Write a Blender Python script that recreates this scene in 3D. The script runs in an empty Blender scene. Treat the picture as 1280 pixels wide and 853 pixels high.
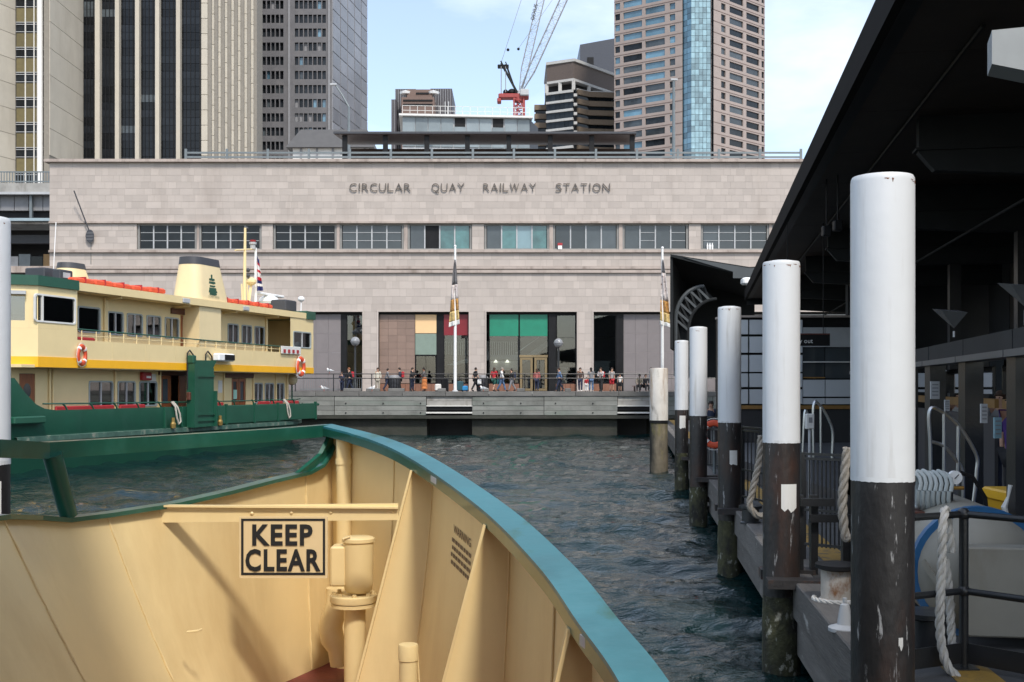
import bpy, math, random
from mathutils import Vector, Matrix
random.seed(7)
SC = bpy.context.scene
COL = SC.collection
R = math.radians

# ------------------------------------------------------------------ camera, sky, sun, exposure
HC = 3.4                       # eye height above the water
F = 1400.0                     # focal length in pixels of a 1280 px wide frame
cd = bpy.data.cameras.new('camera')
cam = bpy.data.objects.new('camera', cd)
COL.objects.link(cam)
cam.location = (0, 0, HC)
cam.rotation_euler = (R(90), 0, 0)
cd.sensor_width = 36.0
cd.lens = 36.0 * F / 1280.0
cd.shift_y = 57.5 / 1280.0
cd.clip_start = 0.05
cd.clip_end = 9000
SC.camera = cam

SUN_AZ, SUN_EL = R(20), R(50)          # behind the camera, a little to the right
sv = Vector((math.sin(SUN_AZ) * math.cos(SUN_EL), -math.cos(SUN_AZ) * math.cos(SUN_EL), math.sin(SUN_EL)))
w = bpy.data.worlds.new('World')
SC.world = w
w.use_nodes = True
nt = w.node_tree
nt.nodes.clear()
out = nt.nodes.new('ShaderNodeOutputWorld')
bg = nt.nodes.new('ShaderNodeBackground')
sky = nt.nodes.new('ShaderNodeTexSky')
sky.sky_type = 'NISHITA'
sky.sun_disc = False
sky.sun_elevation = SUN_EL
sky.sun_rotation = math.atan2(sv.x, sv.y)
sky.air_density = 1.0
sky.dust_density = 1.4
sky.ozone_density = 1.0
tc = nt.nodes.new('ShaderNodeTexCoord')
mp = nt.nodes.new('ShaderNodeMapping')
mp.inputs['Scale'].default_value = (1.0, 1.0, 2.6)
mp.inputs['Location'].default_value = (0.37, 0.12, 0.0)
n1 = nt.nodes.new('ShaderNodeTexNoise')
n1.inputs['Scale'].default_value = 2.6
n1.inputs['Detail'].default_value = 8
n1.inputs['Roughness'].default_value = 0.55
rp = nt.nodes.new('ShaderNodeValToRGB')
rp.color_ramp.elements[0].position = 0.46
rp.color_ramp.elements[0].color = (0.16, 0.16, 0.16, 1)
rp.color_ramp.elements[1].position = 0.80
rp.color_ramp.elements[1].color = (0.98, 0.98, 0.98, 1)
mx = nt.nodes.new('ShaderNodeMix')
mx.data_type = 'RGBA'
mx.inputs[7].default_value = (6.0, 6.35, 6.6, 1)
L = nt.links.new
L(tc.outputs['Generated'], mp.inputs['Vector'])
L(mp.outputs[0], n1.inputs['Vector'])
L(n1.outputs['Fac'], rp.inputs[0])
L(rp.outputs[0], mx.inputs[0])
L(sky.outputs[0], mx.inputs[6])
L(mx.outputs[2], bg.inputs['Color'])
bg.inputs['Strength'].default_value = 0.134
L(bg.outputs[0], out.inputs['Surface'])

sd = bpy.data.lights.new('sun', 'SUN')
sd.energy = 1.85
sd.angle = R(7.0)
sd.color = (1.0, 0.945, 0.86)
so = bpy.data.objects.new('sun', sd)
COL.objects.link(so)
so.rotation_euler = (-sv).to_track_quat('-Z', 'Y').to_euler()
so.location = (0, -20, 40)

SC.view_settings.view_transform = 'Standard'
SC.view_settings.look = 'None'
SC.view_settings.exposure = 0.85
SC.view_settings.gamma = 1.0
SC.view_settings.use_curve_mapping = False
SC.render.engine = 'CYCLES'
SC.cycles.max_bounces = 6
SC.cycles.transparent_max_bounces = 12

# ------------------------------------------------------------------ helpers
def at(px, py, Y):
    """world point seen at photo position (px, py) when it stands Y metres away"""
    return Vector(((px - 640) / F * Y, Y, HC + (484 - py) / F * Y))
def ax(px, Y): return (px - 640) / F * Y
def az(py, Y): return HC + (484 - py) / F * Y

LOCAL = {}
def thing(name, label, cat, loc=(0, 0, 0), rotz=0.0, group=None, local=False, kind=None):
    o = bpy.data.objects.new(name, None)
    COL.objects.link(o)
    o.location = loc
    o.rotation_euler = (0, 0, rotz)
    o.empty_display_size = 0.2
    tag(o, label, cat, group, kind)
    LOCAL[o.name] = None if local else Vector(loc)
    return o
def tag(o, label=None, cat=None, group=None, kind=None):
    if label: o['label'] = label
    if cat: o['category'] = cat
    if group: o['group'] = group
    if kind: o['kind'] = kind
    return o
def origin_of(p):
    while p is not None:
        if p.name in LOCAL: return LOCAL[p.name]
        p = p.parent
    return None

def put(name, me, mat=None, parent=None, loc=(0, 0, 0), rot=None, scale=None, own_mat=False):
    """link a mesh (maybe shared) as one object, coordinates in the parent's frame"""
    o = bpy.data.objects.new(name, me)
    COL.objects.link(o)
    if parent is not None: o.parent = parent
    o.location = loc
    if rot: o.rotation_euler = rot
    if scale: o.scale = scale
    if mat is not None:
        if own_mat:
            if not me.materials: me.materials.append(mat)
            o.material_slots[0].link = 'OBJECT'
            o.material_slots[0].material = mat
        elif not me.materials:
            me.materials.append(mat)
    return o

class MB:
    def __init__(s): s.v = []; s.f = []
    def add(s, vs, fs):
        b = len(s.v)
        s.v.extend([tuple(v) for v in vs])
        s.f.extend([tuple(b + i for i in f) for f in fs])
        return s
    def box(s, x0, x1, y0, y1, z0, z1):
        if x0 > x1: x0, x1 = x1, x0
        if y0 > y1: y0, y1 = y1, y0
        if z0 > z1: z0, z1 = z1, z0
        return s.add([(x0,y0,z0),(x1,y0,z0),(x1,y1,z0),(x0,y1,z0),(x0,y0,z1),(x1,y0,z1),(x1,y1,z1),(x0,y1,z1)],
                     [(0,3,2,1),(4,5,6,7),(0,1,5,4),(1,2,6,5),(2,3,7,6),(3,0,4,7)])
    def bbox(s, x0, x1, y0, y1, z0, z1, b):
        """box with chamfered vertical and horizontal edges"""
        vs = []
        for (z, i) in ((z0, b), (z0 + b, 0), (z1 - b, 0), (z1, b)):
            xa, xb, ya, yb = x0 + i, x1 - i, y0 + i, y1 - i
            vs += [(xa+b,ya,z),(xb-b,ya,z),(xb,ya+b,z),(xb,yb-b,z),(xb-b,yb,z),(xa+b,yb,z),(xa,yb-b,z),(xa,ya+b,z)]
        fs = [tuple(reversed(range(8))), tuple(range(24, 32))]
        for k in range(3):
            for i in range(8):
                j = (i + 1) % 8
                fs.append((k*8+i, k*8+j, k*8+8+j, k*8+8+i))
        return s.add(vs, fs)
    def bar(s, p, q, w, h, up=(0, 0, 1)):
        p, q = Vector(p), Vector(q)
        d = (q - p).normalized()
        up = Vector(up)
        if abs(d.dot(up)) > 0.98: up = Vector((0, 1, 0))
        a = d.cross(up).normalized() * (w / 2)
        b = a.cross(d).normalized() * (h / 2)
        vs = [p-a-b, p+a-b, p+a+b, p-a+b, q-a-b, q+a-b, q+a+b, q-a+b]
        return s.add(vs, [(0,1,2,3),(7,6,5,4),(0,4,5,1),(1,5,6,2),(2,6,7,3),(3,7,4,0)])
    def tube(s, pts, r, n=8, caps=True):
        pts = [Vector(p) for p in pts]
        m = len(pts)
        rs = r if isinstance(r, (list, tuple)) else [r] * m
        vs = []
        a = None
        for i in range(m):
            d = (pts[min(i+1, m-1)] - pts[max(i-1, 0)])
            d = d.normalized() if d.length > 1e-9 else Vector((0, 0, 1))
            if a is None:
                u = Vector((0, 0, 1)) if abs(d.z) < 0.9 else Vector((1, 0, 0))
                a = d.cross(u).normalized()
            else:
                a = (a - d * a.dot(d)).normalized()
            b = d.cross(a)
            for k in range(n):
                t = 2 * math.pi * k / n
                vs.append(pts[i] + (a * math.cos(t) + b * math.sin(t)) * rs[i])
        fs = []
        for i in range(m - 1):
            for k in range(n):
                j = (k + 1) % n
                fs.append((i*n+k, i*n+j, i*n+n+j, i*n+n+k))
        if caps:
            fs.append(tuple(reversed(range(n))))
            fs.append(tuple(range((m-1)*n, m*n)))
        return s.add(vs, fs)
    def lathe(s, prof, c=(0, 0, 0), n=20):
        vs, fs = [], []
        for (r, z) in prof:
            for k in range(n):
                t = 2 * math.pi * k / n
                vs.append((c[0] + r * math.cos(t), c[1] + r * math.sin(t), c[2] + z))
        for i in range(len(prof) - 1):
            for k in range(n):
                j = (k + 1) % n
                fs.append((i*n+k, i*n+j, i*n+n+j, i*n+n+k))
        fs.append(tuple(reversed(range(n))))
        fs.append(tuple(range((len(prof)-1)*n, len(prof)*n)))
        return s.add(vs, fs)
    def prism(s, poly, v):
        """closed polygon of 3D points pushed along v"""
        v = Vector(v)
        a = [Vector(p) for p in poly]
        n = len(a)
        vs = a + [p + v for p in a]
        fs = [tuple(range(n)), tuple(reversed(range(n, 2*n)))]
        for i in range(n):
            j = (i + 1) % n
            fs.append((i, i+n, j+n, j))
        return s.add(vs, fs)
    def quad(s, *p): return s.add(p, [tuple(range(len(p)))])
    def ball(s, c, rx, ry=None, rz=None, n=10, m=7):
        ry = ry or rx; rz = rz or rx
        vs, fs = [], []
        for i in range(1, m):
            ph = math.pi * i / m
            for k in range(n):
                t = 2 * math.pi * k / n
                vs.append((c[0]+rx*math.sin(ph)*math.cos(t), c[1]+ry*math.sin(ph)*math.sin(t), c[2]+rz*math.cos(ph)))
        for i in range(m - 2):
            for k in range(n):
                j = (k + 1) % n
                fs.append((i*n+k, i*n+n+k, i*n+n+j, i*n+j))
        vs += [(c[0], c[1], c[2]+rz), (c[0], c[1], c[2]-rz)]
        T, B = len(vs) - 2, len(vs) - 1
        for k in range(n):
            j = (k + 1) % n
            fs.append((T, k, j)); fs.append((B, (m-2)*n+j, (m-2)*n+k))
        return s.add(vs, fs)
    def mesh(s, name, off=None, smooth=False):
        me = bpy.data.meshes.new(name)
        vs = s.v if off is None else [(a-off[0], b-off[1], c-off[2]) for a, b, c in s.v]
        me.from_pydata(vs, [], s.f)
        if smooth:
            me.polygons.foreach_set('use_smooth', [True] * len(me.polygons))
            try: me.set_sharp_from_angle(angle=R(38))
            except Exception: pass
        me.update()
        return me
    def build(s, name, mat, parent=None, smooth=False):
        me = s.mesh(name, origin_of(parent) if parent is not None else None, smooth)
        me.materials.append(mat)
        return put(name, me, None, parent)
    def top(s, name, mat, label, cat, base, group=None, kind=None, smooth=False):
        """a thing that is one mesh, origin at its base"""
        me = s.mesh(name, base, smooth)
        me.materials.append(mat)
        o = put(name, me, None, None, base)
        return tag(o, label, cat, group, kind)

def holes_wall(mb, x0, x1, z0, z1, holes, y=0.0, depth=0.2):
    """wall sheet facing -y with real openings and reveals going back by depth"""
    xs = sorted(set([x0, x1] + [min(max(h[i], x0), x1) for h in holes for i in (0, 1)]))
    zs = sorted(set([z0, z1] + [min(max(h[i], z0), z1) for h in holes for i in (2, 3)]))
    def solid(i, j):
        if i < 0 or j < 0 or i >= len(xs)-1 or j >= len(zs)-1: return True
        cx, cz = (xs[i]+xs[i+1])/2, (zs[j]+zs[j+1])/2
        return not any(h[0] < cx < h[1] and h[2] < cz < h[3] for h in holes)
    for i in range(len(xs)-1):
        for j in range(len(zs)-1):
            a, b, c, d = xs[i], xs[i+1], zs[j], zs[j+1]
            if solid(i, j):
                mb.quad((a,y,c),(b,y,c),(b,y,d),(a,y,d))
            else:
                e = y + depth
                if solid(i-1, j): mb.quad((a,y,c),(a,y,d),(a,e,d),(a,e,c))
                if solid(i+1, j): mb.quad((b,y,c),(b,e,c),(b,e,d),(b,y,d))
                if solid(i, j-1): mb.quad((a,y,c),(a,e,c),(b,e,c),(b,y,c))
                if solid(i, j+1): mb.quad((a,y,d),(b,y,d),(b,e,d),(a,e,d))
    return mb

def text_mesh(txt, h, depth=0.0, bold=0.0, width=None, align='CENTER', spacing=1.0):
    """flat lettering standing in the xz plane, facing -y, cap height h"""
    cu = bpy.data.curves.new('lettering', 'FONT')
    cu.body = txt
    cu.align_x = align
    cu.size = h / 0.73
    cu.offset = bold
    cu.space_character = spacing
    cu.extrude = depth / 2
    cu.resolution_u = 3
    o = bpy.data.objects.new('lettering', cu)
    COL.objects.link(o)
    dg = bpy.context.evaluated_depsgraph_get()
    me = bpy.data.meshes.new_from_object(o.evaluated_get(dg))
    bpy.data.objects.remove(o)
    bpy.data.curves.remove(cu)
    me.materials.clear()
    if width:
        xs = [v.co.x for v in me.vertices]
        k = width / (max(xs) - min(xs))
        c = (max(xs) + min(xs)) / 2
        for v in me.vertices: v.co.x = (v.co.x - c) * k
    for v in me.vertices:
        x, y, z = v.co
        v.co = (x, -z, y)
    return me

# ------------------------------------------------------------------ materials
def rgb(r, g, b):
    f = lambda c: (c/255/12.92) if c/255 <= 0.04045 else ((c/255+0.055)/1.055)**2.4
    return (f(r), f(g), f(b))
def mk(name, col, rough=0.6, metal=0.0, var=0.12, vs=1.5, bump=0.0, bs=40.0, spec=0.5, stretch=(1, 1, 1),
       dirt=None, rand=0.0, island=0.0, coat=0.0, dirt2=None, emit=0.0):
    m = bpy.data.materials.new(name)
    m.use_nodes = True
    nt = m.node_tree
    N, L = nt.nodes, nt.links.new
    p = N['Principled BSDF']
    p.inputs['Roughness'].default_value = rough
    p.inputs['Metallic'].default_value = metal
    p.inputs['Specular IOR Level'].default_value = spec
    p.inputs['Coat Weight'].default_value = coat
    p.inputs['Coat Roughness'].default_value = 0.12
    tcn = N.new('ShaderNodeTexCoord')
    oi = N.new('ShaderNodeObjectInfo')
    add = N.new('ShaderNodeVectorMath'); add.operation = 'ADD'
    sc = N.new('ShaderNodeMath'); sc.operation = 'MULTIPLY'; sc.inputs[1].default_value = 37.0
    L(oi.outputs['Random'], sc.inputs[0])
    L(tcn.outputs['Object'], add.inputs[0]); L(sc.outputs[0], add.inputs[1])
    mpn = N.new('ShaderNodeMapping')
    mpn.inputs['Scale'].default_value = stretch
    L(add.outputs[0], mpn.inputs['Vector'])
    nz = N.new('ShaderNodeTexNoise')
    nz.inputs['Scale'].default_value = vs
    nz.inputs['Detail'].default_value = 7
    nz.inputs['Roughness'].default_value = 0.62
    L(mpn.outputs[0], nz.inputs['Vector'])
    mr = N.new('ShaderNodeMapRange')
    mr.inputs['From Min'].default_value = 0.28; mr.inputs['From Max'].default_value = 0.72
    mr.inputs['To Min'].default_value = 1 - var; mr.inputs['To Max'].default_value = 1 + var
    L(nz.outputs['Fac'], mr.inputs['Value'])
    fac = mr.outputs[0]
    if rand or island:
        src = oi.outputs['Random']
        if island:
            ge = N.new('ShaderNodeNewGeometry')
            a2 = N.new('ShaderNodeMath'); a2.operation = 'ADD'
            L(ge.outputs['Random Per Island'], a2.inputs[0]); L(oi.outputs['Random'], a2.inputs[1])
            fr = N.new('ShaderNodeMath'); fr.operation = 'FRACT'
            L(a2.outputs[0], fr.inputs[0])
            src = fr.outputs[0]
        m2 = N.new('ShaderNodeMapRange')
        k = rand or island
        m2.inputs['To Min'].default_value = 1 - k; m2.inputs['To Max'].default_value = 1 + k
        L(src, m2.inputs['Value'])
        mu = N.new('ShaderNodeMath'); mu.operation = 'MULTIPLY'
        L(fac, mu.inputs[0]); L(m2.outputs[0], mu.inputs[1])
        fac = mu.outputs[0]
    cm = N.new('ShaderNodeVectorMath'); cm.operation = 'SCALE'
    cm.inputs[0].default_value = col
    L(fac, cm.inputs['Scale'])
    cur = cm.outputs[0]
    for dd in (dirt, dirt2):
        if not dd: continue
        dcol, lo, hi, dscale, dstr = dd
        mp2 = N.new('ShaderNodeMapping'); mp2.inputs['Scale'].default_value = dstr
        L(add.outputs[0], mp2.inputs['Vector'])
        n2 = N.new('ShaderNodeTexNoise')
        n2.inputs['Scale'].default_value = dscale
        n2.inputs['Detail'].default_value = 9
        n2.inputs['Roughness'].default_value = 0.65
        L(mp2.outputs[0], n2.inputs['Vector'])
        m3 = N.new('ShaderNodeMapRange')
        m3.inputs['From Min'].default_value = lo; m3.inputs['From Max'].default_value = hi
        L(n2.outputs['Fac'], m3.inputs['Value'])
        mxn = N.new('ShaderNodeMix'); mxn.data_type = 'RGBA'
        mxn.inputs[7].default_value = (*dcol, 1)
        L(m3.outputs[0], mxn.inputs[0]); L(cur, mxn.inputs[6])
        cur = mxn.outputs[2]
    L(cur, p.inputs['Base Color'])
    if bump:
        nb = N.new('ShaderNodeTexNoise')
        nb.inputs['Scale'].default_value = bs
        nb.inputs['Detail'].default_value = 5
        L(mpn.outputs[0], nb.inputs['Vector'])
        bp = N.new('ShaderNodeBump')
        bp.inputs['Strength'].default_value = bump
        bp.inputs['Distance'].default_value = 0.02
        L(nb.outputs['Fac'], bp.inputs['Height'])
        L(bp.outputs[0], p.inputs['Normal'])
    if emit:
        L(cur, p.inputs['Emission Color'])
        p.inputs['Emission Strength'].default_value = emit
    return m
def mk_glass(name, tint=(0.8, 0.85, 0.85), gloss=0.25, rough=0.02):
    """a thin clear pane: mostly see-through, mirrors at a glance"""
    m = bpy.data.materials.new(name)
    m.use_nodes = True
    N, L = m.node_tree.nodes, m.node_tree.links.new
    N.clear()
    o = N.new('ShaderNodeOutputMaterial')
    t = N.new('ShaderNodeBsdfTransparent'); t.inputs[0].default_value = (*tint, 1)
    g = N.new('ShaderNodeBsdfGlossy'); g.inputs['Roughness'].default_value = rough
    fr = N.new('ShaderNodeFresnel'); fr.inputs[0].default_value = 1.5
    ad = N.new('ShaderNodeMath'); ad.operation = 'MULTIPLY_ADD'
    ad.inputs[1].default_value = 1.0; ad.inputs[2].default_value = gloss - 0.04
    L(fr.outputs[0], ad.inputs[0])
    mxs = N.new('ShaderNodeMixShader')
    L(ad.outputs[0], mxs.inputs[0]); L(t.outputs[0], mxs.inputs[1]); L(g.outputs[0], mxs.inputs[2])
    L(mxs.outputs[0], o.inputs[0])
    return m

M = {}
streak = (1, 1, 0.12)
M['tile'] = mk('station_stone_tile', (0.438, 0.384, 0.345), 0.55, var=0.05, vs=0.7, island=0.09, bump=0.1, bs=6,
               dirt=((0.30, 0.25, 0.215), 0.54, 0.95, 0.35, (1, 1, 0.16)), dirt2=((0.24, 0.195, 0.165), 0.66, 0.85, 0.9, (1, 1, 0.10)))
M['joint'] = mk('tile_joint', (0.365, 0.325, 0.29), 0.8)
M['stone_trim'] = mk('stone_trim', (0.40, 0.335, 0.295), 0.6, var=0.12, vs=1.2, dirt=((0.16, 0.12, 0.10), 0.5, 0.8, 1.5, (1, 1, 0.2)))
M['bronze'] = mk('bronze_letter', (0.115, 0.098, 0.083), 0.45, 0.3)
M['wframe'] = mk('window_frame_grey', (0.22, 0.215, 0.205), 0.5)
M['glass_dark'] = mk('dark_glass', (0.014, 0.017, 0.020), 0.08, var=0.5, vs=0.6, rand=0.5, spec=0.3)
M['glass_mid'] = mk('grey_glass', (0.055, 0.066, 0.073), 0.06, var=0.25, vs=0.5, rand=0.4, spec=0.6)
M['glass_teal'] = mk('teal_glass', (0.06, 0.16, 0.16), 0.06, var=0.4, vs=1.0, rand=0.3, spec=0.9)
M['glass_sky'] = mk('sky_mirror_glass', (0.20, 0.32, 0.36), 0.08, var=0.35, vs=0.25, rand=0.30, spec=1.0)
M['glass_blue'] = mk('blue_glass', (0.10, 0.20, 0.27), 0.08, var=0.3, vs=0.2, rand=0.35, spec=1.0)
M['pane'] = mk_glass('clear_pane', (0.70, 0.75, 0.75), 0.09)
M['pane_ferry'] = mk_glass('ferry_pane', (0.60, 0.65, 0.67), 0.20)
M['black'] = mk('black_paint', (0.012, 0.012, 0.013), 0.5, var=0.3, spec=0.2)
M['blackmetal'] = mk('black_metal', (0.020, 0.021, 0.023), 0.32, var=0.3, bump=0.1)
M['darkint'] = mk('dark_interior', (0.03, 0.03, 0.032), 0.8)
M['white'] = mk('white_paint', (0.80, 0.80, 0.79), 0.45, var=0.05)
M['offwhite'] = mk('off_white', (0.66, 0.65, 0.62), 0.5, var=0.08)
M['grey'] = mk('mid_grey', (0.22, 0.22, 0.23), 0.55)
M['lgrey'] = mk('light_grey', (0.42, 0.43, 0.44), 0.5)
M['steel'] = mk('stainless_steel', (0.55, 0.56, 0.57), 0.28, 0.9, var=0.06)
M['galv'] = mk('galvanised_rail', (0.17, 0.195, 0.205), 0.5, 0.3)
M['concrete'] = mk('concrete', (0.33, 0.32, 0.30), 0.85, var=0.2, vs=1.0, bump=0.25, bs=15, dirt=((0.13, 0.12, 0.10), 0.5, 0.8, 1.2, (1, 1, 0.3)))
M['paving'] = mk('paving', (0.17, 0.155, 0.145), 0.8, var=0.15, vs=1.5, bump=0.2)
M['greypanel'] = mk('grey_panel', (0.185, 0.165, 0.165), 0.55, var=0.08, vs=1.0)
M['browntile'] = mk('brown_tile', (0.24, 0.165, 0.13), 0.45, var=0.08, rand=0.12)
M['cream'] = mk('ferry_cream', (0.755, 0.60, 0.32), 0.42, var=0.05, vs=0.8, dirt=((0.50, 0.37, 0.2), 0.62, 0.95, 1.3, streak), coat=0.1)
M['fgreen'] = mk('ferry_green', (0.012, 0.078, 0.047), 0.38, var=0.15, vs=0.9, dirt=((0.035, 0.10, 0.075), 0.55, 0.9, 1.6, (1, 1, 0.5)), bump=0.05, bs=3)
M['yellow'] = mk('ferry_yellow', (0.86, 0.44, 0.015), 0.4, var=0.05)
M['orange'] = mk('life_orange', (0.66, 0.085, 0.03), 0.55, var=0.15, vs=3)
M['red'] = mk('red_vinyl', (0.36, 0.025, 0.03), 0.5, var=0.15)
M['wood'] = mk('varnished_wood', (0.26, 0.085, 0.03), 0.35, var=0.3, vs=3, stretch=(4, 4, 0.5))
M['dkwood'] = mk('dark_wood', (0.10, 0.035, 0.022), 0.45, var=0.3, vs=3, stretch=(0.5, 4, 4))
M['dkgrey'] = mk('charcoal_paint', (0.045, 0.047, 0.055), 0.5)
# ------------------------------------------------------------------ water, ground, promenade, quay wall
import numpy as np
QY = 78.0            # face of the quay wall
PZ = 3.07            # promenade level
FY = 88.0            # face of the station

def make_water():
    rng = np.random.default_rng(3)
    ny, nx = 560, 430
    Y = 2.0 * (QY + 0.6 - 0.0) ** 0 * np.power((QY + 0.6) / 2.0, np.linspace(0, 1, ny))
    U = np.linspace(-1, 1, nx)
    YY, UU = np.meshgrid(Y, U, indexing='ij')
    XX = UU * (7 + 0.56 * YY)
    Z = np.zeros_like(XX); DX = np.zeros_like(XX); DY = np.zeros_like(XX)
    for i in range(64):
        lam = 0.30 * (4.2 / 0.30) ** rng.random()
        th = rng.normal(1.35, 0.75)
        k = 2 * math.pi / lam
        a = 0.0122 * lam ** 0.82
        ph = rng.random() * 6.28
        # patches: groups of waves come and go
        e = 0.50 + 0.50 * np.sin(XX * rng.normal(0, 0.35) + YY * rng.normal(0, 0.3) + rng.random() * 6)
        arg = k * (XX * math.cos(th) + YY * math.sin(th)) + ph + 0.6 * np.sin(0.35 * XX + 0.2 * YY + ph)
        fade = np.clip(lam / (0.006 * YY + 0.02) / 3.0, 0, 1)
        Z += a * e * np.sin(arg) * fade
        DX -= a * 0.7 * e * np.cos(arg) * math.cos(th) * fade
        DY -= a * 0.7 * e * np.cos(arg) * math.sin(th) * fade
    edge = np.clip((1 - np.abs(UU)) * 12, 0, 1) * np.clip((QY + 0.6 - YY) * 3, 0, 1) * np.clip((YY - 2) * 2, 0, 1)
    XX = XX + DX * edge; YY = YY + DY * edge; Z = Z * edge
    co = np.stack([XX, YY, Z], -1).reshape(-1, 3)
    idx = np.arange(ny * nx).reshape(ny, nx)
    q = np.stack([idx[:-1, :-1], idx[:-1, 1:], idx[1:, 1:], idx[1:, :-1]], -1).reshape(-1, 4)
    verts = co.tolist(); faces = q.tolist()
    b = len(verts)
    xl0, xl1 = -(7 + 0.56 * 2), -(7 + 0.56 * (QY + 0.6))
    verts += [(xl0, 2, 0), (xl1, QY + 0.6, 0), (-xl0, 2, 0), (-xl1, QY + 0.6, 0),
              (-3000, -3000, 0), (3000, -3000, 0), (-3000, QY + 0.6, 0), (3000, QY + 0.6, 0), (-3000, 2, 0), (3000, 2, 0)]
    faces += [(b+8, b+0, b+1, b+6), (b+2, b+9, b+7, b+3), (b+4, b+5, b+9, b+2, b+0, b+8)]
    me = bpy.data.meshes.new('water')
    me.from_pydata(verts, [], faces)
    me.polygons.foreach_set('use_smooth', [True] * len(me.polygons))
    m = bpy.data.materials.new('harbour_water')
    m.use_nodes = True
    N, L = m.node_tree.nodes, m.node_tree.links.new
    p = N['Principled BSDF']
    p.inputs['Base Color'].default_value = (0.004, 0.018, 0.018, 1)
    p.inputs['Roughness'].default_value = 0.03
    p.inputs['IOR'].default_value = 1.333
    g = N.new('ShaderNodeTexCoord')
    hs = []
    for sc_, st_, wt in ((2.2, (1.0, 1.9, 1), 1.0), (6.0, (1.0, 2.2, 1), 0.26)):
        mpn = N.new('ShaderNodeMapping'); mpn.inputs['Scale'].default_value = st_
        mpn.inputs['Rotation'].default_value = (0, 0, 0.25 if sc_ < 3 else -0.2)
        L(g.outputs['Object'], mpn.inputs[0])
        a = N.new('ShaderNodeTexNoise'); a.inputs['Scale'].default_value = sc_; a.inputs['Detail'].default_value = 4
        a.inputs['Distortion'].default_value = 0.9
        L(mpn.outputs[0], a.inputs['Vector'])
        m_ = N.new('ShaderNodeMath'); m_.operation = 'MULTIPLY'; m_.inputs[1].default_value = wt
        L(a.outputs['Fac'], m_.inputs[0]); hs.append(m_)
    sm = N.new('ShaderNodeMath'); sm.operation = 'ADD'
    L(hs[0].outputs[0], sm.inputs[0]); L(hs[1].outputs[0], sm.inputs[1])
    bp = N.new('ShaderNodeBump'); bp.inputs['Strength'].default_value = 0.9; bp.inputs['Distance'].default_value = 0.085
    L(sm.outputs[0], bp.inputs['Height'])
    big = N.new('ShaderNodeTexNoise'); big.inputs['Scale'].default_value = 0.16; big.inputs['Detail'].default_value = 3; big.inputs['Distortion'].default_value = 1.2
    L(g.outputs['Object'], big.inputs['Vector'])
    mr = N.new('ShaderNodeMapRange'); mr.inputs['From Min'].default_value = 0.38; mr.inputs['From Max'].default_value = 0.62
    mr.inputs['To Min'].default_value = 0.40; mr.inputs['To Max'].default_value = 1.0
    L(big.outputs['Fac'], mr.inputs['Value']); L(mr.outputs[0], bp.inputs['Strength'])
    L(bp.outputs[0], p.inputs['Normal'])
    me.materials.append(m)
    o = put('water', me)
    tag(o, 'dark green rippled harbour water between the ferries and the wharf', 'water', kind='structure')
make_water()

MB().quad((-3000, FY - 9.6, PZ), (3000, FY - 9.6, PZ), (3000, FY + 0.6, PZ), (-3000, FY + 0.6, PZ)).top(
    'promenade', M['paving'], 'brown grey paved promenade between quay wall and station', 'promenade', (0, FY - 5, PZ), kind='structure')
MB().quad((-3000, FY + 0.6, PZ - 0.02), (3000, FY + 0.6, PZ - 0.02), (6000, 7000, PZ - 0.02), (-6000, 7000, PZ - 0.02)).top(
    'ground', M['concrete'], 'level city ground stretching away behind the railway station', 'ground', (0, 300, PZ - 0.02), kind='structure')

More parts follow.
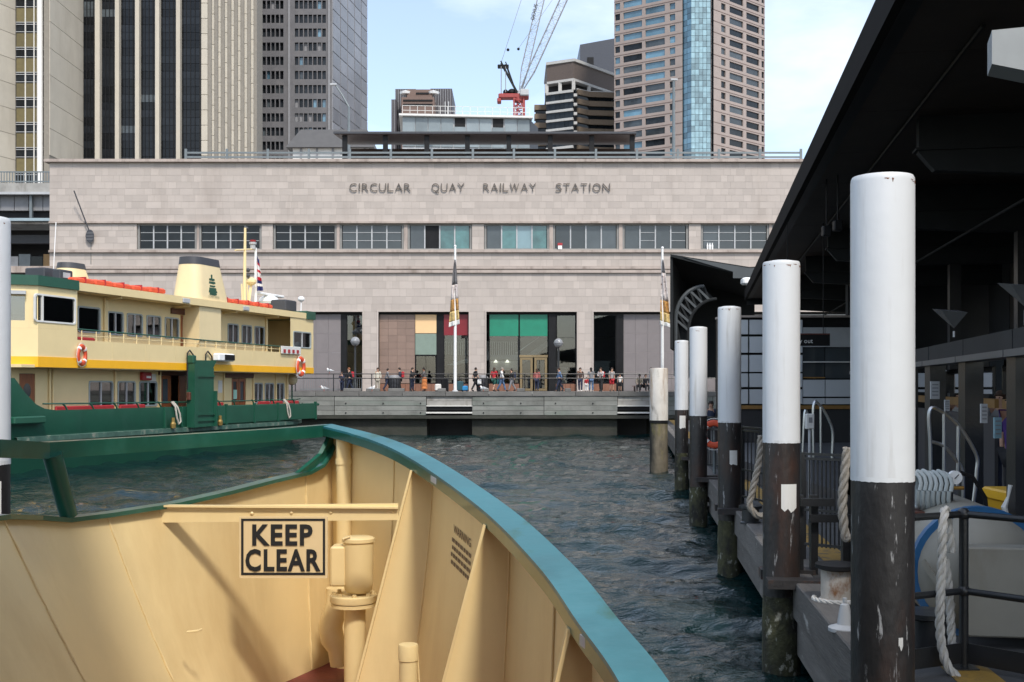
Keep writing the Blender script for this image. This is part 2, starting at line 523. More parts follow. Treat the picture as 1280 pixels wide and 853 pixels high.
def quay():
    m_low = mk('weedy_seawall', (0.036, 0.035, 0.028), 0.7, var=0.4, vs=1.0, bump=0.5, bs=8, dirt=((0.02, 0.025, 0.015), 0.4, 0.7, 0.8, (1, 1, 2.5)))
    m_up = mk('stained_seawall_beam', (0.20, 0.205, 0.19), 0.8, var=0.22, vs=0.6, rand=0.16, bump=0.4, bs=10, stretch=(0.3, 1, 3),
              dirt=((0.09, 0.095, 0.085), 0.46, 0.78, 0.9, (0.7, 1, 0.35)), dirt2=((0.16, 0.20, 0.17), 0.5, 0.8, 0.6, (0.25, 1, 2)))
    m_cap = mk('seawall_coping', (0.15, 0.147, 0.14), 0.85, var=0.25, vs=1, bump=0.3, rand=0.15)
    t = thing('quay_wall', 'weathered grey concrete quay wall below the promenade railing', 'quay wall', (-5, QY, 0))
    c0, c1 = (ax(533, QY), ax(590, QY)), (ax(772, QY), ax(815, QY))
    zt = 1.75
    w = MB()
    holes_wall(w, -400, 400, -2.0, 1.72, [(c0[0], c0[1], -2.1, zt - 0.12), (c1[0], c1[1], -2.1, zt - 0.12)], QY + 0.35, 3.0)
    w.build('lower_wall', m_low, t)
    MB().box(-400, 400, QY + 3.4, QY + 3.5, -2, 2.9).build('back_wall', M['darkint'], t)
    # courses of long beams, split at the joints
    segs = []
    x = -80.0
    joints = [-80, -62, -44, ax(418, QY), c0[0], c0[1], ax(680, QY), c1[0], c1[1], 14, 30, 46, 62, 80]
    bolt = MB().lathe([(0.05, 0), (0.05, 0.05), (0.0, 0.07)], n=6).mesh('bolt')
    for a, b in zip(joints[:-1], joints[1:]):
        cul = abs(a - c0[0]) < .01 or abs(a - c1[0]) < .01
        for k in range(4):
            z0, z1 = 1.45 + k * 0.33, 1.45 + k * 0.33 + 0.315
            if cul and k < 1: continue
            off = random.uniform(-0.02, 0.02)
            if cul:
                MB().box(a + 0.02, b - 0.02, QY + 0.10, QY + 0.34, z0, z1).build('lintel_beam', M['concrete'] if k > 1 else M['black'], t)
            else:
                MB().box(a + 0.02, b - 0.02, QY + off, QY + 0.34, z0, z1).build('seawall_beam', m_up, t)
            if not cul and k in (0, 2):
                xx = a + 0.8
                while xx < b - 0.4:
                    o = put('bolt', bolt, M['black'], t, (xx + 5, off, z0 + 0.16), (R(90), 0, 0))
                    xx += 2.6
        if cul:
            MB().box(a - 0.02, b + 0.02, QY - 0.10, QY + 0.4, 1.56, 1.66).build('white_beam', M['offwhite'], t)
            MB().box(a - 0.02, b + 0.02, QY - 0.03, QY + 0.4, 2.05, 2.11).build('white_beam', M['offwhite'], t)
    # wet ledge and coping stones
    MB().box(-400, 400, QY - 0.12, QY + 0.34, 1.20, 1.42).build('ledge', m_low, t)
    x = -80.0
    while x < 80:
        MB().box(x + 0.015, x + 3.0, QY - 0.06, QY + 0.55, 2.775, PZ + random.uniform(0.0, 0.03)).build('coping_stone', m_cap, t)
        x += 3.015
    MB().box(-400, -80, QY - 0.06, QY + 0.55, 2.775, PZ).build('coping_stone', m_cap, t)
    MB().box(80, 400, QY - 0.06, QY + 0.55, 2.775, PZ).build('coping_stone', m_cap, t)
    # low concrete blocks along the edge: separate things
    names = ['left of the bin', 'below the person in pale clothes', 'right of the bin', 'left of the flagpole', 'by the person in the white shirt',
             'in front of the brass doors', 'in front of the brown skirting']
    for px, wd, nm in ((440, 26, names[0]), (466, 20, names[1]), (495, 24, names[2]), (552, 12, names[3]), (606, 12, names[4]), (651, 12, names[5]), (710, 9, names[6])):
        Y = QY + 0.9
        x = ax(px, Y); hw = wd / 2 / F * Y
        MB().bbox(x - hw * 0.85, x + hw * 0.85, Y, Y + 0.5, PZ, PZ + 0.24, 0.04).top('concrete_block', m_cap,
            'low pale concrete block on the quay edge ' + nm, 'block', (x, Y, PZ), 'concrete blocks on the quay edge')
    # railing along the quay
    rl = thing('quay_railing', 'dark two rail steel railing along the promenade edge', 'railing', (0, QY + 1.7, PZ))
    yy = QY + 1.7
    for z in (4.33, 4.02):
        MB().tube([(-60, yy, z), (60, yy, z)], 0.035, 6).build('rail', M['blackmetal'], rl)
    post = MB().tube([(0, 0, 0), (0, 0, 1.27)], 0.04, 6).mesh('post')
    for i in range(-22, 23):
        put('post', post, M['blackmetal'], rl, (i * 2.72 + 0.9, 0, 0))
    # mesh fence beside the ferry (behind the railing on the left)
    fe = thing('bar_fence', 'grey blue upright bar fence on the promenade behind the ferry stern', 'fence', (ax(440, QY + 3), QY + 3, PZ))
    x0, x1 = ax(375, QY + 3), ax(452, QY + 3)
    for z in (PZ + 0.15, PZ + 0.95):
        MB().box(x0, x1, QY + 2.98, QY + 3.02, z, z + 0.05).build('rail', M['galv'], fe)
    bm = MB().box(-0.012, 0.012, -0.012, 0.012, 0, 0.95).mesh('bar')
    n = 30
    for i in range(n):
        put('bar', bm, M['galv'], fe, (x0 + (x1 - x0) * i / (n - 1) - fe.location.x, 0, 0.05))
quay()
# ------------------------------------------------------------------ railway station
def station():
    k = FY / F
    X = lambda px: (px - 640) * k
    Z = lambda py: HC + (484 - py) * k
    t = thing('railway_station', 'long low railway station faced in pinkish grey stone tiles with bronze lettering', 'building', (X(560), FY, PZ))
    XL, XR = X(62), X(1240)
    ZT = Z(203)
    groups = [[(174, 243), (251, 324)], [(344, 418), (427, 502), (512, 587)], [(608, 684), (694, 771), (781, 858)], [(879, 959), (968, 1046), (1055, 1130)]]
    wz0, wz1 = Z(312), Z(280.5)
    bands = [(X(g[0][0] - 3), X(g[-1][1] + 3), wz0, wz1) for g in groups]
    opens = [(X(300), X(453)), (X(473), X(586)), (X(608), X(721)), (X(742), X(900)), (X(921), X(1100))]
    oz = Z(390)
    holes = bands + [(a, b, PZ - 1, oz) for a, b in opens]
    wl = MB(); holes_wall(wl, XL, XR, PZ, ZT, holes, FY, 0.55)
    wl.quad((XL, FY, PZ), (XL, FY + 24, PZ), (XL, FY + 24, ZT), (XL, FY, ZT))
    wl.quad((XL, FY, ZT), (XL, FY + 24, ZT), (XR, FY + 24, ZT), (XR, FY, ZT))
    wl.quad((XR, FY, PZ), (XR, FY + 24, PZ), (XR, FY + 24, ZT), (XR, FY, ZT))
    wall = wl.build('wall', M['joint'], t)
    # stone tiles: courses with a few wide blocks; the largest 300 are single pieces
    rows = []
    def course(z0, z1, n):
        h = (z1 - z0) / n
        for i in range(n): rows.append((z0 + i * h, z0 + (i + 1) * h))
    course(oz, Z(342), 5); course(Z(333), Z(316.5), 2); course(wz0, wz1, 4); course(Z(277), ZT, 9); course(PZ, oz, 11)
    tiles = []
    for (z0, z1) in rows:
        x = XL
        zc = (z0 + z1) / 2
        while x < XR - 0.05:
            wd = random.choice([0.48, 0.52, 0.52, 0.6, 0.62, 0.95, 1.04, 1.2]) if zc > oz else random.choice([0.6, 0.64, 0.95])
            x1 = min(x + wd, XR)
            # keep clear of openings
            cut = None
            for h in holes:
                if h[2] < zc < h[3]:
                    if x < h[0] < x1 - 0.02: x1 = h[0]
                    if h[0] - 0.001 <= x < h[1] - 0.001: cut = h[1]
            if cut is not None: x = cut; continue
            if x1 - x > 0.04: tiles.append((x, x1, z0, z1))
            x = x1
    g = 0.009
    vis = [q for q in tiles if q[0] < X(1000) and not (q[1] < X(395) and q[3] < Z(392))]
    big = set(sorted(vis, key=lambda q: -(q[1] - q[0]) * (q[3] - q[2]))[:300])
    rest = MB()
    for q in tiles:
        pr = random.uniform(0.006, 0.012)
        b = (q[0] + g, q[1] - g, q[2] + g, q[3] - g)
        mb = MB() if q in big else rest
        x0, x1, z0, z1 = b
        mb.add([(x0, FY, z0), (x1, FY, z0), (x1, FY, z1), (x0, FY, z1), (x0, FY - pr, z0), (x1, FY - pr, z0), (x1, FY - pr, z1), (x0, FY - pr, z1)],
               [(4, 5, 6, 7), (0, 1, 5, 4), (1, 2, 6, 5), (2, 3, 7, 6), (3, 0, 4, 7)])
        if q in big: mb.build('tile', M['tile'], wall)
    o = rest.build('tile', M['tile'], wall); o['kind'] = 'stuff'
    # string courses, sills, parapet coping
    for z0, z1, pr, nm in ((Z(341.5), Z(338), 0.20, 'string_course'), (Z(336.5), Z(333.5), 0.16, 'string_course'), (Z(316), Z(313.2), 0.24, 'window_sill'), (Z(279.5), Z(277.2), 0.20, 'window_hood'), (ZT - 0.02, ZT + 0.2, 0.34, 'parapet_coping')):
        MB().box(XL - (pr if 'coping' in nm else 0), XR, FY - pr, FY + 0.05 if 'coping' not in nm else FY + 0.7, z0, z1).build(nm, M['stone_trim'], t)
    # reveal frames of the openings
    for a, b in opens:
        MB().box(a - 0.12, a, FY - 0.06, FY + 0.3, PZ, oz + 0.1).box(b, b + 0.12, FY - 0.06, FY + 0.3, PZ, oz + 0.1).box(a - 0.12, b + 0.12, FY - 0.062, FY + 0.3, oz, oz + 0.12).build('opening_surround', M['tile'], t)
        MB().box(a, b, FY + 0.45, FY + 0.6, oz - 0.18, oz).build('soffit_beam', M['black'], t)
    # band windows, four lights each
    gi = [M['glass_mid'], M['glass_dark'], M['glass_teal']]
    wi = 0
    for gq in groups:
        for (a, b) in gq:
            wi += 1
            x0, x1 = X(a), X(b)
            f = MB()
            f.box(x0 - 0.16, x0, FY + 0.12, FY + 0.34, wz0, wz1).box(x1, x1 + 0.16, FY + 0.121, FY + 0.341, wz0, wz1)
            f.box(x0, x1, FY + 0.14, FY + 0.32, wz0, wz0 + 0.09).box(x0, x1, FY + 0.14, FY + 0.32, wz1 - 0.09, wz1)
            fr = f.build('window', M['wframe'], t)
            for i in range(1, 4):
                xm = x0 + (x1 - x0) * i / 4
                MB().box(xm - 0.05, xm + 0.05, FY + 0.15, FY + 0.31, wz0 + 0.09, wz1 - 0.09).build('mullion', M['lgrey'], fr)
            openw = {}
            for i in range(4):
                xa, xb = x0 + (x1 - x0) * i / 4 + 0.05, x0 + (x1 - x0) * (i + 1) / 4 - 0.05
                mt = M['glass_mid'] if wi in (4, 8, 9) else M['glass_dark'] if wi in (1, 2, 3, 10) else M['glass_mid']
                if wi == 5: mt = [M['glass_mid'], M['black'], M['glass_teal'], M['glass_teal']][i]
                if wi == 6: mt = [M['glass_mid'], M['glass_teal'], M['glass_sky'], M['glass_teal']][i]
                if wi in (7, 8): mt = M['glass_mid']
                if wi == 10: mt = M['glass_dark']
                MB().box(xa, xb, FY + 0.24, FY + 0.26, wz0 + 0.09, wz1 - 0.09).build('pane', mt, fr)
                for hh in (0.36, 0.68):
                    if wi in (1, 2, 3, 4, 9, 10, 11) or (wi == 8 and i % 2):
                        zz = wz0 + (wz1 - wz0) * hh
                        MB().box(xa, xb, FY + 0.20, FY + 0.24, zz - 0.018, zz + 0.018).build('glazing_bar', M['lgrey'], fr)
        MB().box(X(gq[0][0]) - 0.3, X(gq[-1][1]) + 0.3, FY + 0.40, FY + 0.5, wz0 - 0.1, wz1 + 0.1).build('window_back', M['darkint'], t)
        for (a, b), (c, d) in zip(gq[:-1], gq[1:]):
            MB().box(X(b) + 0.17, X(c) - 0.17, FY + 0.05, FY + 0.36, wz0, wz1).build('window_pier', M['stone_trim'], t)
    # small things on the sills of two windows
    for px in (884.5, 887.5, 890.5):
        MB().lathe([(0.07, 0), (0.08, 0.3), (0.05, 0.4), (0.05, 0.52), (0, 0.52)], (X(px), FY + 0.05, wz0), 8).top('bottle', M['white'],
            'white bottle on the station window sill, ' + {884.5: 'leftmost', 887.5: 'middle one', 890.5: 'rightmost'}[px] + ' of three', 'bottle', (X(px), FY + 0.05, wz0), 'bottles on a window sill')
    bx = thing('popcorn_box', 'small red and white box on the window sill under the lettering', 'box', (X(700), FY + 0.05, wz0))
    MB().box(X(697.5), X(702.5), FY - 0.1, FY + 0.1, wz0, wz0 + 0.30).build('body', M['white'], bx)
    MB().box(X(697), X(703), FY - 0.11, FY + 0.11, wz0 + 0.30, wz0 + 0.5).build('lid', M['red'], bx)
    # lettering, every letter a piece
    for word, a, b in (('CIRCULAR', 436, 514.5), ('QUAY', 538.5, 581.5), ('RAILWAY', 603.5, 671), ('STATION', 694, 763.5)):
        adv = {'I': 0.42, 'L': 0.82, 'R': 0.9, 'C': 1.02, 'U': 0.98, 'A': 1.06, 'Q': 1.16, 'Y': 0.98, 'W': 1.35, 'S': 0.82, 'T': 0.92, 'O': 1.14, 'N': 1.04}
        tot = sum(adv[c] for c in word)
        x = X(a)
        for ch in word:
            wd = adv[ch] / tot * (X(b) - X(a))
            me = text_mesh(ch, 0.68, 0.07, -0.014, width=wd * (0.3 if ch == 'I' else 0.80))
            put('letter', me, M['bronze'], t, (x + wd / 2 - X(560), -0.12, Z(239.7) - PZ))
            x += wd
    # ---- fillings of the ground floor openings
    y0 = FY + 0.5
    def glazed(a, b, z0, z1, mat, cols=1, rows=1, frame=M['black'], fw=0.06, y=y0):
        f = MB()
        x0, x1 = X(a), X(b)
        f.box(x0, x0 + fw, y - 0.06, y + 0.06, z0, z1).box(x1 - fw, x1, y - 0.061, y + 0.061, z0, z1)
        f.box(x0 + fw, x1 - fw, y - 0.059, y + 0.059, z0, z0 + fw).box(x0 + fw, x1 - fw, y - 0.059, y + 0.059, z1 - fw, z1)
        fr = f.build('shopfront_frame', frame, t)
        for i in range(cols):
            for j in range(rows):
                xa, xb = x0 + fw + (x1 - x0 - 2 * fw) * i / cols, x0 + fw + (x1 - x0 - 2 * fw) * (i + 1) / cols
                za, zb = z0 + fw + (z1 - z0 - 2 * fw) * j / rows, z0 + fw + (z1 - z0 - 2 * fw) * (j + 1) / rows
                MB().box(xa + 0.015, xb - 0.015, y - 0.012, y + 0.012, za + 0.015, zb - 0.015).build('pane', mat, fr)
        return fr
    def panel_grid(a, b, z0, z1, nx, nz, mat, y=y0, nm='panel'):
        x0, x1 = X(a), X(b)
        for i in range(nx):
            for j in range(nz):
                MB().box(x0 + (x1 - x0) * i / nx + 0.006, x0 + (x1 - x0) * (i + 1) / nx - 0.006, y - 0.08, y + 0.05,
                         z0 + (z1 - z0) * j / nz + 0.006, z0 + (z1 - z0) * (j + 1) / nz - 0.006).build(nm, mat, t)
    zt = oz - 0.19
    # 1: grey panel and dark glass
    panel_grid(300, 425, PZ + 0.02, zt, 8, 4, M['greypanel'])
    MB().box(X(425), X(432), FY + 0.40, FY + 0.62, PZ, zt).build('column', M['black'], t)
    glazed(432, 453, PZ + 0.05, zt, M['pane'], 1, 2)
    # 2: brown tiles, orange and green panels, red glass
    panel_grid(473.5, 518, PZ + 0.62, zt, 4, 10, M['browntile'], nm='brown_tile')
    z1, z2 = Z(417), Z(444)
    MB().box(X(518.5), X(545), y0 - 0.04, y0 + 0.04, z1 + 0.04, zt).build('orange_panel', mk('orange_sign', (0.78, 0.52, 0.27), 0.5, var=0.04), t)
    MB().box(X(518.5), X(545), y0 - 0.042, y0 + 0.042, z2 + 0.04, z1).build('green_panel', mk('sea_green_panel', (0.19, 0.25, 0.21), 0.25, var=0.1), t)
    glazed(518.5, 545, PZ + 0.6, z2, M['pane'], 2, 1)
    MB().box(X(545.5), X(554), y0 - 0.03, y0 + 0.2, PZ, zt).build('column', M['black'], t)
    MB().box(X(554.5), X(585), y0 - 0.10, y0 - 0.07, Z(419), zt).build('red_sign', mk('dark_red_sign', (0.20, 0.012, 0.02), 0.4, var=0.1), t)
    glazed(554, 585.5, PZ + 0.6, zt, M['pane'], 2, 1)
    # 3: green hoarding behind glass, brass doors
    MB().box(X(612), X(648), y0 - 0.10, y0 - 0.07, Z(420), zt).box(X(650), X(684.5), y0 - 0.10, y0 - 0.07, Z(420), zt).build('green_sign', mk('green_sign', (0.012, 0.21, 0.125), 0.4, var=0.10), t)
    glazed(611, 648.5, PZ + 0.6, zt, M['pane'], 1, 1)
    glazed(649, 685.5, Z(446), zt, M['pane'], 1, 1)
    brass = mk('brass', (0.27, 0.20, 0.11), 0.35, 0.5)
    for a, b in ((650, 666), (668, 684)):
        glazed(a, b, PZ + 0.03, Z(447), M['pane'], 1, 1, brass, 0.18)
    MB().box(X(649), X(685), y0 - 0.1, y0 + 0.1, Z(447) + 0.02, Z(447) + 0.2).build('door_head', brass, t)
    MB().box(X(686), X(695), y0 - 0.25, y0 + 0.3, PZ, zt).build('column', M['black'], t)
    glazed(695.5, 720.5, PZ + 0.6, zt, M['pane'], 1, 3)
    # 4: dark glass, grey panel
    glazed(742.5, 771, PZ + 0.6, zt, M['pane'], 1, 3)
    MB().box(X(771), X(780), y0 - 0.15, y0 + 0.2, PZ, zt).build('column', M['black'], t)
    panel_grid(780, 900, PZ + 0.02, zt, 8, 4, M['greypanel'])
    panel_grid(921, 1100, PZ + 0.02, zt, 10, 4, M['greypanel'])
    sk = mk('terracotta_skirting', (0.22, 0.10, 0.06), 0.6, var=0.2)
    for a, b in ((473.5, 545), (554, 585.5), (611, 649), (686, 720.5), (742.5, 771)):
        n = max(2, int((b - a) / 6))
        for i in range(n):
            MB().box(X(a + (b - a) * i / n) + 0.01, X(a + (b - a) * (i + 1) / n) - 0.01, y0 - 0.12, y0 + 0.1, PZ, PZ + 0.58).build('skirting_tile', sk, t)
    # the hall seen through the glass: floor, back wall, balustrade, stair, counter
    MB().box(X(400), X(790), FY + 14, FY + 14.2, PZ, oz + 1).build('hall_back_wall', mk('hall_wall', (0.12, 0.12, 0.125), 0.7), t)
    MB().box(X(400), X(790), FY + 0.8, FY + 14, oz + 0.6, oz + 0.9).build('hall_ceiling', M['grey'], t)
    MB().box(X(425), X(790), FY + 0.8, FY + 14, PZ, PZ + 0.02).build('hall_floor', M['paving'], t)
    st = thing('stair', 'pale staircase rising behind the glass under the green sign', 'staircase', (X(665), FY + 5, PZ))
    MB().prism([(X(645), FY + 4.6, Z(452)), (X(690), FY + 4.6, Z(420)), (X(690), FY + 4.6, Z(428)), (X(645), FY + 4.6, Z(460))], (0, 1.6, 0)).build('flight', M['lgrey'], st)
    MB().bar((X(645), FY + 4.6, Z(440)), (X(690), FY + 4.6, Z(408)), 0.06, 0.06).build('handrail', M['steel'], st)
    bal = thing('balustrade', 'white upright bar balustrade of the mezzanine seen below the green sign', 'balustrade', (X(630), FY + 3.5, Z(442)))
    MB().box(X(604), X(650), FY + 3.4, FY + 6, Z(449), Z(442)).build('slab', M['lgrey'], bal)
    MB().box(X(604), X(650), FY + 3.42, FY + 3.48, Z(425) - 0.05, Z(425)).build('handrail', M['white'], bal)
    bar = MB().box(-0.03, 0.03, -0.03, 0.03, 0, (442 - 425) * k).mesh('baluster')
    for i in range(16):
        put('baluster', bar, M['white'], bal, (X(606 + i * 2.8) - X(630), -0.05, 0))
    bal2 = thing('balustrade', 'white upright bar balustrade of the mezzanine seen below the red sign', 'balustrade', (X(575), FY + 3.5, Z(442)))
    MB().box(X(548), X(588), FY + 3.4, FY + 6, Z(449), Z(442)).build('slab', mk('blue_slab', (0.02, 0.03, 0.07), 0.5), bal2)
    MB().box(X(548), X(588), FY + 3.42, FY + 3.48, Z(425) - 0.05, Z(425)).build('handrail', M['white'], bal2)
    for i in range(13):
        put('baluster', bar, M['white'], bal2, (X(549 + i * 3) - X(575), -0.05, 0))
    MB().prism([(X(556), FY + 3, Z(455)), (X(588), FY + 3, Z(446)), (X(588), FY + 3, Z(452)), (X(560), FY + 3, Z(456))], (0, 1.2, 0)).top('awning', M['offwhite'],
        'pale sloping kiosk awning inside the hall below the red sign', 'awning', (X(575), FY + 3, Z(455)))
    MB().box(X(612), X(648), FY + 3.2, FY + 3.4, Z(462), Z(450)).top('ceiling_panel', M['offwhite'],
        'pale panel with two lamps hung inside the hall under the balustrade', 'panel', (X(630), FY + 3.2, Z(462)))
    for px in (619, 634):
        MB().lathe([(0.05, 0.2), (0.16, 0.0), (0.14, -0.02)], (X(px), FY + 3.0, Z(452)), 10).top('lamp', mk('lamp_glow', (0.9, 0.85, 0.7), 0.5, emit=1.5),
            'small pale lamp on the hall panel, the %s one' % ('left' if px == 619 else 'right'), 'lamp', (X(px), FY + 3.0, Z(452)), 'lamps in the station hall')
    # counters glimpsed at the right windows
    for px, py, wd, lb in ((703, 460, 18, 'pale kiosk counter behind the glass beside the globe lamp'), (757, 452, 20, 'pale kiosk counter behind the narrow dark window')):
        MB().box(X(px - wd / 2), X(px + wd / 2), FY + 4, FY + 5, PZ + 0.03, Z(py)).box(X(px - wd / 2) - 0.1, X(px + wd / 2) + 0.1, FY + 3.9, FY + 5.1, Z(py), Z(py) + 0.12).top('counter', M['lgrey'], lb, 'counter', (X(px), FY + 4, PZ))
    # wall fitting on the left: round dish and long stay
    dz = thing('wall_dish', 'round dark wall lamp with a long thin stay on the station wall', 'wall lamp', (X(114), FY - 0.2, Z(296)))
    d = MB(); n = 20
    for i in range(n):
        pass
    MB().add([(X(114) + 0.34 * math.cos(2*math.pi*i/n), FY - 0.28, Z(296) + 0.52 * math.sin(2*math.pi*i/n)) for i in range(n)] +
             [(X(114) + 0.22 * math.cos(2*math.pi*i/n), FY - 0.02, Z(296) + 0.36 * math.sin(2*math.pi*i/n)) for i in range(n)],
             [tuple(range(n)), tuple(reversed(range(n, 2*n)))] + [(i, i+n, (i+1) % n + n, (i+1) % n) for i in range(n)]).build('dish', M['dkgrey'], dz)
    for s in (-0.16, 0, 0.16):
        MB().box(X(114) - 0.28, X(114) + 0.28, FY - 0.31, FY - 0.285, Z(296) + s * 1.5 - 0.02, Z(296) + s * 1.5 + 0.02).build('guard_bar', M['grey'], dz)
    MB().tube([(X(112.5), FY - 0.2, Z(289)), (X(98), FY - 0.9, Z(241))], 0.05, 6).build('stay', M['dkgrey'], dz)
    MB().tube([(X(114), FY - 0.06, Z(304)), (X(114), FY - 0.06, Z(330))], 0.03, 6).build('conduit', M['wframe'], dz)
    # parapet railing
    pr = thing('parapet_railing', 'grey steel railing along the top of the station parapet', 'railing', (X(620), FY + 0.5, ZT + 0.2))
    for py in (189.5, 195.0):
        MB().box(X(230), X(1004), FY + 0.46, FY + 0.54, Z(py) - 0.07, Z(py) + 0.07).build('rail', M['galv'], pr)
    ps = MB().box(-0.09, 0.09, -0.07, 0.07, 0, 0.95).mesh('post')
    for i in range(16):
        put('post', ps, M['galv'], pr, (X(230 + i * 51.55) - X(620), 0, 0))
    # platform canopy on the roof
    Y = 95.0; kk = Y / F
    cx = lambda px: (px - 640) * kk
    cz = lambda py: HC + (484 - py) * kk
    brown = mk('canopy_brown', (0.050, 0.030, 0.024), 0.5, var=0.15)
    cp = thing('platform_canopy', 'long dark brown flat canopy on posts over the station roof', 'canopy', (cx(610), Y + 2, ZT))
    MB().prism([(cx(418), Y, cz(166)), (cx(418), Y, cz(168.5)), (cx(424), Y + 5.5, cz(168) + 0.3), (cx(424), Y + 5.5, cz(166) + 0.6)], (cx(795) - cx(418), 0, 0)).build('roof', brown, cp)
    MB().box(cx(417), cx(795.5), Y - 0.12, Y - 0.01, cz(167.6), cz(165)).build('fascia', M['dkgrey'], cp)
    for i, px in enumerate((430, 481, 533, 584, 636, 688, 740, 791)):
        MB().box(cx(px) - 0.2, cx(px) + 0.2, Y + 0.3, Y + 0.7, ZT, cz(168.5)).build('post', M['black'], cp)
    MB().box(cx(425), cx(795), Y + 5.2, Y + 5.5, cz(184), cz(170)).build('back_panel', brown, cp)
    MB().box(cx(425), cx(795), Y + 0.2, Y + 0.3, cz(192), cz(191)).build('rail', M['black'], cp)
    tr = thing('train', 'pale train carriages glimpsed under the roof canopy of the station', 'train', (cx(610), Y + 7.5, ZT))
    for a, b in ((432, 520), (523, 620), (623, 720), (723, 790)):
        MB().bbox(cx(a), cx(b), Y + 6.5, Y + 9, ZT + 0.02, cz(184.5), 0.1).build('carriage', M['lgrey'], tr)
        MB().box(cx(a) + 0.4, cx(b) - 0.4, Y + 6.44, Y + 6.49, cz(190), cz(186.5)).build('window_band', M['glass_dark'], tr)
    # street lamps up on the expressway
    for px, top_, arm, lb in ((436, 134, -17, 'grey curved arm street lamp above the station roof by the grey tower'), (842, 102, 3, 'slim grey street lamp above the parapet before the pink granite tower')):
        Y2 = 106.0
        b = at(px, 200, Y2)
        lm = thing('street_lamp', lb, 'street lamp', b, group='street lamps above the station')
        p = at(px, top_, Y2)
        e = at(px + arm, top_ - (28 if arm < 0 else 2), Y2)
        MB().tube([b, p, p.lerp(e, 0.5) + Vector((0, 0, 0.1)), e], [0.16, 0.11, 0.08, 0.07], 8).build('pole', M['galv'], lm)
        MB().bbox(min(e.x - 0.5, e.x), e.x + 0.15, e.y - 0.15, e.y + 0.15, e.z - 0.08, e.z + 0.1, 0.03).build('lamp_head', M['lgrey'], lm)
    # grey hipped roof hut behind the parapet
    Y3 = 112.0
    hp = thing('hipped_hut', 'hut with a dark grey hipped roof behind the station parapet', 'building', at(411, 195, Y3))
    a, b, c, d = at(357, 184, Y3), at(467, 184, Y3), at(455, 155, Y3), at(370, 155, Y3)
    dp = Vector((0, 9, 0)); ins = Vector((0, 2.5, 0))
    MB().add([a, b, b + dp, a + dp, d + ins, c + ins, c + dp - ins, d + dp - ins], [(0,1,5,4),(1,2,6,5),(2,3,7,6),(3,0,4,7),(4,5,6,7),(3,2,1,0)]).build('roof', mk('grey_roof', (0.085, 0.082, 0.08), 0.6), hp)
    MB().box(a.x + 0.6, b.x - 0.6, Y3 + 0.6, Y3 + 8.4, ZT, a.z + 0.05).build('wall', M['offwhite'], hp)
    for px in (375, 395, 415, 435, 455):
        p = at(px, 184, Y3)
        MB().box(p.x - 0.1, p.x + 0.1, Y3 + 0.45, Y3 + 0.59, ZT, p.z).build('post', M['grey'], hp)
    # expressway slab behind the parapet, carried by the station block
    MB().box(XL - 60, XR + 40, FY + 24, FY + 40, ZT - 1.4, ZT - 0.3).top('expressway_deck', M['concrete'], 'concrete expressway deck behind the station roof', 'road deck', (0, FY + 30, ZT - 1.4), kind='structure')
    # ---- viaduct at the left of the station
    Yv = 97.0; kv = Yv / F
    vx = lambda px: (px - 640) * kv
    vz = lambda py: HC + (484 - py) * kv
    v = thing('viaduct', 'dark steel and concrete railway viaduct left of the station', 'viaduct', (vx(0), Yv, PZ))
    MB().box(vx(-500), vx(66), Yv, Yv + 14, vz(241), vz(229)).build('deck_edge', M['concrete'], v)
    MB().box(vx(-500), vx(66), Yv - 0.2, Yv + 0.1, vz(243.5), vz(240.5)).build('drip_ledge', M['lgrey'], v)
    for i in range(-8, 5):
        MB().box(vx(-4 + i * 18) + 0.03, vx(14 + i * 18) - 0.03, Yv + 0.6, Yv + 0.8, vz(262), vz(243)).build('fascia_panel', M['grey'], v)
    MB().box(vx(-500), vx(66), Yv + 1.0, Yv + 1.6, vz(275), vz(262)).build('girder', M['black'], v)
    MB().box(vx(-500), vx(66), Yv + 0.1, Yv + 0.5, vz(276), vz(272.5)).build('blue_rail', mk('pale_blue_steel', (0.30, 0.38, 0.42), 0.5), v)
    MB().box(vx(35.5), vx(38.5), Yv + 0.2, Yv + 0.5, vz(272), vz(241)).build('drain_pipe', M['galv'], v)
    MB().box(vx(-500), vx(66), Yv + 3, Yv + 3.6, vz(299), vz(288)).build('girder', M['dkgrey'], v)
    MB().box(vx(-500), vx(66), Yv + 6, Yv + 6.2, vz(340), vz(276)).build('back_wall', M['darkint'], v)
    MB().box(vx(-500), vx(66), Yv - 0.1, Yv + 5.9, vz(341), vz(333)).build('platform_slab', M['stone_trim'], v)
    for i in range(-3, 5):
        MB().box(vx(-2 + i * 16), vx(13 + i * 16), Yv + 4.0, Yv + 4.1, vz(333), vz(311 + (i % 2) * 3)).build('shop_panel', [M['galv'], M['glass_dark'], mk('ochre_poster%d' % i, (0.30, 0.19, 0.08), 0.6), M['lgrey']][i % 4], v)
    for px in (-120, -60, 72):
        MB().box(vx(px) - 0.5, vx(px) + 0.5, Yv + 2, Yv + 3, PZ, vz(243)).build('column', M['concrete'], v)
    MB().box(vx(-500), vx(66), Yv + 0.6, Yv + 0.9, PZ, vz(341)).build('arcade_wall', M['darkint'], v)
    vr = thing('viaduct_railing', 'grey upright bar railing on the viaduct left of the station', 'railing', (vx(20), Yv + 0.4, vz(229)))
    for py in (214, 226):
        MB().box(vx(-80), vx(62), Yv + 0.36, Yv + 0.44, vz(py) - 0.05, vz(py) + 0.05).build('rail', M['galv'], vr)
    bb = MB().box(-0.03, 0.03, -0.03, 0.03, 0, 14.5 * kv).mesh('bar')
    for i in range(40):
        put('bar', bb, M['galv'], vr, (vx(-78 + i * 3.5) - vx(20), 0, 0))
station()
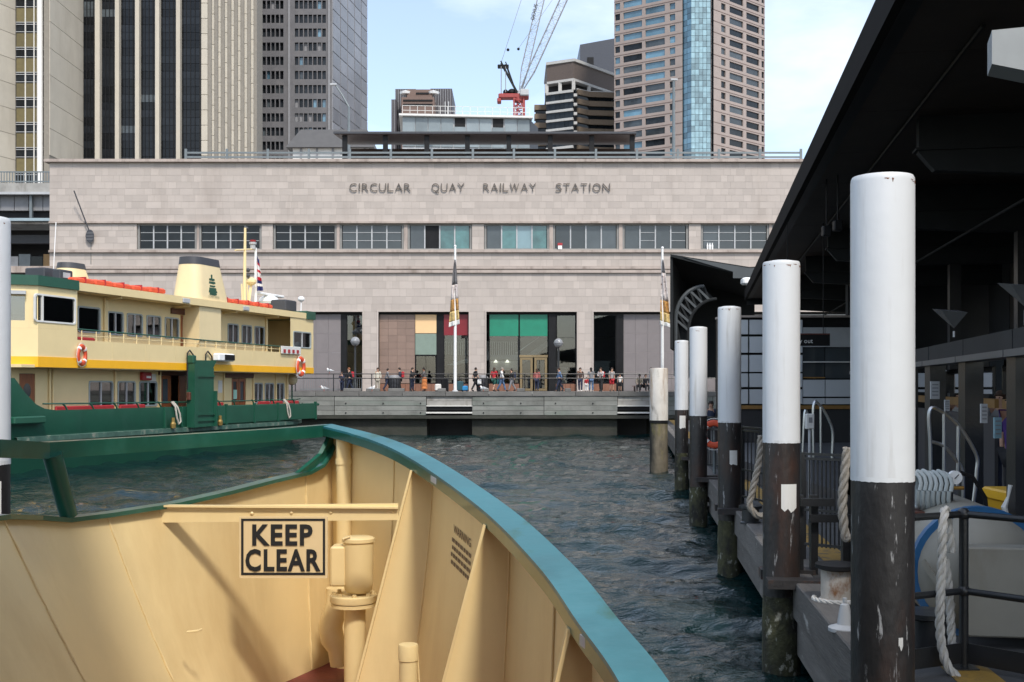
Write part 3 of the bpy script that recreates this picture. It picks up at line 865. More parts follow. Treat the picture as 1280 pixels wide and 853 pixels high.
# ------------------------------------------------------------------ city towers
def city():
    # ---- tower A: pale concrete tower with dark curtain wall (left)
    conc = mk('pale_tower_concrete', (0.47, 0.43, 0.36), 0.7, var=0.06, vs=0.3, rand=0.05, dirt=((0.35, 0.31, 0.25), 0.5, 0.9, 0.25, (1, 1, 0.2)))
    jn = mk('tower_joint', (0.23, 0.21, 0.18), 0.8)
    Y = 250.0; k = Y / F
    X = lambda px: (px - 640) * k
    Z = lambda py: HC + (484 - py) * k
    a = thing('curtain_wall_tower', 'dark glass tower with pale vertical fins and a ribbed concrete end', 'tower', (X(180), Y, PZ))
    zb, ztop = PZ, Z(-120)
    MB().box(X(103), X(252), Y + 0.5, Y + 30, zb, ztop).build('core', M['darkint'], a)
    z0 = Z(215)
    bays = [(104, 121), (127, 146), (151, 171), (176, 196), (201, 222), (227, 249)]
    rowh = 9.7 * k
    nrow = int((ztop - z0) / rowh)
    bayM = [M['glass_dark'], mk('tower_glass_plain', (0.010, 0.012, 0.015), 0.10, var=0.5, vs=0.15, rand=0.5, spec=0.28)]
    for bi, (p, q) in enumerate(bays):
        x0, x1 = X(p), X(q)
        me = MB().box(0, x1 - x0, 0, 0.1, 0.04, rowh - 0.04).mesh('pane')
        for j in range(nrow):
            mt = bayM[1]
            if random.random() < 0.06: mt = M['glass_mid']
            o = put('pane', me, mt, a, (x0 - X(180), 0.2 + random.uniform(0, 0.03), z0 + j * rowh - PZ), (random.uniform(-0.004, 0.004), 0, 0), own_mat=True)
        for i in range(1, 4):
            xm = x0 + (x1 - x0) * i / 4
            MB().box(xm - 0.07, xm + 0.07, Y + 0.08, Y + 0.2, z0, ztop).build('mullion', M['black'], a)
    for p, q in ((121, 127), (146, 151), (171, 176), (196, 201), (222, 227)):
        MB().box(X(p), X(q), Y - 1.2, Y + 0.5, zb, ztop).build('fin', conc, a)
    ribs = 8
    for i in range(ribs):
        px0 = 252 + i * 8.2
        yy = Y - 0.6 + i * 1.2
        kk = yy / F
        x0, x1 = (px0 - 640) * kk, (px0 + 8.2 - 640) * kk
        MB().box(x0, x1 + 0.6, yy + 0.15, yy + 6, zb, ztop).build('rib_core', jn, a)
        h = 19 * k
        me = MB().bbox(0, (x1 - x0) * 0.93, -0.35, 0.14, 0.03, h - 0.03, 0.06).mesh('concrete_panel')
        zz = Z(215) + (i % 2) * h * 0.4
        while zz < ztop - h:
            put('concrete_panel', me, conc, a, (x0 - X(180), yy - Y, zz - PZ))
            zz += h
    # projecting wing wall on its left, side on to the camera
    wt = thing('pale_concrete_wing', 'smooth pale concrete wing wall with sloping joints left of the dark glass', 'building', (X(100), Y - 10, PZ))
    xw = X(104); y0 = (X(104)) / (62 - 640) * F
    MB().box(xw - 1.2, xw - 0.05, y0, Y + 6, zb, ztop).build('core', jn, wt)
    ph = 31 * k
    pl = (Y - y0)
    me = MB().box(-0.05, 0.06, 0, pl - 0.05, 0.05, ph - 0.05).mesh('wall_panel')
    zz = Z(215)
    while zz < ztop:
        put('wall_panel', me, conc, wt, (xw - X(100), y0 - (Y - 10), zz - PZ)); zz += ph
    # bronze window bay
    by = thing('bronze_bay', 'recessed bay of bronze spandrels and dark windows with a white pipe', 'building', (X(40), Y - 16, PZ))
    yb = y0 + 2; kb = yb / F
    bx = lambda px: (px - 640) * kb
    bz = lambda py: HC + (484 - py) * kb
    MB().box(bx(14), bx(64), yb + 0.3, yb + 8, zb, ztop).build('core', M['darkint'], by)
    br = mk('bronze_spandrel', (0.13, 0.105, 0.045), 0.3, var=0.15, rand=0.15)
    rh = 31.3 * kb
    for j in range(-2, 10):
        zc = bz(184) + j * rh
        for (p, q) in ((20.5, 31.5), (32.3, 42.5), (43.2, 48.5), (56.5, 62.5)):
            MB().box(bx(p), bx(q), yb, yb + 0.2, zc, zc + 17 * kb).build('spandrel', br, by)
            MB().box(bx(p), bx(q), yb + 0.1, yb + 0.25, zc - 11 * kb, zc - 0.8 * kb).build('window', M['glass_dark'], by)
        for f in (0.6, 3.2):
            MB().box(bx(20), bx(63), yb - 0.1, yb + 0.1, zc - f * kb - 0.06, zc - f * kb + 0.06).build('rail', M['lgrey'], by)
        MB().box(bx(20), bx(63), yb - 0.08, yb + 0.12, zc + 18.6 * kb, zc + 19.2 * kb).build('rail', M['lgrey'], by)
    for p in (31.9, 42.8):
        MB().box(bx(p) - 0.1, bx(p) + 0.1, yb - 0.15, yb + 0.1, zb, ztop).build('mullion', M['offwhite'], by)
    MB().tube([(bx(52.5), yb - 1.0, zb), (bx(52.5), yb - 1.0, ztop)], 3.6 * kb, 14).build('white_pipe', M['white'], by, smooth=True)
    # leftmost slab, turned
    sl = thing('pale_slab_tower', 'pale concrete slab tower at the left edge of the city', 'tower', (bx(20), yb + 1, PZ), R(70), local=True)
    for j in range(-2, 14):
        MB().box(-60, 0, -0.02, 0.6, bz(200) - PZ + j * rh + 0.05, bz(200) - PZ + (j + 1) * rh - 0.05).build('wall_panel', conc, sl)
    MB().box(-60, -0.1, 0.1, 6, 0, ztop - PZ).build('core', jn, sl)

    # ---- tower B: grey granite
    gr = mk('grey_granite', (0.115, 0.112, 0.118), 0.6, var=0.15, vs=0.4, dirt=((0.16, 0.15, 0.15), 0.5, 0.8, 0.3, (1, 1, 1)))
    gr2 = mk('grey_granite_panel', (0.20, 0.20, 0.215), 0.3, var=0.15, vs=0.2, rand=0.18)
    Y = 280.0; k = Y / F
    X = lambda px: (px - 640) * k
    Z = lambda py: HC + (484 - py) * k
    b = thing('grey_granite_tower', 'grey granite office tower with rows of narrow dark windows', 'tower', (X(366), Y, PZ))
    zt = Z(-60)
    hl = []; wins = []
    rows = [-29, -11.5, 6, 23.7, 41, 58.5, 76.2, 94, 111.7, 129.2, 147, 164.7, 182.3, 200]
    for ry in rows:
        for g0, g1 in ((300, 355), (368, 408)):
            n = 10 if g0 == 300 else 7
            st = (g1 - g0) / n
            for i in range(n):
                wins.append((X(g0 + i * st + 0.5), X(g0 + (i + 1) * st - 0.7), Z(ry + 5.2), Z(ry - 5.2)))
    w = MB(); holes_wall(w, X(296), X(415), PZ, zt, wins, Y, 0.7)
    w.quad((X(296), Y, zt), (X(415), Y, zt), (X(415) + 6, Y + 30, zt), (X(296), Y + 30, zt))
    wl = w.build('wall', gr, b)
    me = MB().box(0, wins[0][1] - wins[0][0], 0, 0.1, 0, wins[0][3] - wins[0][2]).mesh('window')
    for q in wins:
        if q[0] > X(314): put('window', me, M['glass_dark'] if random.random() > .16 else random.choice([M['glass_mid'], M['grey'], M['glass_blue']]), b, (q[0] - X(366), 0.62, q[2] - PZ), own_mat=True)
    MB().box(X(296), X(414), Y + 0.75, Y + 1, PZ, zt).build('core', M['darkint'], b)
    for px in (361.5, 411.5):
        MB().box(X(px) - 0.25, X(px) + 0.25, Y - 0.3, Y - 0.005, PZ, zt).build('pilaster', M['grey'], b)
    d = Vector((4.8, 30.0, 0)); nrm = Vector((30, -4.8, 0)).normalized()
    o = Vector((X(415), Y, 0))
    MB().prism([o + Vector((0, 0, PZ)), o + d + Vector((0, 0, PZ)), o + d + Vector((0, 0, zt)), o + Vector((0, 0, zt))], -nrm * 0.5).build('side_wall', M['lgrey'], b)
    for i in range(5):
        for j in range(15):
            s0, s1 = (i + 0.04) / 5, (i + 0.96) / 5
            z0, z1 = Z(205) + j * 17.6 * k + 0.12, Z(205) + (j + 1) * 17.6 * k - 0.12
            q = [o + d * s0 + Vector((0, 0, z0)), o + d * s1 + Vector((0, 0, z0)), o + d * s1 + Vector((0, 0, z1)), o + d * s0 + Vector((0, 0, z1))]
            MB().prism(q, nrm * 0.25).build('side_panel', gr2, b)

    # ---- tower C: twin dark stepped tower far off
    dk = mk('far_dark_cladding', (0.060, 0.055, 0.065), 0.6, var=0.15)
    bn = mk('far_brown_cladding', (0.16, 0.105, 0.085), 0.7)
    Y = 620.0; k = Y / F
    X = lambda px: (px - 640) * k
    Z = lambda py: HC + (484 - py) * k
    c = thing('twin_dark_tower', 'distant twin topped dark tower with a brown middle block', 'tower', (X(527), Y, PZ))
    for p, q, t_, dy in ((494, 520, 111.5, 0), (538, 565, 111, 0), (490.5, 497, 128, -6), (491, 566, 138, 4)):
        MB().box(X(p), X(q), Y + dy, Y + dy + 40, PZ, Z(t_)).build('block', dk, c)
        n = int((q - p) / 3)
        for i in range(n):
            MB().box(X(p + i * 3 + 0.4), X(p + i * 3 + 1.3), Y + dy - 0.6, Y + dy - 0.01, PZ, Z(t_ + 1)).build('mullion', M['grey'], c)
    MB().box(X(511), X(542), Y - 10, Y + 20, PZ, Z(118)).build('block', bn, c)
    MB().box(X(505), X(545), Y - 14, Y + 16, PZ, Z(130)).build('block', bn, c)
    for t_ in (122, 128):
        MB().box(X(522), X(538), Y - 10.4, Y - 10.01, Z(t_ + 2), Z(t_)).build('window_band', M['black'], c)
    for t_ in (133, 138):
        MB().box(X(507), X(543), Y - 14.4, Y - 14.01, Z(t_ + 2), Z(t_)).build('window_band', M['black'], c)
    for px in (556, 560):
        MB().box(X(px), X(px + 1.4), Y - 1.5, Y - 0.7, Z(145), Z(128)).build('pale_strip', M['lgrey'], c)
    for px in (509, 543):
        MB().lathe([(3.0, 0), (3.4, 1.2), (1.0, 2.0), (0, 2.0)], (X(px), Y - 8, Z(123)), 12).build('roof_dish', M['white'], c)
        MB().lathe([(0.5, 0), (0.5, 4), (0, 4)], (X(px), Y - 8, Z(132)), 8).build('dish_post', M['grey'], c)

    # ---- building D: low glass building under construction
    Y = 200.0; k = Y / F
    al = R(4.5)
    p0 = at(503, 165, Y)
    D = thing('glass_site_office', 'low grey glazed building with a white roof edge behind the canopy', 'building', (p0.x, Y, PZ), al, local=True)
    Wd = 160 * k
    z0, z1 = 15.0, az(138, Y) - PZ - 1.0
    MB().box(0, Wd, 0.2, 14, 0, z1 - 0.1).build('core', M['lgrey'], D)
    cols = 10; cw = Wd / cols
    pg = mk('grey_cladding_glass', (0.20, 0.235, 0.25), 0.22, var=0.15, vs=0.4, rand=0.2)
    for j, (za, zb_) in enumerate(((z1 - 5.4, z1 - 3.4), (z1 - 3.3, z1 - 0.2))):
        for i in range(cols):
            mt = M['black'] if (j == 1 and i in (4, 7)) else pg
            if mt is M['black']:
                MB().box(i * cw + 0.06, (i + 1) * cw - 0.06, 0.0, 0.2, za, zb_ - 1.6).build('panel', pg, D)
                MB().box(i * cw + 0.2, (i + 1) * cw - 0.2, 0.05, 0.2, zb_ - 1.5, zb_).build('window', M['black'], D)
            else:
                MB().box(i * cw + 0.06, (i + 1) * cw - 0.06, 0.0, 0.2, za, zb_).build('panel', mt, D)
    MB().box(-0.6, Wd + 0.5, -0.8, 14.2, z1 - 0.1, z1 + 0.25).build('roof_edge', M['offwhite'], D)
    MB().box(-0.4, Wd + 0.3, -0.6, -0.45, z1 - 3.35, z1 - 3.2).build('ledge', M['white'], D)
    MB().bar((0.5, -0.5, z1 - 3.6), (5.5, -0.5, z1 - 4.8), 0.25, 0.25).build('brace', M['black'], D)
    rr = MB().box(-0.04, 0.04, -0.04, 0.04, 0, 1.4).mesh('post')
    for i in range(18):
        put('post', rr, M['offwhite'], D, (i * Wd / 17, 0.1, z1 + 0.5))
    for zz in (1.0, 1.85):
        MB().box(0, Wd, 0.06, 0.14, z1 + zz, z1 + zz + 0.07).build('rail', M['offwhite'], D)
    MB().prism([(Wd, 0.1, 0), (Wd + 1.8, 3, 0), (Wd + 1.8, 3, z1 - 1), (Wd, 0.1, z1 - 0.2)], (-0.6, 4, 0)).build('side_wing', M['dkgrey'], D)

    # ---- cranes
    redm = mk('crane_red', (0.30, 0.045, 0.04), 0.5, var=0.2)
    whm = mk('crane_pale', (0.42, 0.47, 0.52), 0.5)
    def lattice(mb, p, q, w0, w1, n, r):
        p, q = Vector(p), Vector(q)
        d = (q - p).normalized()
        side = Vector((0, 1, 0)); up = d.cross(side).normalized()
        cs = [(1, 1), (1, -1), (-1, -1), (-1, 1)]
        pts = [[p.lerp(q, i / n) + (side * a + up * b_) * ((w0 + (w1 - w0) * min(1, i / 3)) / 2) for a, b_ in cs] for i in range(n + 1)]
        chords = MB()
        for c_ in range(4):
            for i in range(n): chords.bar(pts[i][c_], pts[i+1][c_], r * 2, r * 2)
        for i in range(n):
            for c_ in range(4):
                mb.bar(pts[i][c_], pts[i+1][(c_ + 1) % 4] if i % 2 else pts[i+1][(c_ - 1) % 4], r, r)
                mb.bar(pts[i][c_], pts[i][(c_ + 1) % 4], r, r)
        return chords
    def crane(Y, tip, basepx, lb, word, full):
        t = thing('tower_crane', lb, 'crane', at(648, 300, Y), group='tower cranes')
        k = Y / F
        P = lambda px, py, dy=0: at(px, py, Y) + Vector((0, dy, 0))
        l1 = MB(); ch = lattice(l1, P(648.5, 330), P(648.5, 124), 12 * k, 12 * k, 22, 0.24)
        ch.build('mast_chord', redm, t); l1.build('mast_lacing', redm, t)
        jb = MB(); ch = lattice(jb, P(*basepx), P(*tip), 1.5 * k, 8.5 * k, 26, 0.10)
        ch.build('jib_chord', M['grey'], t); jb.build('jib_lacing', whm, t)
        # machinery deck
        MB().bbox(P(623, 120).x, P(661, 120).x, Y - 1.6, Y + 1.6, P(0, 124).z, P(0, 118.5).z, 0.2).build('slewing_deck', redm, t)
        MB().bbox(P(621.5, 120).x, P(626.5, 120).x, Y - 1.5, Y + 1.5, P(0, 129).z, P(0, 124.1).z, 0.15).build('counterweight', redm, t)
        MB().bbox(P(650, 116).x, P(661, 116).x, Y - 2.6, Y - 0.8, P(0, 122).z, P(0, 114).z, 0.2).build('cab', M['lgrey'], t)
        MB().lathe([(1.7, 0), (1.7, 1.0), (1.2, 1.3)], P(648.5, 127.5), 14).build('slew_ring', redm, t)
        MB().ball(P(640, 115.5), 1.3, 1.3, 1.0).build('winch', M['black'], t)
        MB().ball(P(632, 115.5), 0.8, 0.9, 0.8).build('winch', M['black'], t)
        for s in (-1.2, 1.2):
            MB().bar(P(647, 117, s), P(626, 78, s), 0.35, 0.35).build('a_frame_leg', M['black'], t)
            MB().bar(P(645, 116, s), P(632, 79, s), 0.3, 0.3).build('a_frame_leg', M['black'], t)
            MB().bar(P(626.5, 84, s), P(626.5, 118, s), 0.25, 0.25).build('back_stay', M['grey'], t)
            MB().bar(P(632, 84, s), P(632, 117, s), 0.22, 0.22).build('back_stay', M['grey'], t)
        MB().bbox(P(622, 83).x, P(636, 83).x, Y - 1.5, Y + 1.5, P(0, 84.5).z, P(0, 82.5).z, 0.1).build('a_frame_head', M['black'], t)
        tp = P(*tip)
        MB().tube([P(627, 77), tp + Vector((-3, 0, 2))], 0.07, 5).build('luffing_rope', M['grey'], t)
        MB().ball(P(635, 62.5), 0.45).build('rope_block', M['black'], t)
        d = (Vector(tp) - P(*basepx)); ang = math.atan2(d.z, d.x)
        if word:
            me = text_mesh(word, 3.4 * k * 1.4, 0.02, 0.03)
            c_ = P(*basepx) + d * (0.72 * (112 / (112 - tip[1])) if False else (112 - 18) / (112 - tip[1]))
            put('banner_lettering', me, M['dkgrey'], t, c_ + d.cross(Vector((0, 1, 0))).normalized() * (2.0 * k) * 1 + Vector((0, -8.5 * k / 2 - 0.25, 0)) - t.location, (0, -ang, 0))
        return t
    c1 = crane(330.0, (699, -100), (650, 112), 'red tower crane with a steep pale lattice jib lettered in capitals', 'DEXUS', True)
    # second jib behind: its own crane
    Yc = 352.0; k = Yc / F
    t = thing('tower_crane', 'second pale lattice crane jib leaning further right behind the red crane', 'crane', at(653, 300, Yc), group='tower cranes')
    l1 = MB(); ch = lattice(l1, at(651, 330, Yc), at(651, 118, Yc), 9 * k, 9 * k, 22, 0.22)
    ch.build('mast_chord', redm, t); l1.build('mast_lacing', redm, t)
    jb = MB(); ch = lattice(jb, at(653, 113, Yc), at(750, -100, Yc), 1.5 * k, 8.5 * k, 26, 0.10)
    ch.build('jib_chord', M['grey'], t); jb.build('jib_lacing', whm, t)
    MB().bbox(at(640, 0, Yc).x, at(660, 0, Yc).x, Yc - 1.5, Yc + 1.5, az(124, Yc), az(114, Yc), 0.2).build('slewing_deck', M['lgrey'], t)
    MB().tube([at(648, 61, Yc), at(760, -100, Yc)], 0.06, 5).build('luffing_rope', M['grey'], t)
    MB().ball(at(648, 61.5, Yc), 0.45).build('rope_block', M['black'], t)

    # ---- building E: brown and white stepped office
    Y = 400.0; k = Y / F
    tan_ = mk('brown_concrete_band', (0.17, 0.125, 0.085), 0.75, var=0.12)
    dbr = mk('dark_brown_cladding', (0.105, 0.080, 0.068), 0.7, var=0.1)
    ew = mk('office_pale_band', (0.46, 0.45, 0.43), 0.6)
    e = thing('brown_stepped_office', 'brown and white stepped office block with strip windows', 'building', (ax(717, Y), Y, PZ))
    Pc = Vector((ax(717, Y), Y, 0)); Pl = Vector((ax(683.5, 405), 405, 0)); Pr = Vector((ax(770, 420), 420, 0)); Pi = Vector((ax(733, 413), 413, 0))
    zz = lambda py: az(py, Y)
    def slab(pts, z0, z1, mat, nm, grow=0.0):
        poly = [Vector((p.x, p.y, z0)) for p in pts]
        MB().prism(poly, (0, 0, z1 - z0)).build(nm, mat, e)
    back = Vector((0, 25, 0))
    foot = [Pl, Pc, Pr, Pr + back, Pl + back]
    slab(foot, zz(99), zz(77), dbr, 'plant_room')
    slab([p + Vector((-0.3 if i in (0, 4) else 0.3, -0.5 if i < 3 else 0, 0)) for i, p in enumerate(foot)], zz(77), zz(73.5), ew, 'roof_edge')
    slab([p + Vector((0, -0.2 if i < 3 else 0, 0)) for i, p in enumerate(foot)], zz(101), zz(98), ew, 'white_band')
    slab([p + Vector((0, 4, 0)) for p in foot], zz(111), zz(100), M['darkint'], 'open_storey')
    for p in (Pl, Pl.lerp(Pc, 0.5), Pc, Pc.lerp(Pr, 0.35), Pc.lerp(Pr, 0.7)):
        MB().box(p.x - 0.6, p.x + 0.6, p.y, p.y + 1.2, zz(112), zz(100.5)).build('column', ew, e)
    slab(foot, PZ, zz(116), M['darkint'], 'core')
    for j in range(9):
        y0 = 112.5 + j * 11.6
        # left face: white sill bands, dark strip windows
        q0, q1 = Pl, Pc
        nrm = Vector((q1.y - q0.y, -(q1.x - q0.x), 0)).normalized()
        dv = (q1 - q0)
        if nrm.y > 0: nrm = -nrm
        a0, a1 = q0, q1
        MB().prism([Vector((a0.x, a0.y, zz(y0 + 2.8))), Vector((a1.x, a1.y, zz(y0 + 3.2))), Vector((a1.x, a1.y, zz(y0))), Vector((a0.x, a0.y, zz(y0)))], nrm * 0.8).build('white_band', ew, e)
        for i in range(6):
            b0, b1 = a0 + dv * ((i + 0.03) / 6), a0 + dv * ((i + 0.97) / 6)
            MB().prism([Vector((b0.x, b0.y, zz(y0 + 11.4))), Vector((b1.x, b1.y, zz(y0 + 11.4))), Vector((b1.x, b1.y, zz(y0 + 3.4))), Vector((b0.x, b0.y, zz(y0 + 3.4)))], nrm * 0.2).build('window', M['glass_dark'], e)
        # right face: a V shaped fold of brown bands
        for (r0, r1) in ((Pc + Vector((1.2, 1, 0)), Pi + Vector((0, -8.5, 0))), (Pi + Vector((0, -8.5, 0)), Pr + Vector((0, -14, 0)))):
            n2 = Vector((r1.y - r0.y, -(r1.x - r0.x), 0)).normalized()
            MB().prism([Vector((r0.x, r0.y, zz(y0 + 5.5))), Vector((r1.x, r1.y, zz(y0 + 5.5))), Vector((r1.x, r1.y, zz(y0 - 1.0))), Vector((r0.x, r0.y, zz(y0 - 1.0)))], n2 * 1.0).build('brown_band', tan_, e)
            MB().prism([Vector((r0.x, r0.y, zz(y0 + 10.6))), Vector((r1.x, r1.y, zz(y0 + 10.6))), Vector((r1.x, r1.y, zz(y0 + 5.6))), Vector((r0.x, r0.y, zz(y0 + 5.6)))], n2 * 0.3).build('window_strip', M['glass_dark'], e)
        for p in (Pc + Vector((0.6, -0.3, 0)), Pr + Vector((-1.6, -16, 0))):
            MB().box(p.x - 0.6, p.x + 0.6, p.y - 0.8, p.y + 0.6, zz(y0 + 9), zz(y0 + 5.6)).build('white_block', ew, e)
        # left annex
        MB().box(ax(668, 412), ax(684, 412), 412, 416, zz(y0 + 14.5), zz(y0 + 8)).build('annex_band', tan_, e)
        MB().box(ax(669.5, 412), ax(684, 412), 412.8, 416, zz(y0 + 19.5), zz(y0 + 14.5)).build('annex_window', M['glass_dark'], e)
    slab([Pc + Vector((1.2, 1, 0)), Pi + Vector((0, -8.5, 0)), Pr + Vector((0, -14, 0)), Pr + back, Pc + back], zz(111.5), zz(109.5), ew, 'white_band')
    # dark block behind
    Y2 = 520.0
    bk = thing('dark_slab_block', 'dark blank slab block rising behind the brown office', 'building', (ax(750, Y2), Y2, PZ))
    MB().add([at(725, 56, Y2), at(780, 46, Y2), at(780, 46, Y2) + Vector((0, 30, 0)), at(725, 56, Y2) + Vector((0, 30, 0))] +
             [Vector((ax(725, Y2), Y2, PZ)), Vector((ax(780, Y2), Y2, PZ)), Vector((ax(780, Y2), Y2 + 30, PZ)), Vector((ax(725, Y2), Y2 + 30, PZ))],
             [(0,1,2,3),(4,5,1,0),(5,6,2,1),(6,7,3,2),(7,4,0,3)]).build('wall', mk('blue_black_cladding', (0.045, 0.05, 0.065), 0.4), bk)
    MB().box(ax(734, Y2), ax(742, Y2), Y2 - 0.3, Y2 - 0.01, az(84, Y2), az(72, Y2)).build('vent', M['black'], bk)

    # ---- tower F: pink granite with blue glass corner
    pk = mk('pink_granite', (0.33, 0.27, 0.24), 0.5, var=0.08, vs=0.25, rand=0.05)
    pj = mk('pink_granite_dark', (0.20, 0.14, 0.12), 0.6)
    PL, PLe = Vector((54.8, 360, 0)), Vector((34.1, 373.5, 0))
    PR, PRe = Vector((64.8, 360, 0)), Vector((85.5, 378.8, 0))
    f = thing('pink_granite_tower', 'pink granite office tower with a tall blue glass corner bay', 'tower', (60, 362, PZ))
    zt = az(-70, 360)
    def face(P0, P1, cols, phase, out):
        """P0 near corner, P1 far end, cols in photo pixels"""
        d = P1 - P0; Ln = d.length
        u = d.normalized()
        n = Vector((u.y, -u.x, 0))
        if n.y > 0: n = -n
        ang = math.atan2(u.y, u.x)
        flip = u.x < 0
        # frame with x to the right seen from outside
        org = P1 if flip else P0
        ux = -u if flip else u
        rz = math.atan2(ux.y, ux.x)
        def s_of(px):
            kk = (px - 640) / F
            return (P0.x - kk * P0.y) / (kk * u.y - u.x)
        holes = []
        for (p, q) in cols:
            s0, s1 = sorted((s_of(p), s_of(q)))
            if flip: s0, s1 = Ln - s1, Ln - s0
            for j in range(22):
                zc = az(202, 360) + j * 14.05 * 360 / F + phase
                holes.append((s0, s1, zc - 1.05 - 0 , zc + 1.05))
        mb = MB(); holes_wall(mb, 0, Ln, PZ, zt, holes, 0, 0.5)
        mat4 = Matrix.Translation(org) @ Matrix.Rotation(rz, 4, 'Z')
        mb.v = [tuple(mat4 @ Vector(v)) for v in mb.v]
        wl = mb.build('wall', pk, f)
        meshes = {}
        for h in holes:
            key = round(h[1] - h[0], 3)
            if key not in meshes: meshes[key] = MB().box(0, h[1] - h[0], 0, 0.1, 0, 2.1).mesh('window')
            far = out == 'L' and h[2] > az(50, 360)
            gm = M['glass_blue'] if (far and random.random() < .9) else random.choice([M['glass_dark'], M['glass_mid'], M['glass_blue']] if out == 'L' else [M['glass_dark'], M['glass_dark'], M['glass_mid']])
            p = mat4 @ Vector((h[0], 0.42, h[2]))
            put('window', meshes[key], gm, f, p - f.location, (0, 0, rz), own_mat=True)
            if h[1] - h[0] > 3:
                for i in range(1, 4):
                    pass
        # granite joints: slim courses that stand proud
        for j in range(22):
            zc = az(202, 360) + j * 14.05 * 360 / F + phase
            c = MB().box(0, Ln, -0.10, -0.005, zc + 1.55, zc + 1.72)
            c.v = [tuple(mat4 @ Vector(v)) for v in c.v]
            c.build('string_course', pj, f)
        bk_ = MB().box(0.05, Ln - 0.05, 0.55, 0.8, PZ, zt)
        bk_.v = [tuple(mat4 @ Vector(v)) for v in bk_.v]
        bk_.build('core', M['darkint'], f)
    face(PL, PLe, [(768.8, 775), (779, 802.5), (806.5, 831), (837, 844)], 0.0, 'L')
    face(PR, PRe, [(901.5, 907), (912, 929), (933, 949), (952, 955.3)], 0.3, 'R')
    MB().prism([Vector((p.x, p.y, zt)) for p in (PLe, PL, PR, PRe, PRe + back, PLe + back)], (0, 0, 1)).build('roof', pk, f)
    # glass bay of three facets, squared panes
    fa = [(PL + Vector((0.3, 0.3, 0)), Vector((57.2, 357.5, 0)), M['glass_blue'], 2), (Vector((57.2, 357.5, 0)), Vector((63.4, 357.5, 0)), M['glass_sky'], 5), (Vector((63.4, 357.5, 0)), PR + Vector((-0.2, 0.4, 0)), M['glass_dark'], 1)]
    rh = 7.02 * 360 / F
    for (q0, q1, gm, nc) in fa:
        d = (q1 - q0); u = d.normalized(); rz = math.atan2(u.y, u.x); cw = d.length / nc
        me = MB().box(0.05, cw - 0.05, 0, 0.1, 0.05, rh - 0.05).mesh('pane')
        for j in range(34):
            z = az(202, 360) + j * rh
            for i in range(nc):
                p = q0 + u * (cw * i) + Vector((0, 0, z))
                put('pane', me, gm, f, p - f.location, (random.uniform(-0.012, 0.012), 0, rz + random.uniform(-0.012, 0.012)))
    MB().prism([Vector((p.x, p.y + 0.25, PZ)) for p in (fa[0][0], fa[0][1], fa[1][1], fa[2][1])], (0, 0, zt - PZ)).build('bay_core', M['black'], f)
    for j in (10, 14, 18, 20, 22):
        pass
city()
# ------------------------------------------------------------------ the green and cream ferry on the left
FA = Vector((-545 / F * 47.0, 47.0)); FB = Vector((-255 / F * 67.0, 67.0))
FD = (FB - FA).normalized(); FN = Vector((FD.y, -FD.x))
def sz(px, py, t=0.0):
    """(s, z) on the ferry's side plane pushed out by t"""
    k = (px - 640) / F
    Y = (t + FN.x * FA.x + FN.y * FA.y) / (FN.x * k + FN.y)
    return ((k * Y - FA.x) * FD.x + (Y - FA.y) * FD.y, HC + (484 - py) / F * Y)
def round_rect(x0, x1, z0, z1, r, n=4, slant=0.0):
    pts = []
    for cx, cz, a0 in ((x1 - r, z0 + r, -90), (x1 - r, z1 - r, 0), (x0 + r, z1 - r, 90), (x0 + r, z0 + r, 180)):
        for i in range(n + 1):
            a = R(a0 + 90 * i / n)
            pts.append([cx + r * math.cos(a), cz + r * math.sin(a)])
    for p in pts:
        if slant and p[0] < (x0 + x1) / 2: p[0] -= slant * (p[1] - z0) / (z1 - z0)
    return pts
def lifebuoy(name, c, label, group, rot, mat=None):
    t = thing(name, label, 'lifebuoy', c, 0, group, local=True)
    t.rotation_euler = rot
    ring = MB(); n, m = 24, 8; R0, r0 = 0.30, 0.085
    for i in range(n):
        for j in range(m):
            a, b = 2 * math.pi * i / n, 2 * math.pi * j / m
            ring.v.append(((R0 + r0 * math.cos(b)) * math.cos(a), r0 * 0.8 * math.sin(b), (R0 + r0 * math.cos(b)) * math.sin(a)))
    for i in range(n):
        for j in range(m):
            ring.f.append((i*m+j, i*m+(j+1) % m, ((i+1) % n)*m+(j+1) % m, ((i+1) % n)*m+j))
    ring.build('ring', M['orange'], t, smooth=True)
    for q in range(4):
        a = R(45 + 90 * q)
        b = MB()
        pts = [(R0 * math.cos(a + s), 0, R0 * math.sin(a + s)) for s in (-0.13, 0, 0.13)]
        b.tube(pts, r0 * 1.07, 8).build('white_band', M['white'], t, smooth=True)
    loop = [(0.42 * math.cos(R(x)), 0.0, 0.42 * math.sin(R(x)) - (0.06 if x % 90 == 45 else 0)) for x in range(0, 361, 15)]
    MB().tube(loop, 0.012, 5).build('grab_line', M['offwhite'], t)
    return t

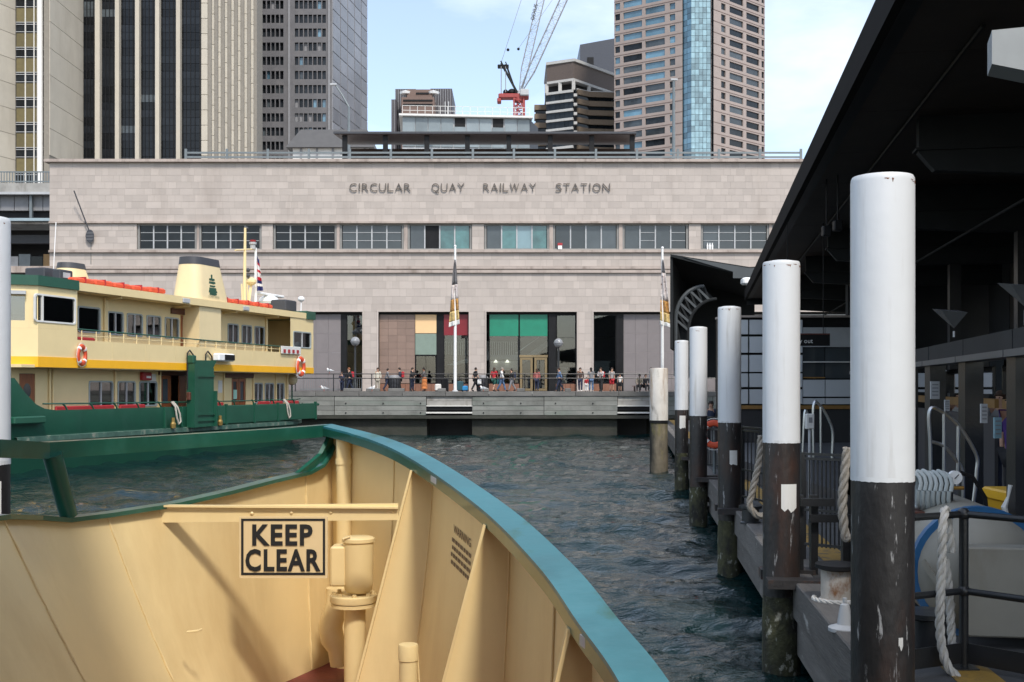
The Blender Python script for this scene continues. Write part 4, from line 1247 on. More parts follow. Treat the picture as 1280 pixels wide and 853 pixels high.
def ferry():
    ang = math.atan2(FD.y, FD.x)
    W = 9.0
    f = thing('green_cream_ferry', 'green hulled two deck cream ferry with yellow stripe berthed on the left', 'ferry', (FA.x, FA.y, 0), ang, local=True)
    # ---- hull: lofted sections
    def plan(s):       # inset of the side from the y=0 plane at gunwale height
        if s > 17.5: return 0.0 + 0.055 * (s - 17.5) ** 2
        if s < -5: return 0.055 * (s + 5) ** 2
        return 0.0
    ss = [-13.5, -12, -10, -8, -6, -4.5, -3.6, -3.0, -2.4, -1.9, -1.2, 0, 3, 6, 8.4, 10.9, 14, 17.5, 19, 20.5, 22, 23.5, 25, 26.2]
    def topz(s):
        if s < -3.5: return 3.75
        if s < -1.3:
            u = (s + 3.5) / 2.2
            return 3.75 - 1.28 * (1 - (1 - u) ** 2.4)
        return 2.45 if s < 23 else 2.45 + 0.05 * (s - 23)
    hull = MB(); secs = []
    for s in ss:
        i = min(plan(s), W / 2 - 0.02)
        zt = topz(s)
        secs.append([(s, i + 0.55 + 0.25 * i, -0.8), (s, i + 0.22 + 0.15 * i, 0.45), (s, i + 0.02, 1.40), (s, i, 1.44), (s, i, zt)])
    ns = len(secs[0])
    def loft(mb, secs):
        b = len(mb.v); n = len(secs[0])
        for sc in secs: mb.v.extend(sc)
        for a in range(len(secs) - 1):
            for j in range(n - 1):
                mb.f.append((b + a*n+j, b + (a+1)*n+j, b + (a+1)*n+j+1, b + a*n+j+1))
    loft(hull, secs)
    loft(hull, [[(x, W - y, z) for (x, y, z) in reversed(sc)] for sc in secs])
    # inside skin so that the bulwark has thickness
    loft(hull, [[(x, y + 0.1, z) for (x, y, z) in reversed(sc[3:])] for sc in secs])
    loft(hull, [[sc[-1], (sc[-1][0], sc[-1][1] + 0.1, sc[-1][2])] for sc in secs])
    hull.build('hull', M['fgreen'], f, smooth=True)
    dk = MB()
    for a in range(len(ss) - 1):
        i0, i1 = min(plan(ss[a]), W/2), min(plan(ss[a+1]), W/2)
        dk.quad((ss[a], i0 + .02, 1.62), (ss[a+1], i1 + .02, 1.62), (ss[a+1], W - i1 - .02, 1.62), (ss[a], W - i0 - .02, 1.62))
    dk.build('main_deck', mk('deck_red', (0.14, 0.04, 0.035), 0.7), f)
    # rubbing strake and boot top
    st = MB(); loft(st, [[(s, min(plan(s), W/2 - .1) - 0.12, 1.22), (s, min(plan(s), W/2 - .1) - 0.12, 1.42), (s, min(plan(s), W/2 - .1) + 0.03, 1.45)] for s in ss[6:-1]])
    loft(st, [[(s, min(plan(s), W/2 - .1) + 0.03, 1.18), (s, min(plan(s), W/2 - .1) - 0.12, 1.22)] for s in ss[6:-1]])
    st.build('rubbing_strake', mk('worn_strake', (0.05, 0.11, 0.085), 0.6, var=0.4, vs=2, dirt=((0.3, 0.27, 0.22), 0.55, 0.75, 2, (1, 1, 1))), f)
    # near-bow fender block at the left
    MB().bbox(-4.0, -2.2, -0.35, -0.02, 1.95, 2.25, 0.05).build('fender_block', M['fgreen'], f)
    # ---- bulwark panels towards the stern end (each a gate plate with a post)
    edges = [sz(p, 505)[0] for p in (270, 281, 316.5, 346, 393)]
    for a, b in zip(edges[:-1], edges[1:]):
        MB().bbox(a + 0.08, b - 0.08, -0.10, -0.015, 1.5, 2.43, 0.02).build('bulwark_gate', M['fgreen'], f)
        MB().box(b - 0.07, b + 0.07, -0.14, -0.005, 1.45, 2.52).build('bulwark_post', M['fgreen'], f)
    for px in (205, 226):
        s = sz(px, 505)[0]
        MB().box(s - 0.05, s + 0.05, -0.10, -0.005, 1.45, 2.46).build('bulwark_post', M['fgreen'], f)
    # rail on top of the bulwark
    r0 = sz(55, 505)[0]
    MB().tube([(r0, 0.05, 2.72), (8.6, 0.05, 2.66)], 0.035, 6).build('bulwark_rail', M['fgreen'], f)
    MB().tube([(11.0, 0.05, 2.66), (19.5, 0.16, 2.66), (22.5, 1.35, 2.68)], 0.035, 6).build('bulwark_rail', M['fgreen'], f)
    for s in (-0.6, 1.1, 2.7, 4.3, 6.0, 7.4, 11.2, 12.6, 14.6, 16.8, 19.2):
        MB().tube([(s - 0.15, 0.05, 2.70), (s, 0.05, 2.60), (s + 0.12, 0.05, 2.43)], 0.04, 6).build('rail_stanchion', M['fgreen'], f)
    # ---- lower saloon
    yl = 0.9
    fz = 4.15
    P = lambda px, py: sz(px, py, -yl)
    LW = []
    for p, q in ((111, 141), (147, 169), (174, 196)):
        LW.append((P(p, 475)[0], P(q, 475)[0], 2.50, 3.66))
    for p, q in ((317, 328), (331, 342), (344.5, 355)):
        LW.append((P(p, 478)[0], P(q, 478)[0], 2.50, 3.62))
    d1 = (P(200, 470)[0], P(233, 470)[0]); d2 = (P(289.5, 470)[0], P(307.5, 470)[0]); d0 = (P(24, 470)[0], P(44, 470)[0])
    dh = [(d1[0], d1[1], 1.6, 4.02), (d2[0], d2[1], 1.6, 3.88), (d0[0], d0[1], 1.6, 3.95)]
    wl = MB(); s0, s1 = -4.2, P(361, 470)[0]
    holes_wall(wl, s0, s1, 1.62, fz + 0.02, [h for h in LW] + dh, yl, 0.09)
    wl.quad((s1, yl, 1.62), (s1, W - yl, 1.62), (s1, W - yl, fz), (s1, yl, fz))
    wl.quad((s0, yl, 1.62), (s0, yl, fz), (s0, W - yl, fz), (s0, W - yl, 1.62))
    wl.quad((s0, W - yl, 1.62), (s0, W - yl, fz), (s1, W - yl, fz), (s1, W - yl, 1.62))
    lower = wl.build('lower_saloon_wall', M['cream'], f)
    MB().box(s0 + 0.2, s1 - 0.2, 4.2, 4.3, 1.65, fz).build('saloon_partition', M['grey'], f)
    winm = mk('window_gasket', (0.32, 0.36, 0.36), 0.45)
    def window(x0, x1, z0, z1, y, parent, bars=1, slant=0.0, frame=winm):
        rr = round_rect(x0 - 0.02, x1 + 0.02, z0 - 0.02, z1 + 0.02, 0.14, slant=slant); ri = round_rect(x0 + 0.05, x1 - 0.05, z0 + 0.05, z1 - 0.05, 0.10, slant=slant)
        n = len(rr)
        fr = MB(); vs = [(p[0], y - 0.03, p[1]) for p in rr] + [(p[0], y - 0.03, p[1]) for p in ri] + [(p[0], y + 0.05, p[1]) for p in rr] + [(p[0], y + 0.05, p[1]) for p in ri]
        fs = []
        for i in range(n):
            j = (i + 1) % n
            fs += [(i, j, n+j, n+i), (n+i, n+j, 3*n+j, 3*n+i), (2*n+i, 2*n+j, j, i)]
        fr.add(vs, fs)
        w_ = fr.build('window', frame, parent)
        # corner fill of the square wall opening
        MB().prism([(p[0], y + 0.03, p[1]) for p in ri], (0, 0.012, 0)).build('pane', M['pane_ferry'], w_)
        for i in range(bars):
            xm = x0 + (x1 - x0) * (i + 1) / (bars + 1) - slant * 0.5
            MB().box(xm - 0.03, xm + 0.03, y - 0.025, y + 0.029, z0 + 0.05, z1 - 0.05).build('window_bar', M['lgrey'], w_)
        return w_
    for h in LW: window(h[0], h[1], h[2], h[3], yl, f)
    # timber doors
    def leaf(x0, x1, z1, y, rnd=False):
        z0 = 1.64
        if rnd:
            d = MB().box(x0, x1, y, y + 0.06, z0, z1).build('door', M['wood'], f)
            cx, cz = (x0 + x1) / 2, 3.25
            MB().add([(cx + 0.22 * math.cos(R(a)), y - 0.01, cz + 0.30 * math.sin(R(a))) for a in range(0, 360, 20)], [tuple(range(18))]).build('porthole', M['glass_mid'], d)
            return
        b = MB(); w_ = x1 - x0
        holes_wall(b, x0, x1, z0, z1, [(x0 + w_ * 0.24, x1 - w_ * 0.24, z0 + 0.95, z1 - 0.16)], y, 0.05)
        d = b.build('door', M['wood'], f)
        MB().box(x0 + w_ * 0.24, x1 - w_ * 0.24, y + 0.03, y + 0.045, z0 + 0.95, z1 - 0.16).build('pane', M['glass_mid'], d)
    leaf(d0[0], d0[1], 3.93, yl + 0.02, True)
    m1 = d1[0] + (d1[1] - d1[0]) * 0.42
    leaf(d1[0] + 0.02, m1, 3.95, yl + 0.02)
    MB().box(m1 + 0.02, d1[1] - 0.62, yl + 0.5, yl + 0.56, 1.64, 3.9).build('white_partition', M['offwhite'], f)
    MB().box(d1[1] - 0.6, d1[1], yl + 0.02, yl + 0.08, 1.64, 3.95).build('door', M['wood'], f)
    md = (d2[0] + d2[1]) / 2
    leaf(d2[0] + 0.02, md - 0.01, 3.86, yl + 0.02); leaf(md + 0.01, d2[1] - 0.02, 3.86, yl + 0.02)
    MB().box(d2[0] + 0.2, d2[0] + 0.55, yl - 0.0, yl + 0.015, 2.75, 3.25).build('door_notice', mk('pale_green_notice', (0.35, 0.6, 0.5), 0.5), f)
    MB().box(d1[0] - 0.15, d1[1] + 0.15, yl - 0.09, yl - 0.004, 3.98, 4.16).build('door_header', M['dkwood'], f)
    a, b = P(281, 470)[0], P(316, 470)[0]
    MB().box(a, b, yl - 0.09, yl - 0.004, 3.90, 4.14).build('door_header', M['dkwood'], f)
    # posts and pipes on the saloon wall
    for px in (61, 65, 143, 199, 279, 316, 344, 358):
        s = P(px, 480)[0]
        MB().tube([(s, yl - 0.06, 1.65), (s, yl - 0.06, fz)], 0.05, 8).build('pipe', M['cream'], f)
    # red cabinet and notices
    a, b = P(174.5, 466)[0], P(185.5, 466)[0]
    MB().bbox(a, b, yl - 0.2, yl - 0.01, 3.72, 4.10, 0.02).build('red_cabinet', M['red'], f)
    MB().box(a + 0.25, b - 0.1, yl - 0.215, yl - 0.203, 3.82, 3.92).build('cabinet_mark', M['white'], f)
    MB().box(P(187, 466)[0], P(194.5, 466)[0], yl - 0.02, yl - 0.005, 3.60, 4.02).build('notice', M['offwhite'], f)
    MB().box(P(272.5, 480)[0], P(277.5, 480)[0], yl - 0.02, yl - 0.005, 3.1, 3.75).build('notice', M['offwhite'], f)
    # red bench backs on the main deck
    for p, q in ((68, 112), (113, 141), (148, 180), (269, 278), (322, 336), (338, 352), (357, 372)):
        a, b = sz(p, 508, -0.4)[0], sz(q, 508, -0.4)[0]
        bs = MB().bbox(a, b, 0.30, 0.42, 2.0, 2.60, 0.04).build('bench_back', M['red'], f)
        MB().bbox(a, b, 0.43, 0.80, 1.98, 2.08, 0.03).build('bench_seat', M['red'], f)
    # ---- upper deck: band, bulwark, floor
    sE = 21.6
    MB().box(-3.2, sE, 0.02, W - 0.02, 4.18, 4.30).build('upper_deck_floor', M['cream'], f)
    MB().box(0.0, sE, -0.03, 0.06, 4.22, 4.56).build('yellow_stripe', M['yellow'], f)
    n = 9
    for i in range(n):
        a, b = 0.0 + sE * i / n, sE * (i + 1) / n
        MB().box(a + 0.006, b - 0.006, 0.0, 0.05, 4.563, 5.38).build('bulwark_plate', M['cream'], f)
    MB().box(sE - 0.05, sE, 0.06, W, 4.22, 5.38).build('end_bulwark', M['cream'], f)
    MB().tube([(0, 0.03, 5.84), (12, 0.03, 5.74), (sE - 1.7, 0.03, 5.70)], 0.035, 6).build('upper_rail', M['fgreen'], f)
    s = 0.4
    while s < 20:
        MB().tube([(s, 0.03, 5.37), (s, 0.03, 5.80 - s * 0.006)], 0.025, 6).build('upper_stanchion', M['cream'], f); s += 0.95
    MB().tube([(0, 0.03, 5.58), (sE - 1.7, 0.03, 5.55)], 0.018, 6).build('upper_rail', M['cream'], f)
    # ---- upper saloon
    yu = 1.0
    P1 = lambda px, py: sz(px, py, -yu)
    UW = []
    for p, q in ((134.5, 154), (158.5, 178), (183, 201), (206, 223.5), (284.5, 298), (302, 314.5), (318, 330.5)):
        UW.append((P1(p, 390)[0], P1(q, 390)[0], 5.78, 6.82))
    UW.append((P1(97, 395)[0], P1(125, 395)[0], 5.80, 6.92))
    du = (P1(225.5, 400)[0], P1(239, 400)[0])
    sU = P1(335, 400)[0]
    wl = MB()
    holes_wall(wl, 0.0, sU, 4.30, 7.45, UW + [(du[0], du[1], 4.32, 7.0)], yu, 0.09)
    wl.quad((sU, yu, 4.3), (sU, W - yu, 4.3), (sU, W - yu, 7.45), (sU, yu, 7.45))
    wl.quad((0, W - yu, 4.3), (0, W - yu, 7.45), (sU, W - yu, 7.45), (sU, W - yu, 4.3))
    wl.build('upper_saloon_wall', M['cream'], f)
    MB().box(0.3, sU - 0.3, 4.4, 4.5, 4.3, 7.4).build('upper_partition', M['grey'], f)
    for h in UW[:-1]: window(h[0], h[1], h[2], h[3], yu, f)
    window(*UW[-1][:4], yu, f, bars=0)
    b = MB(); w_ = du[1] - du[0]
    holes_wall(b, du[0] + .02, du[1] - .02, 4.32, 6.98, [(du[0] + w_ * 0.24, du[1] - w_ * 0.24, 5.75, 6.8)], yu + 0.02, 0.05)
    d_ = b.build('door', M['wood'], f)
    MB().box(du[0] + w_ * 0.24, du[1] - w_ * 0.24, yu + 0.05, yu + 0.065, 5.75, 6.8).build('pane', M['glass_mid'], d_)
    MB().box(P1(213, 390)[0], P1(241, 390)[0], yu - 0.09, yu - 0.004, 7.02, 7.3).build('door_header', M['dkwood'], f)
    for px in (130, 132, 250, 332):
        s = P1(px, 400)[0]
        MB().tube([(s, yu - 0.06, 4.3), (s, yu - 0.06, 7.42)], 0.06, 8).build('pipe', M['cream'], f)
    # red seat seen through the upper rails
    MB().bbox(0.3, 2.0, 0.55, 0.95, 5.0, 5.55, 0.05).build('deck_seat', M['red'], f)
    # stern end shelter of the upper deck
    e0 = sz(340, 420)[0]
    MB().box(e0 + 0.3, sE - 3.3, 1.6, 1.68, 5.3, 6.9).build('shelter_glass', mk('pale_blue_glass', (0.30, 0.37, 0.42), 0.15), f)
    ww = MB()
    xw0, xw1 = sz(366.5, 420)[0], sz(388.5, 420)[0]
    holes_wall(ww, sz(363, 420)[0], sE, 5.381, 7.45, [(xw0, xw1, 5.72, 6.66)], 0.0, 0.08)
    ww.quad((sE, 0, 5.38), (sE, W, 5.38), (sE, W, 7.45), (sE, 0, 7.45))
    ww.build('end_wheelhouse_wall', M['cream'], f)
    window(xw0, xw1, 5.72, 6.66, 0.0, f, bars=1)
    MB().box(sz(363, 420)[0] + 0.1, sE - 0.2, 3.0, 3.1, 4.4, 7.4).build('end_partition', M['grey'], f)
    bxs = (sz(350, 440)[0], sz(374, 440)[0])
    MB().bbox(bxs[0], bxs[1], -0.12, -0.035, 5.30, 5.74, 0.02).build('white_rack', M['offwhite'], f)
    for i in range(4):
        a = bxs[0] + 0.18 + i * (bxs[1] - bxs[0] - 0.2) / 4
        MB().box(a, a + 0.26, -0.14, -0.125, 5.36, 5.56).build('red_marker', M['red'], f)
    # ---- roof
    MB().box(-0.05, sE + 0.05, -0.05, W + 0.05, 7.46, 7.80).build('roof', M['cream'], f)
    for s in (3.2, 8.6, 13.0, 17.5):
        MB().bar((s, 0.1, 7.40), (s, 0.95, 7.36), 0.08, 0.10).build('roof_bracket', M['cream'], f)
    for px in (231, 306):
        s = sz(px, 380)[0]
        MB().bbox(s - 0.3, s + 0.3, -0.12, -0.051, 7.50, 7.72, 0.02).build('roof_light', M['lgrey'], f)
    # green caps at the ends of the roof
    MB().box(sE - 1.0, sE + 0.1, -0.10, W + 0.1, 7.45, 7.93).build('roof_cap', M['fgreen'], f)
    MB().bbox(sE - 1.6, sE - 0.2, 1.0, 2.0, 7.94, 8.6, 0.05).build('roof_locker', M['dkgrey'], f)
    # orange buoyant rafts along the roof edge
    def rafts(a, b, n):
        for i in range(n):
            x0, x1 = a + (b - a) * i / n, a + (b - a) * (i + 1) / n
            t_ = MB().bbox(x0 + 0.02, x1 - 0.02, 0.15, 1.1, 7.81, 8.06 + random.uniform(-0.02, 0.03), 0.07).build('life_raft', M['orange'], f)
            MB().box((x0 + x1)/2 - 0.03, (x0 + x1)/2 + 0.03, 0.13, 1.12, 7.80, 8.10).build('raft_strap', M['red'], t_)
    rafts(0.15, 6.7, 5); rafts(11.6, 17.0, 5)
    # ---- funnel
    fm = mk('funnel_cream', (0.74, 0.60, 0.35), 0.4, var=0.04)
    def funnel(sa, sb, ya, yb, z0, z1, tp, name):
        def ring(z, sh):
            a, b, c, d = sa + sh * 0.22, sb - sh * 0.50, ya + sh * 0.22, yb - sh * 0.22
            r = 0.5
            pts = []
            for cx, cy, a0 in ((a + r, c + r, 180), (b - 0.35, c + 0.35, 270), (b - 0.35, d - 0.35, 0), (a + r, d - r, 90)):
                rr = r if cx == a + r else 0.35
                for i in range(5):
                    an = R(a0 + 90 * i / 4)
                    pts.append((cx + rr * math.cos(an), cy + rr * math.sin(an), z + (0.0 if z < z1 else (sb - cx) * 0.0)))
            return pts
        def shell(zs):
            mb = MB(); rings = [ring(z, sh) for z, sh in zs]; n = len(rings[0])
            for r_ in rings: mb.v.extend(r_)
            for i in range(len(rings) - 1):
                for j in range(n):
                    k = (j + 1) % n
                    mb.f.append((i*n+j, i*n+k, i*n+n+k, i*n+n+j))
            mb.f.append(tuple(range((len(rings)-1)*n, len(rings)*n)))
            return mb
        zm = z1 - tp
        t_ = shell([(z0, 0.0), (z0 + 0.35, 0.08), (zm, 0.85)]).build(name, fm, f, smooth=True)
        shell([(zm + 0.001, 0.80), (z1, 0.95)]).build(name + '_top', M['dkgrey'], t_, smooth=True)
        return t_
    fu = funnel(9.3, 12.3, 0.10, 1.75, 7.80, 9.98, 0.38, 'funnel')
    MB().box(9.4, 11.4, 0.08, 1.2, 4.3, 7.46).build('funnel_casing', fm, f)
    # green emblem on the funnel: a little tower of bars, and a line of lettering
    ec = sz(261.5, 350, -0.35)[0]
    gm = M['fgreen']
    ey = lambda z: 0.10 + 0.85 * 0.22 * (z - 7.8) / 1.80 - 0.035
    for z, hw, hh in ((9.05, 0.06, 0.10), (8.90, 0.26, 0.05), (8.74, 0.30, 0.05), (8.56, 0.26, 0.035), (8.40, 0.34, 0.07), (8.27, 0.40, 0.06), (8.15, 0.34, 0.05)):
        b = MB(); y = ey(z)
        pts = [(ec - hw, y, z - hh), (ec + hw * 0.4, y, z - hh - 0.02), (ec + hw, y, z - hh + 0.03), (ec + hw * 0.85, y, z + hh), (ec - hw * 0.9, y, z + hh)]
        b.prism(pts, (0, 0.02, 0)).build('emblem', gm, fu)
    me = text_mesh('SYDNEY FERRIES', 0.10, 0.0, 0.0, width=1.0)
    put('lettering', me, gm, fu, (ec, ey(7.98) - 0.02, 7.96))
    # second funnel on the far side near the wheelhouse
    c0 = sz(88, 340, -5.0)[0]; c1 = sz(122, 340, -5.0)[0]
    funnel(c0, c1, 5.0, 6.4, 7.8, sz(66, 323, -5.0)[1] + 0.0, 0.28, 'funnel')
    lv = (sz(109, 340, -4.95)[0], sz(116, 340, -4.95)[0])
    MB().box(lv[0], lv[1], 4.93, 5.02, 7.95, 8.5).build('funnel_louvre', M['grey'], f)
    # ---- wheelhouse
    zb, zt = 4.20, 7.72
    poly = [(0.02, -0.05), (-2.35, -0.05), (-3.75, 1.9), (-3.75, 7.1), (-2.35, W + 0.05), (0.02, W + 0.05)]
    def band(z0, z1, off, mat, nm, pr=None):
        mb = MB()
        pts = []
        cx, cy = -1.8, W / 2
        for (x, y) in poly:
            pts.append((x + (0 if x > -0.5 else -off), y + (off if y > cy else -off), z0))
        return mb.prism(pts, (0, 0, z1 - z0)).build(nm, mat, pr or f)
    band(4.20, 4.62, 0.03, M['yellow'], 'wheelhouse_stripe')
    band(4.622, 5.75, 0.0, M['cream'], 'wheelhouse_apron')
    # side wall with the big slanted window
    a, b = sz(39.5, 380)[0], sz(93, 380)[0]
    wz0, wz1 = 6.02, 7.12
    ww = MB(); holes_wall(ww, -2.35, 0.02, 5.752, 7.46, [(a + 0.12, b, wz0, wz1)], -0.05, 0.08)
    ww.build('wheelhouse_side', M['cream'], f)
    window(a + 0.12, b, wz0, wz1, -0.05, f, bars=0, slant=0.0, frame=M['offwhite'])
    xm = sz(51.5, 380)[0]
    MB().box(xm - 0.035, xm + 0.035, -0.09, 0.0, wz0, wz1).build('window_post', M['offwhite'], f)
    # front chamfer and front with windows
    def facade(p, q, wins):
        d = Vector((q[0] - p[0], q[1] - p[1])); Ln = d.length; u = d.normalized()
        m4 = Matrix.Translation((p[0], p[1], 0)) @ Matrix.Rotation(math.atan2(u.y, u.x), 4, 'Z')
        mb = MB(); holes_wall(mb, 0, Ln, 5.752, 7.46, [(x0 * Ln, x1 * Ln, 6.05, 7.02) for x0, x1 in wins], 0, 0.08)
        mb.v = [tuple(m4 @ Vector(v)) for v in mb.v]
        mb.build('wheelhouse_front', M['cream'], f)
        for x0, x1 in wins:
            g = MB().box(x0 * Ln, x1 * Ln, 0.05, 0.07, 6.05, 7.02); g.v = [tuple(m4 @ Vector(v)) for v in g.v]
            g.build('pane', M['pane_ferry'], f)
            g = MB().box(x0 * Ln - 0.05, x1 * Ln + 0.05, -0.25, -0.02, 7.08, 7.22); g.v = [tuple(m4 @ Vector(v)) for v in g.v]
            g.build('window_visor', M['lgrey'], f)
    facade((-3.75, 1.9), (-2.35, -0.05), [(0.15, 0.80)])
    facade((-3.75, 7.1), (-3.75, 1.9), [(0.05, 0.32), (0.37, 0.63), (0.68, 0.95)])
    band(7.46, 7.86, 0.10, M['fgreen'], 'wheelhouse_roof')
    MB().box(-3.3, -0.2, 3.6, 3.7, 5.76, 7.4).build('wheelhouse_back', M['grey'], f)
    MB().box(-2.9, -0.3, 1.2, 1.9, 5.76, 6.35).build('console', M['dkgrey'], f)
    # roof gear on the wheelhouse
    s = sz(63, 335, -1.5)
    MB().bbox(s[0] - 0.5, s[0] + 0.45, 1.4, 2.4, 7.87, 8.45, 0.04).build('roof_locker', M['dkgrey'], f)
    s2 = sz(82, 340, -0.6)
    tt = MB().bbox(s2[0] - 0.42, s2[0] + 0.42, 0.55, 0.95, 7.87, 8.34, 0.04).build('searchlight', M['dkgrey'], f)
    MB().box(s2[0] - 0.22, s2[0] + 0.22, 0.535, 0.549, 8.0, 8.22).build('searchlight_lens', M['lgrey'], tt)
    MB().tube([(sz(66, 330, -2)[0], 2.0, 7.9), (sz(70, 282, -2)[0], 2.0, sz(70, 278, -2)[1])], 0.02, 5).build('whip_aerial', M['white'], f)
    MB().bbox(-2.2, -1.3, 2.0, 2.8, 7.87, 8.02, 0.04).build('roof_hatch', M['offwhite'], f)
    # ---- masts and radar
    q = lambda px, py, t=-3.0: (sz(px, py, t)[0], -t, sz(px, py, t)[1])
    ml = M['cream']
    ms = MB().tube([q(305.5, 378), q(306.5, 285)], [0.11, 0.07], 8).build('mast', ml, f)
    MB().tube([q(294, 313), q(318, 311.5)], 0.05, 6).build('mast_yard', ml, f)
    for py in (286, 338, 345):
        MB().ball(q(308 if py < 300 else 310, py), 0.13).build('mast_lamp', M['dkgrey'], f)
    for px in (303, 310):
        MB().tube([q(px, 378), q(px - 1, 355)], 0.05, 6).build('mast_strut', ml, f)
    MB().ball(q(313.5, 352), 0.35, 0.35, 0.25).build('mast_horn', ml, f)
    MB().tube([q(314, 355), q(311, 378)], 0.09, 6).build('horn_bracket', ml, f)
    MB().tube([q(319.5, 380), q(319.5, 310)], 0.08, 8).build('signal_mast', M['white'], f)
    MB().lathe([(0.16, 0), (0.16, 0.26), (0.22, 0.28), (0.22, 0.4), (0, 0.42)], q(316, 311.5), 10).build('mast_lantern', M['lgrey'], f)
    MB().lathe([(0.17, 0), (0.19, 0.1), (0, 0.12)], Vector(q(316, 311.5)) + Vector((0, 0, 0.43)), 10).build('lantern_top', M['red'], f)
    MB().bbox(q(322, 369)[0], q(353, 369)[0], 2.85, 3.15, q(0, 370.5)[2] if False else q(338, 370.5)[2], q(338, 367.5)[2], 0.03).build('radar_bar', M['white'], f)
    rc = q(336, 378)
    MB().lathe([(0.55, -0.1), (0.62, 0.05), (0.55, 0.25), (0.3, 0.4), (0, 0.42)], rc, 16).build('radar_dome', M['white'], f, smooth=True)
    MB().lathe([(0.15, -1.0), (0.15, -0.1), (0, -0.1)], rc, 8).build('radar_post', ml, f)
    MB().tube([q(376, 395, -2.5), q(376.5, 376, -2.5)], 0.04, 6).build('small_mast', M['white'], f)
    MB().ball(q(376.5, 374, -2.5), 0.22, 0.22, 0.18).build('mast_lamp', M['white'], f)
    # ---- ensign hanging from the signal mast (a thing of its own)
    fl = Vector(q(320, 362)); m4 = f.matrix_basis
    rotm = Matrix.Translation((FA.x, FA.y, 0)) @ Matrix.Rotation(ang, 4, 'Z')
    top_w = rotm @ Vector(q(320, 321)); bot_w = rotm @ Vector(q(320, 364))
    en = thing('ensign', 'limp blue white and red ensign hanging from the ferry signal mast', 'flag', bot_w)
    cols = [mk('flag_blue', (0.012, 0.02, 0.12), 0.7), mk('flag_white', (0.75, 0.75, 0.75), 0.7), mk('flag_red', (0.5, 0.015, 0.03), 0.7)]
    H = top_w.z - bot_w.z
    strips = [(0.0, 0.14, 0), (0.14, 0.22, 2), (0.22, 0.36, 1), (0.36, 0.44, 2), (0.44, 0.58, 1), (0.58, 0.68, 2), (0.68, 0.78, 0), (0.78, 0.86, 1), (0.86, 1.0, 0)]
    for v0, v1, c in strips:
        mb = MB(); n = 6
        for v in (v0, v1):
            for i in range(n + 1):
                u = i / n
                wd = 0.12 + 0.26 * v
                mb.v.append((bot_w.x + 0.1 + u * wd + 0.0, bot_w.y - 0.15 + 0.10 * math.sin(u * 9 + v * 3), bot_w.z + H * v * 0 + H * (1 - v) - 0.25 * u * (1 - v)))
        for i in range(n): mb.f.append((i, i + 1, n + 2 + i, n + 1 + i))
        ob = mb.build('stripe', cols[c], en)
        so_ = ob.modifiers.new('solid', 'SOLIDIFY'); so_.thickness = 0.012
    # ---- green boarding tower with rails
    g0, g1 = sz(240, 490, 0.35)[0], sz(270, 490, 0.35)[0]
    bt = MB().box(g0 + 0.3, g1 - 0.12, -0.30, -0.13, 1.42, 4.35).build('boarding_tower', M['fgreen'], f)
    for z in (1.75, 2.05, 3.95):
        MB().box(g0 + 0.3, g1 - 0.12, -0.36, -0.302, z - 0.05, z + 0.05).build('tower_rib', M['fgreen'], bt)
    MB().box(g0, g0 + 0.28, -0.50, -0.05, 1.42, 4.55).build('tower_cheek', M['fgreen'], bt)
    MB().box(g1 - 0.10, g1, -0.44, -0.05, 1.42, 3.2).build('tower_cheek', M['fgreen'], bt)
    MB().prism([(g0 + 0.28, -0.25, 4.30), (g1 - 0.1, -0.25, 4.35), (g1 + 0.25, -0.25, 4.75), (g0 + 0.5, -0.25, 4.72)], (0, 0.12, 0)).build('tower_hood', M['fgreen'], bt)
    MB().bbox(g0 - 0.05, g0 + 0.25, -0.45, -0.1, 4.55, 4.95, 0.04).build('tower_horn', M['fgreen'], bt)
    for px in (232, 255):
        a = sz(px, 445)[0]
        MB().tube([(a, -0.1, 3.3), (a, -0.1, 5.05), (a + 0.2, -0.1, 5.2), (a + 0.55, -0.1, 4.95), (a + 0.65, -0.1, 4.45)], 0.04, 6).build('hand_hoop', M['blackmetal'], f)
    a = sz(234.5, 485)[0]
    MB().bbox(a - 0.3, a + 0.3, -0.3, -0.11, 2.75, 3.15, 0.03).build('wooden_box', M['dkwood'], f)
    # white lamp box
    a, b = sz(264, 447)[0], sz(284.5, 447)[0]
    lb_ = MB().bbox(a, b, -0.45, -0.06, 4.72, 5.12, 0.06).build('lamp_box', M['white'], f)
    MB().bbox(a + 0.55, b - 0.06, -0.475, -0.452, 4.78, 5.06, 0.005).build('lamp_box_glass', M['black'], lb_)
    # hydrant pair at the bulwark
    for px in (212, 271):
        a = sz(px, 528)[0]
        MB().lathe([(0.12, 0), (0.14, 0.2), (0.08, 0.3), (0.08, 0.5), (0, 0.5)], (a, -0.2, 1.44), 8).build('hydrant', mk('brass_fitting%d' % px, (0.3, 0.2, 0.06), 0.4, 0.5), f)
    # stern end frame on the main deck
    for z in (2.68, 3.55):
        MB().tube([(17.3, 1.2, z), (19.8, 1.2, z), (21.6, 2.2, z)], 0.045, 6).build('end_rail', M['cream'], f)
    for i, s in enumerate((17.4, 18.2, 19.0, 19.8, 20.5, 21.2)):
        y = 1.2 if s < 19.8 else 1.2 + (s - 19.8) * 0.56
        MB().tube([(s + (0.35 if i == 1 else 0), y, 3.55), (s, y, 1.62)], 0.045, 6).build('end_post', M['cream'], f)
    MB().ball((20.6, 0.9, 3.85), 0.34, 0.34, 0.34, 14, 9).build('globe_lamp', mk('old_ivory', (0.62, 0.52, 0.33), 0.4), f, smooth=True)
    MB().tube([(20.6, 0.9, 2.5), (20.6, 0.9, 3.55)], 0.05, 6).build('globe_post', M['fgreen'], f)
    MB().bbox(17.4, 19.4, 1.7, 2.5, 1.63, 3.3, 0.06).build('deck_locker', mk('ochre_locker', (0.35, 0.22, 0.07), 0.6), f)
